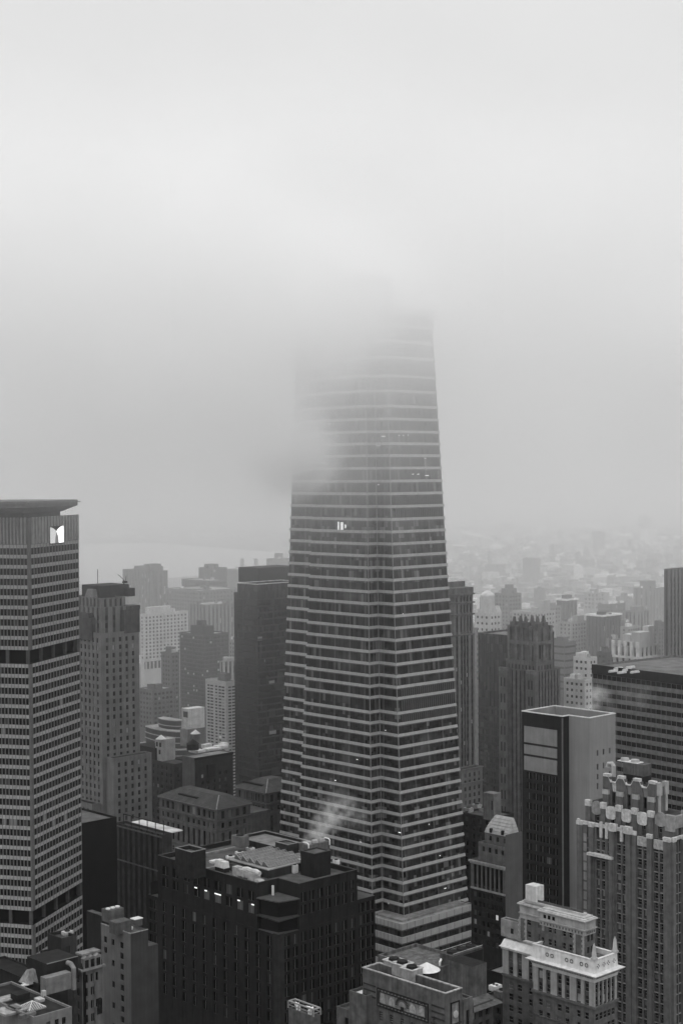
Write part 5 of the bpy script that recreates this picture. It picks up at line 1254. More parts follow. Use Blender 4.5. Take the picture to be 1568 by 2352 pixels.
for k, (px, py, w, l, h, mt, lb) in enumerate(((40, 2304, 3.5, 3, 1.6, DARK, 'black plant box beyond the pyramid skylight'), (30, 2330, 2.2, 3.2, 1.0, MIDM, 'grey plant box nearest the bottom left corner of the roof'), (99, 2294, .9, .9, 1.6, METAL, 'small grey vent post beside the screened plant box'), (90, 2305, 1.6, 2.2, .7, METAL, 'low pale vent between the pyramid and the screened plant box'),
        (12, 2338, 6, 5, .6, stone('sheet_pale', .34, .3, .8), 'wide pale hatch cover at the bottom left corner'))):
    equip(b, 'vent_box', lb, 'vent box', px, py, H - .5, ac(w, l, h, mt, 0))
b.finish()
fe = Bld('dark_roof_block', 'very dark low roofed block between the skylight roof and the grid tower', 'building', 88, 2262, 384, -40, 140, wall=[stone('dark_block_wall', .03, .3, .4), stone('dark_block_pale', .16, .3)], glass=GLASSB, roof=stone('dark_block_roof', .022, .5, .4, streak=0))  # plain near-black greys for wall and roof
b = fe; H = b.H; b.mass(0, b.wr, 0, b.wl, 0, H, None, None, par=.4)
x, y = lxy(b, 108, 2216, H + 5); mb = MB(); mb.box(x, x + 9, y, y + 9, H - .4, H + 5); mb.box(x - .1, x + 9, y - .1, y, H + 5, H + 5.2, 1); b.part('plant_room', mb, [stone('dark_block_wall', .03), stone('coping_pale', .3)])
b.finish()
equip(b, 'plant_screen', 'pale screened plant box with a fat bent pipe on the dark low roof', 'plant box', 106, 2291, H - .4, lambda o: (P1(o, 'screen', lambda m: m.box(0, 7.2, 0, 2.4, .4, 4.4), [stone('screen_pale', .24, .25, .6)]), P1(o, 'pipe', lambda m: m.tube([(7.9, 0, 0), (7.9, 0, 5.2), (7.9, 1.2, 6.0), (7.9, 2.6, 6.0)], .6, 10), [stone('pipe_pale', .26, .25)])))
equip(b, 'roof_sheet', 'bright white sheet lying on the dark roof by the grid tower', 'roof patch', 59, 2264, H - .4, lambda o: P1(o, 'sheet', lambda m: (m.box(0, 4.4, 0, 1.6, 0, .3), m.box(-2.4, .6, -.6, .4, 0, .3)), [ROOFW]))
equip(b, 'roof_sheet', 'rumpled pale canvas hump against the grid tower', 'canvas', 76, 2232, H + 2, lambda o: P1(o, 'hump', lambda m: (m.prism([(-3, -2), (3, -2), (3, 2), (-3, 2)], -2.4, .6, [(-1.5, -.6), (1, -.6), (1, .6), (-1.5, .6)])), [stone('canvas_pale', .3, .35, .9)]))
# small cooling tower roof at the bottom edge
fg = Bld('small_plant_roof', 'small brick top with railed cooling fans at the bottom edge before the black block', 'building', 720, 2337, 360, 662, 736, wall=[stone('small_brick', .12, .35, .6)], roof=stone('small_roof', .2, .45, .6, streak=0))
b = fg; H = b.H; b.mass(0, b.wr, 0, b.wl, 0, H, None, None, par=.5)
mb = MB(); z = H + 1.5; o = [(0, 0), (b.wr, 0), (b.wr, b.wl), (0, b.wl)]; mb.ring(offset(o, -.35), offset(o, .05), z, z + .25)
for (x, y) in o: mb.box(x - .12, x + .12, y - .12, y + .12, H, z)
mb.ring(offset(o, -.12), offset(o, .02), H + .7, H + .82); b.part('guard_frame', mb, [stone('guard_frame_pale', .3, .25)]); b.finish()
for k, (dx, dy) in enumerate(((.25, .25), (.25, .72), (.72, .3), (.72, .75))):
    o = on(b, 'vent_pipe', 'bent white vent pipe inside the small railed plant roof', 'pipe', b.wr * dx, b.wl * dy, H - .5, 'white pipes on the small plant roof', rz=k); P1(o, 'pipe', lambda m: m.tube([(0, 0, 0), (0, 0, 1.3), (.3, 0, 1.7), (1.3, 0, 1.7)], .26, 8), [stone('white_pipe', .8, .1)])

# ================================================================== buildings between the grid tower and the tall tower
ls = Bld('dark_flat_slab', 'plain near-black slab with a pale roof beside the grid tower', 'building', 170, 1895, 600, None, 268, wl=30, wall=[stone('slab_black', .014, .2, .2)], roof=stone('slab_pale_roof', .20, .3, .3, streak=0))
ls.mass(0, ls.wr, 0, ls.wl, 0, ls.H, None, None, par=.8); ls.finish()
lc = Bld('pilastered_tower', 'setback masonry tower with a dark hatted crown just beyond the grid tower', 'skyscraper', 232, 1455, 760, 150, 319, wall=[stone('linc_stone', .26, .2, .15), stone('linc_spandrel', .12, .2), stone('linc_crown', .11, .35, .25)], glass=pane('linc_glass', .02, .035, .07, .3), roof=stone('linc_roof', .06, .3))
b = lc; H = b.H
g = dict(p=3.4, w=1.5, fh=3.75, wh=2.15, top=2.6, mg=1.6, vis=b.zat(1920), rec=.12, sm=0)
b.mass(0, b.wr, 0, b.wl, 0, H, dict(g, p=3.5), g, par=.8)
z1 = b.zat(1396, 0, 4); b.mass(1.5, b.wr - 1.0, 2, b.wl, H - .8, z1, dict(p=4.2, w=1.8, fh=3.75, wh=2.4, top=4, rec=.4, sm=2), dict(p=4, w=1.8, fh=3.75, wh=2.4, top=4, rec=.4, sm=2), par=.6)
z2 = b.zat(1374, 2, 6); xa2 = b.xat(285, 5, 2, z2); b.mass(3, xa2, 4, b.wl, z1 - .6, z2, dict(p=3.2, w=1.4, rows=[(z1, z2 - .8)], rec=.5), dict(p=3.2, w=1.4, rows=[(z1, z2 - .8)], rec=.5), par=.6)
z3 = b.zat(1345, 14, 10); x3 = b.xat(296, 12, 8, z3)
mb = MB(); mb.box(8, x3, 12, b.wl - 3, z2 - .6, z3); mb.box(x3 - 3, x3 + 1.5, 9, b.wl - 6, z2 - .6, z2 + 3.5); b.part('hat_roof', mb, [stone('hat_dark', .05, .3)])
mb = MB(); mb.box(b.wr - 9, b.wr + .3, -.4, 9, H - 1, b.zat(1400, b.wr - 4, 0)); mb.box(b.wr - 6, b.wr + .5, -.6, 6, b.zat(1400, b.wr - 4, 0), b.zat(1391, b.wr - 4, 0)); b.part('corner_cap', mb, [stone('corner_cap_dark', .11, .35, .3)])
mb = MB(); mb.box(-.6, 4, b.wl * .22, b.wl * .7, H - 4, b.zat(1418, 0, b.wl * .4)); mb.box(-.4, 3, b.wl * .3, b.wl * .6, b.zat(1418, 0, b.wl * .4), b.zat(1408, 0, b.wl * .4)); b.part('corner_cap', mb, [stone('corner_cap_dark', .11, .35, .3)])
mb = MB(); mb.prism([(5, 14), (10, 14), (10, 21), (5, 21)], z2 - .6, z2 + 3.6, [(6, 15), (9, 15), (9, 20), (6, 20)]); b.part('lantern', mb, [stone('lantern_stone', .26, .2)])
z4 = b.zat(1742, -3, 0); mb = MB(); b.mass(2, b.wr + 2.5, -6, -.02, 0, z4, dict(g, p=4.2), None, par=.6)
z5 = b.zat(1840, -4, 12); b.mass(-5, -.02, 2, b.wl, 0, z5, None, g, par=.6)
mb = MB(); xx = b.xat(231, 14, 8, z3); mb.tube([(9.5, 16, z3), (9.5, 16, z3 + 8)], .18, 5); mb.tube([(xx + 14, 14, z3), (xx + 14, 14, z3 + 2)], .35, 5); mb.tube([(xx + 14, 14, z3 + 2), (xx + 10.5, 14, z3 + 5)], .16, 5); mb.tube([(xx + 13.2, 14, z3 + 1), (xx + 16, 14, z3 + 1)], .5, 5); mb.tube([(xx + 15, 14, z3 + 1), (xx + 15.4, 14, z3 + 4)], .14, 5); b.part('roof_mast', mb, [DARK])
b.lit = [(265, 1660, LITDIM), (266, 1672, LITDIM), (282, 1804, LIT), (283, 1818, LITDIM)]
b.finish()
# arcaded block with a framed pale roof
ar = Bld('arcaded_block', 'low arcaded masonry block with a bright framed roof below the hipped palazzo', 'building', 372, 1918, 640, 267, None, wr=5, wall=[stone('arc_stone', .075, .3, .3), stone('arc_spandrel', .04, .3)], glass=GLASSB, roof=stone('arc_roof', .1, .4))
b = ar; H = b.H; v = b.zat(2130)
b.mass(0, 5, 0, b.wl, 0, H, None, dict(p=3.9, w=1.9, rows=[(H - 6.2, H - 2.2), (H - 14.5, H - 8.6)] + rows(H - 16, 3.6, 2.2, v)[::1], rec=.2, sm=1), par=1)
mb = MB(); mb.box(-.5, .02, 0, b.wl, H - 1.4, H - .9); b.part('cornice', mb, [stone('arc_cornice', .14, .25)]); mb = MB(); mb.box(-.35, .02, 0, b.wl, H - 15.6, H - 15.1); b.part('cornice', mb, [stone('arc_cornice', .14, .25)])
x, y = lxy(b, 366, 1906, H + 1); y9 = b.yat(283, 3, 0, H + 2)
mb = MB(); mb.box(5.1, 13, 3, y9, H - 1, H - .6); b.part('pale_roof', mb, [ROOFW])
mb = MB()
for k in range(6): yy = 3 + (y9 - 3) * k / 5; mb.box(3, 3.25, yy - .12, yy + .12, H - 1, H + 3.4)
mb.box(3, 3.25, 3, y9, H + 3.2, H + 3.45); b.part('frame', mb, [DARK]); b.lit = [(325, 2034, LITDIM)]; b.finish()
# hipped palazzo: two wings, one building
pz = Bld('hipped_palazzo', 'two winged masonry block with low hipped roofs left of the tall tower', 'building', 497.5, 1862, 700, 366, 575, wall=[stone('palazzo_stone', .18, .25, .35, 1.1), stone('palazzo_trim', .18, .2)], glass=pane('palazzo_glass', .008, .018, .05, .16), roof=stone('palazzo_roof', .10, .3, .3))
b = pz; H = b.H; v = b.zat(2060)
def palazzo_wing(x0, x1, y0, y1, H):
    z0 = H - 5.0; ln = y1 - y0
    n = 8; e = .2 * ln
    cA = [(y0 + 1.6, y0 + 2.9), (y0 + 4.6, y0 + 5.8)] + bay_cols(y0 + 7, y1 - 4.5, n, 1.75) + [(y1 - 3.4, y1 - 2.2)]
    for side, pl, u0, u1, cs in (('L', x0, y0, y1, cA), ('R', y0, x0, x1, cols(x0, x1, 3.9, 1.6, 1.5))):
        b.facade(side, pl, u0, u1, H - 5.2, H, [(c0 - .1, c1 + .1) for c0, c1 in cs], [(H - 4.2, H - .9)], .3); b.facade(side, pl, u0, u1, z0 - 4.6, H - 5.2, cs, [(z0 - 3.4, z0 - 1.2)], .3)
        b.facade(side, pl, u0, u1, z0 - 14.5, z0 - 4.6, cs, [(z0 - 13.2, z0 - 5.6)], .5); b.facade(side, pl, u0, u1, 0, z0 - 14.5, cs, rows(z0 - 14.5, 3.7, 2.2, v, 1.4), .3, 'hung')
        F = b.F(side, pl)
        for (zz, pj, t) in ((H, 1.3, .5), (H - 5.1, .6, .4), (z0 - 4.5, .3, .3), (z0 - 14.4, .45, .4)):
            mb = MB(); p, q = F(u0 - (.0 if side == 'R' else .0), zz, -pj), F(u1, zz + t, .02)
            mb.box(min(p[0], q[0]), max(p[0], q[0]), min(p[1], q[1]), max(p[1], q[1]), zz, zz + t)
            b.part('cornice', mb, [b.wm[1]])
    b.W.prism([(x1, y0 + .02), (x1, y1), (x0 + .02, y1)], 0, H, top=False)
    mb = MB(); i = min(x1 - x0, y1 - y0) * .36; zr_ = H + 4.6
    o = offset([(x0, y0), (x1, y0), (x1, y1), (x0, y1)], .9); q = offset([(x0, y0), (x1, y0), (x1, y1), (x0, y1)], -i)
    mb.prism(o, H + .52, zr_, q); rf = b.part('roof', mb, [b.rm])
    c0, c1 = o[0], q[0]; mb = MB(); mb.tube([(c0[0], c0[1], H + .6), (c1[0], c1[1], zr_ + .05)], .28, 5); mb.build('hip_ridge', [stone('hip_ridge', .36, .2)], rf)
    ym = y0 + (y1 - y0) * .55; mb = MB(); mb.box(x0 + i * .35, x0 + i * .8, ym - 6, ym + 8, H + 1.8, H + 2.9); mb.build('roof_slot', [stone('roof_slot', .02, .2)], rf)
palazzo_wing(0, b.wr, 0, b.wl, H)
b.part('wall', b.W, b.wm); b.W = MB()
w2 = b.wr + 26; x0 = b.wr; H2 = H + 1.0
xn, yn = lxy(b, 611, 1824, H2); ye = b.yat(541, xn, yn, H2)
palazzo_wing(xn, xn + 24, yn, ye, H2)
b.W.prism([(b.wr - 2, 6), (xn + .5, 6), (xn + .5, b.wl), (b.wr - 2, b.wl)], 0, H - 6)
b.lit = [(371, 1978, LITDIM), (440, 1867, LITDIM), (398, 1990, LITDIM)]; b.finish()
# blocks rising behind the palazzo
bb = Bld('blank_fronted_block', 'mid rise block with one pale blank wall and white roof clutter behind the palazzo', 'building', 447, 1742, 800, 418, 535, wall=[stone('blank_front', .20, .2, .2), stone('blank_side', .045, .3, .3)], glass=GLASSB, roof=ROOFL)
b = bb; H = b.H; b.mass(0, b.wr, 0, b.wl, 0, H, dict(p=4, w=1.5, fh=3.5, wh=1.8, top=9, mg=3, m=1, sm=1, vis=b.zat(1860)), None, par=.5); 
mb = MB(); mb.box(-.15, b.wr, -.3, .02, H - 1.2, H + .1); mb.box(8, b.wr - 12, -.25, .02, H - 11, H - 4.5); b.part('sign_band', mb, [stone('band_black', .02, .2)]); b.lit = [(470, 1770, LITDIM), (467, 1778, LITDIM)]; b.finish()
for k, (px, py, w, l, h, lb) in enumerate(((455, 1732, 5, 8, 1.4, 'white tarpaulined crate at the near corner of the blank fronted block'), (478, 1727, 9, 5, 1.2, 'long white housing midway along the blank fronted block roof'), (500, 1722, 7, 4, 1.6, 'white housing toward the far end of the blank fronted block roof'), (470, 1720, 5, 3, 2.0, 'white housing at the back of the blank fronted block roof'), (512, 1715, 4, 4, 1.4, 'farthest white housing on the blank fronted block roof'))):
    equip(b, 'vent_box', lb, 'vent box', px, py, H - .5, ac(w, l, h, ROOFW, 0))
equip(b, 'water_tank', 'dark cone roofed water tank behind the blank fronted block', 'water tank', 443, 1722, H + 2, lambda o: tank(3.2, 3.0, 2.4, stone('tank_wood', .05), stone('cone_dark', .04, .2))(o))
bd = Bld('dark_brick_block', 'dark brick block with lit windows and a white roof pavilion behind the arcaded block', 'building', 400, 1756, 840, 296, 440, wall=[stone('dull_brick', .055, .3, .25), stone('dull_sp', .04, .3)], glass=GLASSB, roof=stone('dull_roof', .09, .4))
b = bd; H = b.H; b.mass(0, b.wr, 0, b.wl, 0, H, dict(p=3.8, w=1.5, fh=3.5, wh=1.9, top=2, vis=b.zat(1930)), dict(p=3.8, w=1.5, fh=3.5, wh=1.9, top=2, vis=b.zat(1930)), par=.6)
x, y = lxy(b, 372, 1696, H + 12); 
mb = MB(); mb.box(x, x + 9, y, y + 6, H - .6, H + 11, 0)
for (ya, za) in ((.8, 7), (3.8, 7), (1.4, 3)): mb.box(x - .08, x + .02, y + ya, y + ya + 1.6, H + za, H + za + 2.4, 1)
b.part('pavilion', mb, [stone('pavilion_pale', .40, .15, .3), GLASSB])
x5, y5 = lxy(b, 358, 1716, H + 5); mb = MB(); mb.box(x5, x5 + 12, y5, y5 + 12, H - .6, H + 4.6, 0); mb.prism([(x5, y5), (x5 + 12, y5), (x5 + 12, y5 + 12), (x5, y5 + 12)], H + 4.6, H + 5.4, [(x5 + 3, y5), (x5 + 12, y5), (x5 + 12, y5 + 12), (x5 + 3, y5 + 12)], 1); b.part('roof_house', mb, [stone('roofhouse_grey', .24, .2), ROOFW])
mb = MB(); mb.box(2, 14, b.wl - 22, b.wl - 3, H - .6, H + 6); b.part('dark_loft', mb, [stone('loft_black', .02, .2)])
b.lit = [(319, 1776, LIT), (327, 1778, LITDIM), (336, 1778, LIT), (335, 1806, LITDIM), (366, 1806, LITDIM)]; b.finish()
equip(b, 'water_tank', 'cone lidded tank on top of the pale roof pavilion', 'water tank', 370, 1700, H + 11, lambda o: tank(2.6, .6, 2.2, stone('tank_pale', .4), ROOFW)(o))
equip(b, 'water_tank', 'cone lidded tank on the brick shed right of the pale pavilion', 'water tank', 449, 1700, H + 6, lambda o: tank(2.6, 3.6, 2.2, stone('tank_grey', .2), ROOFW)(o))
equip(b, 'roof_shed', 'pale tall roof shed between the two cone lidded tanks', 'shed', 431, 1708, H + 1, lambda o: P1(o, 'shed', lambda m: m.box(0, 6, 0, 7, -2, 8), [stone('shed_pale', .28, .25)]))
# curved block with thin pale floor lines
cv = Bld('curved_terraced_block', 'curved dark block wrapped with thin pale floor lines left of the white grid tower', 'building', 405, 1723, 1000, 320, 452, wall=[stone('curve_wall', .08, .2)], roof=ROOFL)
b = cv; H = b.H; n = 14
def arcplan(x0, y0, w, l, bulge):
    P = [(x0 + w * k / n, y0 - bulge * math.sin(math.pi * k / n)) for k in range(n + 1)]; Q = [(x0 - bulge * math.sin(math.pi * k / n), y0 + l * (1 - k / n)) for k in range(n)]
    return P + [(x0 + w, y0 + l)] + Q
A = arcplan(0, 0, b.wr, b.wl, 3.5); z0 = 30; top = b.zat(1630, 0, b.wl * .5)
for (P, zt, zb) in ((A, H, z0), (arcplan(3, 3, b.wr * .55, b.wl - 6, 3), H + 11, H), (arcplan(7, 10, b.wr * .3, b.wl * .45, 2), H + 17, H + 11)):
    mb = MB(); mb.prism(P, zb, zt, None, 0, mt=1); b.part('glazed_body', mb, [stone('curve_glass', .055, .3, .2), ROOFL])
    z = zt
    while z > max(zb, 55): mb = MB(); mb.ring(P, offset(P, .5), z - .55, z); b.part('floor_line', mb, [stone('floor_line_pale', .34, .2)]); z -= 3.6
mb = MB(); x, y = lxy(b, 447, 1627, H + 13); mb.box(x - 6, x + 8, y - 1, y + 7, H - 1, H + 13); mb.box(x - 6.1, x - 6, y, y + 5, H + 7, H + 11, 1); b.part('service_tower', mb, [stone('service_white', .5, .2), DARK]); b.finish()
# white gridded tower
wg = Bld('white_grid_tower', 'slim white concrete tower with wide dark window slots in front of the black tower', 'skyscraper', 519, 1566, 950, 472, 544.5, wall=[stone('white_concrete', .44, .12, .3)], glass=pane('wg_glass', .02, .04, .09, .3), roof=ROOFL)
b = wg; H = b.H; fq = 7.25 / FOC * 955; rq = rows(H - 2.2, fq, fq * .52, 20, 1.0)
yy = lambda px: b.yat(px, 0, 0, H - 10)
b.mass(0, b.wr, 0, b.wl, 0, H, dict(cols=[(1.8, b.wr * .48), (b.wr * .53, b.wr - .8)], rows=rq), dict(cols=[(yy(515.5), yy(508.5)), (yy(507.5), yy(501.5)), (yy(499), yy(493.5)), (yy(489.5), yy(482.5)), (yy(481.5), yy(475.5))][0:], rows=rq), par=.8)
mb = MB(); mb.box(3, b.wr - 2, 4, b.wl - 8, H - .8, H + 3.8); mb.ring([(3.2, 4.2), (b.wr - 2.2, 4.2), (b.wr - 2.2, b.wl - 8.2), (3.2, b.wl - 8.2)], [(2.8, 3.8), (b.wr - 1.8, 3.8), (b.wr - 1.8, b.wl - 7.8), (2.8, b.wl - 7.8)], H + 3.8, H + 4.2); b.part('penthouse', mb, [stone('wg_penthouse', .26, .2)])
b.lit = [(503, 1690, LIT), (487, 1630, LITDIM)]; b.finish()
# black tower behind the tall one
bt = Bld('black_tower', 'plain near-black office tower half hidden behind the left edge of the tapering tower', 'skyscraper', 590, 1343, 880, 545, 690, wall=[curtain('black_tower_skin', .010, .006, 1.6, 6, amp=.3), stone('black_tower_metal', .02, .2)], roof=stone('bt_roof', .2, .3, streak=0))
b = bt; H = b.H; b.mass(0, b.wr, 0, b.wl, 0, H, None, None, par=1.2)
mb = MB(); o = [(0, 0), (b.wr, 0), (b.wr, b.wl), (0, b.wl)]; mb.ring(offset(o, -.3), offset(o, .2), H, H + .4); b.part('coping', mb, [stone('bt_coping', .6, .2)])
mb = MB()
for k in range(44): z = H - 9 - 3.7 * k; mb.ring(offset(o, .01), offset(o, .1), z, z + .9)
b.part('floor_band', mb, [stone('bt_floor_band', .05, .3, .1)], 'stuff')
zs = b.zat(1361, 0, b.wl); b.mass(.2, 30, b.wl, b.wl + 3.4, 0, zs, None, None, par=.4)
x, y = lxy(b, 660, 1318, H + 7); xa9 = b.xat(622, 30, 12, H + 7); mb = MB(); mb.box(20, 50, 22, 40, H - 1.2, H + 7.4); b.part('penthouse', mb, [stone('bt_pent', .05, .3)])
for (px, py, w) in ((597, 1467, 3.4), (624, 1568, 4), (626, 1682, 5.2), (608, 1516, .8)):
    x = b.xat(px, 0, 0, b.zat(py)); z = b.zat(py, x, 0); mb = MB(); mb.box(x - w / 2, x + w / 2, -.06, .02, z - 1.1, z + 1.1); b.part('lit_window', mb, [lamp_mat('faint_lit_window', 1, .09)])
b.finish()

# ================================================================== right of the tall tower
dc = Bld('ribbed_deco_tower', 'ribbed masonry tower with carved setbacks touching the right edge of the tapering tower', 'skyscraper', 1041, 1352, 850, 1020, 1088.5, wall=[stone('rib_stone', .245, .22, .2), stone('rib_span', .07, .3), stone('rib_crown', .2, .3)], glass=pane('rib_glass', .02, .04, .12, .4), roof=stone('rib_roof', .08, .3))
b = dc; H = b.H; v = b.zat(1900)
b.mass(0, b.wr, 0, b.wl, 0, H - 26, dict(cols=[(b.wr * f - .8, b.wr * f + .8) for f in (.16, .38, .52, .66, .88)], rows=rows(H - 27, 3.7, 2.1, v), rec=.4, sm=1), dict(p=3.4, w=1.5, fh=3.7, wh=2.1, rec=.4, sm=1, vis=v), par=.4)
b.mass(.6, b.wr - .4, .6, b.wl, H - 26.2, H - 4, dict(cols=[(b.wr * f - .7, b.wr * f + .7) for f in (.2, .4, .55, .7, .86)], rows=[(H - 24, H - 16), (H - 13.5, H - 9.5), (H - 7.6, H - 5.4)], rec=.5, sm=2), dict(p=3.2, w=1.2, fh=6, wh=3.6, rec=.3), par=.4)
mb = MB(); mb.prism([(-.4, -.4), (b.wr + .3, -.4), (b.wr + .3, b.wl), (-.4, b.wl)], H - 4.0, H - 3.2); mb.prism([(.4, .4), (b.wr - .2, .4), (b.wr - .2, b.wl), (.4, b.wl)], H - 3.2, H); mb.box(-1, b.wr, 8, b.wl, H, H + 3)
for z in (H - 26, H - 15, H - 8.6): mb.box(-.3, b.wr + .2, -.35, .62, z, z + .7); mb.box(-.35, .62, -.3, b.wl, z, z + .7)
b.part('crown', mb, [b.wm[2]])
z2 = b.zat(1768, 0, -6); x2 = b.xat(1106, -6, 0, z2); b.mass(-1.5, x2, -6.5, -.5, 0, z2, dict(p=3.4, w=1.5, fh=3.7, wh=2.2, top=2.4, vis=v, kind='plain'), None, par=.6)
mb = MB(); mb.box(-1.8, x2 + .3, -7, -6.4, z2 - .6, z2); mb.box(-1.8, x2 + .3, -6.9, -6.4, z2 - 8, z2 - 7.4); b.part('belt_course', mb, [stone('rib_belt', .24, .2)]); b.finish()
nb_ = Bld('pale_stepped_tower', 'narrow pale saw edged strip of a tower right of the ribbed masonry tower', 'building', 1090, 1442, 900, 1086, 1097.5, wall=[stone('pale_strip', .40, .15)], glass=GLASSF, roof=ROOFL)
nb_.mass(0, nb_.wr, 0, nb_.wl, nb_.zat(1573), nb_.H, dict(cols=[(nb_.wr * .62, nb_.wr - .06)], rows=rows(nb_.H, 3.4, 1.7, nb_.zat(1573)), d=.8), None, par=.5); nb_.mass(.3, nb_.wr - .2, .1, nb_.wl, 0, nb_.zat(1573), None, None); nb_.finish()
dg = Bld('dark_glass_slab', 'dark glass slab tower standing behind the pinnacled gothic crown', 'skyscraper', 1184, 1461, 940, 1097, 1272, wall=[curtain('dark_glass_skin', .022, .01, 1.5, 6, amp=.35), stone('dg_metal', .05, .2)], roof=stone('dg_roof', .22, .3, streak=0))
b = dg; H = b.H; b.mass(0, b.wr, 0, b.wl, 0, H, None, None, par=1.0)
mb = MB(); o = [(0, 0), (b.wr, 0), (b.wr, b.wl), (0, b.wl)]; mb.ring(offset(o, -.3), offset(o, .15), H, H + .3); b.part('coping', mb, [stone('dg_coping', .3, .2)])
mb = MB()
for k in range(12): z = H - 46 - 4.2 * k; mb.ring(offset(o, .01), offset(o, .14), z, z + 1.3)
b.part('spandrel', mb, [stone('dg_spandrel', .05, .3)], 'stuff'); b.finish()
# gothic tower with pinnacles
gt = Bld('pinnacled_tower', 'gothic stone tower crowned with six stubby pinnacles before the dark glass slab', 'skyscraper', 1232, 1543, 860, 1148, 1286, wall=[stone('goth_stone', .215, .3, .25, 1.2), stone('goth_span', .055, .3), stone('goth_dark', .16, .35)], glass=pane('goth_glass', .015, .03, .07, .2), roof=stone('goth_roof', .07, .3))
b = gt; H = b.H; v = b.zat(1880)
b.mass(0, b.wr, 0, b.wl, 0, H, dict(p=2.7, w=1.1, fh=3.6, wh=2.2, rec=.5, sm=1, vis=v, mg=.9), dict(p=2.9, w=1.1, fh=3.6, wh=2.2, rec=.5, sm=1, vis=v, mg=1.2), par=.5)
for (y0, y1) in ((.2, 6.2), (b.wl - 6.5, b.wl - .3)):
    mb = MB(); mb.box(-1.6, .02, y0, y1, 0, H - 1.5, 0); mb.box(-1.7, .02, y0 - .1, y1 + .1, H - 1.5, H + .6, 1)
    for k in range(9):
        for yy in (y0 + 1.5, y1 - 2.4): mb.box(-1.66, -1.5, yy, yy + .9, H - 10 - 9 * k, H - 5 - 9 * k, 2)
    b.part('corner_pier', mb, [b.wm[0], stone('goth_pale', .24, .3), stone('goth_void', .03, .2)])
z1 = b.zat(1488, 3, 3); zt = b.zat(1441, 3, 3); x1 = b.xat(1263, 3, 3, zt); y1 = b.yat(1170, 3, 3, zt)
b.mass(2, x1 + 1.5, 2, y1 + 2, H - .5, b.zat(1520, 2, 2), dict(p=2.4, w=1, rows=[(H, H + 2.6)]), dict(p=2.4, w=1, rows=[(H, H + 2.6)]), par=.4)
zq = b.zat(1520, 2, 2)
b.mass(3, x1, 3, y1, zq - .4, zt, dict(cols=[(3 + (x1 - 3) * f, 3 + (x1 - 3) * f + 2.1) for f in (.18, .55)], rows=[(zq + 1.0, zt - 10)], d=1.2), dict(cols=[(3 + (y1 - 3) * f - .9, 3 + (y1 - 3) * f + .9) for f in (.24, .42, .60, .78)], rows=[(zt - 20, zt - 12.5)], d=1.0, kind='plain'), par=.5)
mb = MB()
for (x, y) in ((3, 3), (3, y1), (x1, 3), (3, (y1 + 3) * .5), (3, y1 * .28), (3, y1 * .76), ((x1 + 3) / 2, 3)): mb.box(x - 1.0, x + .9, y - 1.0, y + .9, zq, zt + .3)
mb.box(1.9, x1, 1.9, 3, zt - 10, zt - 8); mb.box(1.9, 3, 3, y1, zt - 10, zt - 8); b.part('buttress', mb, [stone('goth_pale', .24, .3)])
for k, px in enumerate((1181, 1195.5, 1207, 1222, 1234, 1248)):
    if k % 2 == 0: x, y = 3.2, b.yat(px, 3.2, 3, zt)
    else: y = y1 * .9 - 1; x = 3; y = b.yat(px, 6.5, 3, zt); x = 6.5
    if k == 5: x, y = b.xat(px, 3.6, 3, zt), 3.6
    zp = b.zat(1421 if k % 2 == 0 else 1419, x, y); mb = MB(); r = 1.75
    sq = lambda q: [(x - q, y - q), (x + q, y - q), (x + q, y + q), (x - q, y + q)]
    mb.prism(sq(r), zt - .6, zt + 2.2); mb.prism(sq(r * .8), zt + 2.2, zp - 2, sq(r * .5)); mb.prism(sq(r * .5), zp - 2, zp + 1.2, sq(r * .28)); b.part('pinnacle', mb, [stone('goth_pinnacle', .19, .3)])
b.finish()
# banded office slab, top right
sl_ = Bld('banded_office_slab', 'wide dark office slab with pale window bands behind the crowned tower', 'building', 1640, 1561, 700, 1359, None, wr=60, wall=[stone('slab_band', .27, .2, .4), stone('slab_head', .05, .2)], glass=pane('slab_glass', .012, .016, .03, .06, cut=(.75, .95, .985)), roof=stone('slab_top', .22, .35, .15, streak=0), ang=38)
b = sl_; H = b.H; b.wl = b.yat(1359)
b.mass(0, 60, 0, b.wl, 0, H, None, dict(p=3.05, w=2.92, fh=21.6 / FOC * 715, wh=2.15, top=4.4, mg=.5, vis=b.zat(1960), d=.2), par=1.0)
mb = MB(); mb.box(-.25, .02, 0, b.wl, H - 4.2, H + .15); mb.box(0, 60, -.25, .02, H - 4.2, H + .15); b.part('parapet', mb, [stone('slab_head', .05, .2)])
x, y = lxy(b, 1487, 1544, H + 4); mb = MB(); mb.box(10, 17, y, y + 8.5, H - 1, H + 7.2); b.part('lift_house', mb, [stone('lift_house_grey', .3, .15, .3)])
mb = MB(); mb.box(12, 34, 14, y - 14, H - 1, H + 4.6); b.part('lift_house', mb, [stone('lift_house_grey2', .24, .15, .3)])
b.lit = [(1507, 2000, LIT), (1550, 2002, LIT)]; b.finish()
for k, (px, py) in enumerate(((1400, 1546), (1412, 1540), (1420, 1549), (1432, 1543), (1440, 1537), (1450, 1548))):
    equip(b, 'roof_fan', 'long pale ventilator lying among others on the banded slab roof', 'ventilator', px, py, H - 1, lambda o: P1(o, 'housing', lambda m: (m.box(0, 5.6, 0, 1.0, .1, .9), m.box(.3, 5.3, .15, .85, .9, 1.2)), [PALE]), 'ventilators on the banded slab roof')
sm = lambda px, py: pt(px, py, 690)
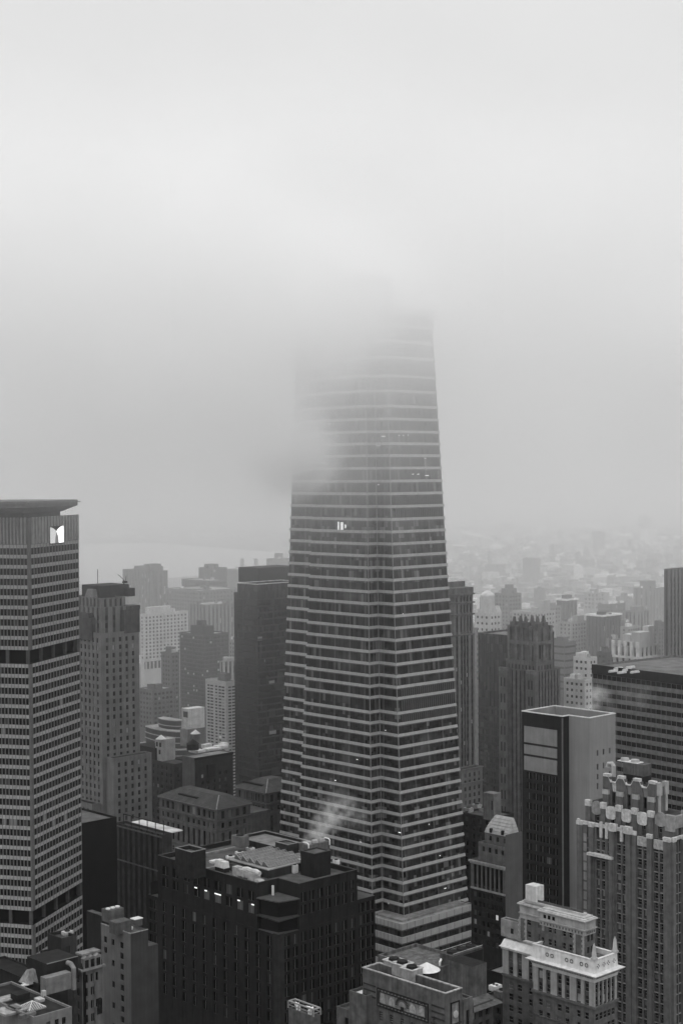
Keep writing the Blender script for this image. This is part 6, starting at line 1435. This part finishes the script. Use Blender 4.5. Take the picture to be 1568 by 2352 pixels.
# right edge tower
re_ = Bld('edge_tower', 'tall grey ribbed tower cut by the right edge of the picture', 'skyscraper', 1535, 1307, 1000, 1524.5, 1610, wall=[stone('edge_stone', .24, .15, .15), stone('edge_sp', .15, .2)], glass=pane('edge_glass', .04, .05, .08, .1), roof=ROOF)
b = re_; b.mass(0, b.wr, 0, b.wl, 0, b.H, dict(p=4, w=1.6, fh=3.8, wh=2.6, rec=.6, sm=1, top=6, vis=b.zat(1560)), dict(p=3, w=1.4, fh=3.8, wh=2.6, rec=.6, sm=1, top=26, vis=b.zat(1560)), par=1); b.finish()
# mansard block right of the tall tower
ms_ = Bld('mansard_block', 'stone block with a pale ribbed mansard roof and a colonnade, right of the tapering tower', 'building', 1160, 1991, 600, 1081, 1200, wall=[stone('mans_stone', .20, .25, .4), stone('mans_blank', .19, .15, .2), stone('mans_dark', .035, .3)], glass=GLASSB, roof=stone('mans_roof', .1, .3))
b = ms_; H = b.H; v = b.zat(2190); zc = b.zat(2058)
b.facade('L', 0, 0, b.wl, zc, H, bay_cols(1, b.wl - 1, 7, 1.5), [(zc + 1.5, H - 2.2)], .5, 'plain', .3, 0, 2); b.facade('L', 0, 0, b.wl, 0, zc, bay_cols(1, b.wl - 1, 7, 1.4), rows(zc, 3.6, 2, v), .3, 'plain', 0, 2); b.facade('R', 0, 0, b.wr, 0, H + 12, [], [], m=1)
b.W.prism([(b.wr, .02), (b.wr, b.wl), (0, b.wl)], 0, H, top=False); b.Rf.poly([(0, 0, H - .2), (b.wr, 0, H - .2), (b.wr, b.wl, H - .2), (0, b.wl, H - .2)])
mb = MB(); mb.box(-.9, .02, -.1, b.wl + .6, H - .9, H - .2); mb.box(-.6, .02, 0, b.wl, H - 1.5, H - .9); b.part('cornice', mb, [stone('mans_cornice', .36, .2)]); mb = MB(); mb.box(-.4, .02, 0, b.wl, zc - .2, zc + .5); b.part('cornice', mb, [stone('mans_cornice', .36, .2)])
y2 = b.yat(1098, 2, 2, H + 6); z2 = b.zat(1945, 2, 4); b.mass(2, b.wr - .5, .4, y2, H - .3, z2, None, dict(p=3.3, w=1.4, fh=3.6, wh=2.0, top=1.4), par=.5)
y3 = b.yat(1113, 5, 2, z2 + 4); z3 = b.zat(1922, 5, 4); b.mass(5, b.wr - .6, 1.5, y3, z2 - .5, z3, None, dict(p=3.3, w=1.3, fh=3.6, wh=1.9, top=1.0), par=.3)
mb = MB(); z4 = b.zat(1877, 7, 6); 
for k in range(6):
    za, zb2 = z3 + (z4 - z3) * k / 6, z3 + (z4 - z3) * (k + .86) / 6; t0, t1 = (k / 6) ** 1.4 * 3.2, ((k + 1) / 6) ** 1.4 * 3.2
    mb.prism([(4.8 + t0, 1.3 + t0 * .5), (b.wr - .5 - t0 * .4, 1.3 + t0 * .5), (b.wr - .5 - t0 * .4, y3 + .1 - t0), (4.8 + t0, y3 + .1 - t0)], za, zb2, [(4.8 + t1, 1.3 + t1 * .5), (b.wr - .5 - t1 * .4, 1.3 + t1 * .5), (b.wr - .5 - t1 * .4, y3 + .1 - t1), (4.8 + t1, y3 + .1 - t1)], 0)
b.part('mansard', mb, [stone('mansard_pale', .46, .2, .5)])
mb = MB()
for f in (.3, .75): mb.box(4.4, 5.4, 1.5 + (y3 - 1.5) * f - .5, 1.5 + (y3 - 1.5) * f + .5, z3 + .4, z3 + 2, 0)
b.part('dormer', mb, [DARK]); b.lit = [(1138, 2116, LIT), (1117, 2150, LITDIM), (1096, 2118, LITDIM)]; b.finish()
hb = Bld('bulkheaded_block', 'dark low block with a tall grey bulkhead between ribbed tower and blank sided tower', 'building', 1130, 1880, 690, 1060, 1180, wall=[stone('hb_wall', .06, .3), stone('hb_sp', .04, .3)], glass=GLASSB, roof=stone('hb_roof', .10, .5, .3, streak=0))
b = hb; H = b.H; b.mass(0, b.wr, 0, b.wl, 0, H, dict(p=4, w=1.6, fh=3.6, wh=2, vis=b.zat(2100)), dict(p=4, w=1.6, fh=3.6, wh=2, vis=b.zat(2100)), par=.8)
x, y = lxy(b, 1133, 1825, H + 11); mb = MB(); mb.box(x, x + 5, y, y + 6, H - .8, H + 11); mb.box(x - .1, x + .02, y + .6, y + 1.2, H + 4, H + 8, 1); b.part('bulkhead', mb, [stone('hb_bulk', .24, .25, .4), DARK]); b.finish()
for k, (px, py, lb) in enumerate(((1096, 1860, 'pale box vent left of the tall grey bulkhead'), (1077, 1868, 'pale pipe vent nearest the ribbed tower base'), (1112, 1868, 'grey vent in front of the tall grey bulkhead'))): equip(b, 'vent_box', lb, 'vent box', px, py, H - .8, ac(3, 3.5, 2, METAL, 1))
lo = Bld('low_annex_block', 'low flat pale roofed annex between the podium and the cream crowned block', 'building', 1180, 2246, 560, 1118, 1240, wall=[stone('annex_wall', .02, .3)], roof=stone('annex_roof', .26, .3, .4, streak=0))
lo.mass(0, lo.wr, 0, lo.wl, 0, lo.H, None, None, par=.6); lo.finish()
lq = Bld('dark_low_block', 'dark low block with pale vents below the flat pale roofed annex', 'building', 1165, 2310, 470, 1098, 1250, wall=[stone('lq_wall', .07, .3, .5)], glass=GLASSB, roof=stone('lq_roof', .045, .4, .4, streak=0))  # low block in plain dark greys
b = lq; b.mass(0, b.wr, 0, b.wl, 0, b.H, None, dict(p=4, w=1.6, fh=3.5, wh=2, vis=b.zat(2380)), par=.7); b.finish()
equip(b, 'vent_box', 'pair of bright vents on the dark block below the annex', 'vent box', 1136, 2280, b.H - .7, ac(3.4, 2.6, 1.6, PALE, 2))
equip(b, 'air_handler', 'dark air handler beside the bright vents below the annex', 'air handler', 1150, 2296, b.H - .7, ac(5, 3, 2.0, MIDM, 1))
# ================================================================== farther towers in the haze
def far(label, px, py, D, pl, pr, v=.2, style='grid', pent=(), name='tower_block', wv=None, fh=3.3, roof=None, vis=None, gv=None):
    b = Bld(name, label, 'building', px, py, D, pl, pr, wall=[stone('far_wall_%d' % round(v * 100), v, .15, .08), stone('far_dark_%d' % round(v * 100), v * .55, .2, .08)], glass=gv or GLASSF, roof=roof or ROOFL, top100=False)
    vz = b.zat(vis or min(py + 190, 1760)); k = max(1, D / 1300)
    S = dict(grid=dict(p=3.6 * k, w=1.9 * k, fh=fh * k, wh=1.7 * k, top=2.4, vis=vz), bands=dict(p=60, w=0, fh=fh * k, wh=1.6 * k, top=3, vis=vz), slots=dict(p=4.2 * k, w=1.9 * k, fh=5, wh=4.7, top=4, vis=vz, rec=.6, sm=1), plain=None)[style]
    if style == 'bands':
        mk = lambda ln: dict(S, cols=[(.5, ln - .5)])
        A, B_ = mk(b.wr), mk(b.wl)
    else: A = B_ = S
    b.mass(0, b.wr, 0, b.wl, 0, b.H, A, B_, par=.8)
    for (fx0, fx1, fy0, fy1, h) in pent:
        mb = MB(); mb.box(b.wr * fx0, b.wr * fx1, b.wl * fy0, b.wl * fy1, b.H - .8, b.H + h); b.part('penthouse', mb, [b.wm[0]])
    rr = random.Random(int(px * 7 + py))
    for _ in range(rr.choice((2, 3, 4))):
        w, l, h = rr.uniform(2, 5), rr.uniform(2, 5), rr.uniform(1.5, 3.6); x, y = rr.uniform(1, max(1.5, b.wr - w - 1)), rr.uniform(1, max(1.5, b.wl - l - 1))
        mb = MB(); mb.box(x, x + w, y, y + l, b.H - .8, b.H + h); b.part('roof_unit', mb, [rr.choice((ROOFW, MIDM, METAL, b.wm[0]))])
    b.finish()
    return b
# left of the black tower
b = far('broad white slab block with an open colonnade low down, left of the brick apartment tower', 330, 1411, 1330, 321.5, 432, .46, 'grid', ((.1, .62, .2, .8, 5.5),), fh=3.0, vis=1520)
z = b.zat(1538); mb = MB()
for k in range(12): x = b.wr * (k + .5) / 12; mb.box(x - .7, x + .7, -.3, .02, z, z + 6)
mb.box(.5, b.wr - .5, -.05, .02, z, z + 6.2, 1); b.part('colonnade', mb, [b.wm[0], stone('colonnade_void', .06, .2)])
b = far('dark brick apartment tower dotted with pale lit windows above the white grid tower', 469, 1458, 1180, 412.5, 525, .085, 'grid', ((.05, .5, .1, .6, 6), (.1, .3, .2, .4, 10)), fh=3.05, vis=1650, gv=pane('brick_tower_glass', .04, .06, .10, .45, cut=(.5, .8, .9)), roof=ROOFL)
z = b.H - 1.2; mb = MB(); o = [(0, 0), (b.wr, 0), (b.wr, b.wl), (0, b.wl)]
while z > b.zat(1660): mb.ring(offset(o, .01), offset(o, .12), z, z + .35); z -= 3.05
b.part('floor_line', mb, [stone('brick_floor_line', .17, .2)], 'stuff')
far('white block with dark slots rising between the white grid tower and the black tower', 512, 1519, 1050, 505, 546, .42, 'slots', ((.2, .8, .2, .8, 2),), vis=1560, name='service_block')
far('farthest hazy tower with a stepped flat top, over the white slab', 352, 1312, 1900, 281.5, 385, .10, 'slots', ((-.0, .9, .1, .62, 5), (.0, .8, .12, .3, 8)))
far('hazy twin topped block standing left of the black tower roof', 487, 1305, 1850, 456, 521, .10, 'grid', ((.2, .7, .3, .8, 4),))
far('wide pale hazy block in front of the twin topped one', 455, 1357, 1650, 380, 545, .22, 'grid', ((.1, .6, .3, .7, 0.5),))
far('low dark topped hazy block at the foot of the twin topped one', 480, 1334, 1720, 417, 520, .16, 'grid', ())
far('pale hazy block with dark glass panels beside the black tower', 474, 1389, 1480, 433, 548, .26, 'slots', ())
far('hazy mid block seen between white slab and brick apartment tower', 392, 1500, 1150, 370, 412, .18, 'grid', ((.2, .7, .2, .7, 4),), vis=1640)
far('pale low hazy block under the white slab colonnade', 350, 1585, 1080, 318, 400, .20, 'grid', ((.3, .6, .2, .5, 3),), vis=1680)
far('pale hazy chunk just left of the black tower at mid height', 540, 1470, 1250, 524, 560, .30, 'grid', (), vis=1530)
for px, lb in ((556, 'left power station chimney fading in haze beyond the twin topped block'), (587.5, 'right power station chimney fading in haze beyond the twin topped block')):
    c = pt(px, 1283, 3300); o = empty('chimney_stack', (c.x, c.y, 0)); tag(o, lb, 'chimney', None, 'thing'); mb = MB(); mb.cyl(0, 0, 0, c.z, 6.5, 4.2, 16); mb.build('shaft', [stone('chimney_concrete', .12, .2, .05)], o)
far('faint block beside the left flank of the tapering tower above the black roof', 636, 1284, 2300, 612, 668, .14, 'plain', ((.2, .5, .1, .5, 8),))
far('faint long low block behind the black tower roof', 600, 1312, 2100, 518, 672, .16, 'plain', ())
# right field
b = far('pale balconied block with a domed tank right of the ribbed masonry tower', 1124, 1409, 1130, 1089, 1151, .50, 'grid', ((.1, .9, .1, .9, 2.5),), fh=4.4, vis=1470)
mb = MB(); x, y = b.wr * .4, b.wl * .45; mb.cyl(x, y, b.H, b.H + 12, 5.2, 5.2, 20)
for k in range(5): mb.cyl(x, y, b.H + 12 + k * .8, b.H + 12.8 + k * .8, 5.2 * math.cos(k * .3), 5.2 * math.cos((k + 1) * .3), 20)
mb.cyl(b.wr * .9, b.wl * .2, b.H, b.H + 4.5, 3.2, 1.6, 14); b.part('domed_tank', mb, [stone('dome_white', .5, .12)])
far('tall hazy tower with a stepped cap directly behind the domed tank block', 1168, 1364, 1650, 1135, 1197, .24, 'grid', ((.1, .8, .15, .6, 5), (.2, .6, .2, .45, 9)), vis=1450)
far('hazy block with a white roof edge left of the stepped cap tower', 1128, 1375, 1750, 1101, 1140, .20, 'grid', ((.1, .5, .3, .9, 4),), roof=ROOFW, vis=1420)
b = far('pale square windowed block right behind the six pinnacles', 1226, 1406, 1380, 1176, 1275, .40, 'grid', ((.55, .8, .05, .3, 9),), fh=3.6, vis=1480)
far('hazy block behind the gothic pinnacles and left of the rounded rim tower', 1254, 1394, 1600, 1236, 1288, .30, 'grid', ((.2, .8, .3, .8, 3),), vis=1450)
b = far('hazy round cornered tower with a white rimmed flat top', 1300, 1380, 1800, 1278, 1325, .12, 'slots', ((.2, .7, .2, .7, 6),), roof=ROOFW, vis=1470)
mb = MB(); o = [(0, 0), (b.wr, 0), (b.wr, b.wl), (0, b.wl)]; mb.ring(offset(o, -1), offset(o, 1.5), b.H, b.H + 2); b.part('rim', mb, [ROOFW])
b = far('broad dark hazy block with a bright roof rim in the middle of the right skyline', 1384, 1417, 1500, 1346, 1426, .09, 'slots', ((.2, .6, .3, .6, 4),), roof=ROOFW, vis=1530)
mb = MB(); o = [(0, 0), (b.wr, 0), (b.wr, b.wl), (0, b.wl)]; mb.ring(offset(o, -1), offset(o, .8), b.H, b.H + 1.6); b.part('rim', mb, [ROOFW])
far('pale hazy tower with a dark centre strip left of the edge tower', 1462, 1405, 1650, 1432, 1492, .28, 'slots', ((.1, .6, .1, .6, 5),), vis=1500)
far('wide ribbed hazy block beneath a white roof house near the edge tower', 1490, 1352, 2200, 1454, 1527, .20, 'slots', ((.1, .6, .2, .7, 10),), roof=ROOFW, vis=1430)
b = far('hazy block with curved pale bands right of the gothic pinnacles', 1296, 1476, 1240, 1262, 1322, .20, 'bands', ((.1, .6, .2, .6, 4),), fh=5.5, vis=1600)
far('slim bright white tower with small dark windows left of the banded office slab', 1352, 1511, 1010, 1316, 1371, .56, 'grid', ((.1, .6, .3, .9, 2.2),), fh=4.2, vis=1570, name='white_tower', gv=GLASSF)
far('lower white gridded block under the slim bright tower', 1342, 1562, 985, 1294, 1362, .50, 'grid', (), fh=4.0, vis=1640)
far('pale boxy block behind the banded hazy block', 1312, 1429, 1520, 1282, 1347, .32, 'grid', ((.5, .9, .1, .5, 5),), vis=1500)
far('small dark hazy block right of the slim bright tower', 1392, 1499, 1150, 1370, 1412, .12, 'grid', ((.2, .5, .3, .7, 4),), vis=1560)
far('hazy block with pale top left of the white crowned art deco block', 1408, 1468, 1320, 1392, 1424, .30, 'slots', (), vis=1530)
b = far('white crowned art deco block with tall black windows above the banded slab', 1468, 1486, 1000, 1407, 1512, .48, 'slots', ((.0, .55, .0, .3, 9), (.1, .45, .4, .7, 7), (.6, .9, .1, .3, 12)), vis=1560, roof=stone('deco_far_roof', .08, .3))
mb = MB(); mb.box(-.8, b.wr, -.8, .02, b.H - 8, b.H - 6.5); mb.box(-.8, .02, 0, b.wl, b.H - 8, b.H - 6.5)
for k in range(5): mb.box(-1, .05, b.wl * k / 4.4, b.wl * k / 4.4 + 2.2, b.H - 6.5, b.H + 3)
b.part('crown', mb, [ROOFW])
far('faint small tower alone in the low roofs left of the rounded rim tower', 1238, 1352, 2500, 1226, 1252, .20, 'plain', ())
far('faint pale block right of the rounded rim tower', 1366, 1362, 2250, 1340, 1388, .34, 'grid', ((.3, .7, .3, .7, 5),), vis=1400)
far('dim hazy tower standing out of the far low roofs, beyond the gothic crown', 1222, 1283, 3400, 1200, 1240, .16, 'plain', ())
far('faint pale block in the haze left of the wide ribbed one', 1432, 1372, 2300, 1414, 1452, .28, 'plain', ((.2, .6, .2, .6, 6),))
far('dim wide block low in the haze behind the bright roof rim', 1400, 1388, 1950, 1372, 1436, .14, 'grid', ())
far('hazy grey block filling the gap left of the edge tower base', 1510, 1440, 1350, 1490, 1532, .20, 'grid', ((.2, .6, .2, .6, 5),), vis=1520)
far('pale stubby block behind the white crowned art deco block', 1440, 1440, 1450, 1424, 1470, .34, 'grid', (), vis=1500)
far('dim block between bright rim block and pale dark striped tower', 1432, 1430, 1600, 1420, 1448, .15, 'plain', ())
# ---- the carpet of low houses beyond: far too many to count
FARM = island_grey('far_house_mix', [(0, .04), (.3, .10), (.55, .2), (.75, .34), (.9, .6)])
rnd = random.Random(5); mb = MB()
for _ in range(5200):
    D = 1500 + 5600 * rnd.random() ** 1.25; px = rnd.uniform(-60, 1640)
    if px < 1010 and D > 2600 and rnd.random() < .75: continue
    if px < 640 and 3300 < D < 6400: continue
    P = pt(px, 1500, D); w, l, h = rnd.uniform(9, 26) * (1 + D / 9000), rnd.uniform(9, 26) * (1 + D / 9000), rnd.choice((7, 9, 11, 13, 18, 26)) * rnd.uniform(.8, 1.2)
    if rnd.random() < .03 and D > 2400: h *= 2.6
    if D < 2300: h *= 1.6
    a = R(43.5 + rnd.choice((0, 0, 0, 4, -6))); c_, s_ = math.cos(a), math.sin(a)
    q = [(P.x + x * c_ - y * s_, P.y + x * s_ + y * c_) for x, y in ((0, 0), (w, 0), (w, l), (0, l))]
    if rnd.random() < .0: continue
    mb.prism(q, 0, h)
for _ in range(7000):
    D = 2100 + 3600 * rnd.random(); px = rnd.uniform(990, 1640); P = pt(px, 1500, D); w, l, h = rnd.uniform(7, 17), rnd.uniform(7, 17), rnd.choice((6, 8, 10, 12, 15, 20))
    if rnd.random() < .02: h *= 2.4
    a = R(43.5 + rnd.choice((0, 0, 8, -10))); c_, s_ = math.cos(a), math.sin(a)
    mb.prism([(P.x + x * c_ - y * s_, P.y + x * s_ + y * c_) for x, y in ((0, 0), (w, 0), (w, l), (0, l))], 0, h)
tag(mb.build('far_rooftops', [FARM]), 'carpet of low hazy rooftops stretching to the far bank', 'rooftops', None, 'stuff')
# midtown rooftops between the nearer towers and the river, mostly hidden
rnd = random.Random(9); mb = MB()
for _ in range(420):
    D = rnd.uniform(820, 1500); px = rnd.uniform(-100, 1700); P = pt(px, 1500, D); w, l = rnd.uniform(16, 36), rnd.uniform(16, 36); h = rnd.uniform(18, 46)
    a = R(43.5); c_, s_ = math.cos(a), math.sin(a); q = [(P.x + x * c_ - y * s_, P.y + x * s_ + y * c_) for x, y in ((0, 0), (w, 0), (w, l), (0, l))]
    mb.prism(q, 0, h)
    if rnd.random() < .6: x, y = rnd.uniform(3, w - 9), rnd.uniform(3, l - 9); q = [(P.x + (x + u) * c_ - (y + v) * s_, P.y + (x + u) * s_ + (y + v) * c_) for u, v in ((0, 0), (6, 0), (6, 5), (0, 5))]; mb.prism(q, h, h + 4)
tag(mb.build('low_rooftops', [island_grey('low_house_mix', [(0, .04), (.4, .08), (.7, .16), (.9, .3)])]), 'jumble of low roofs filling the ground between the farther towers', 'rooftops', None, 'stuff')
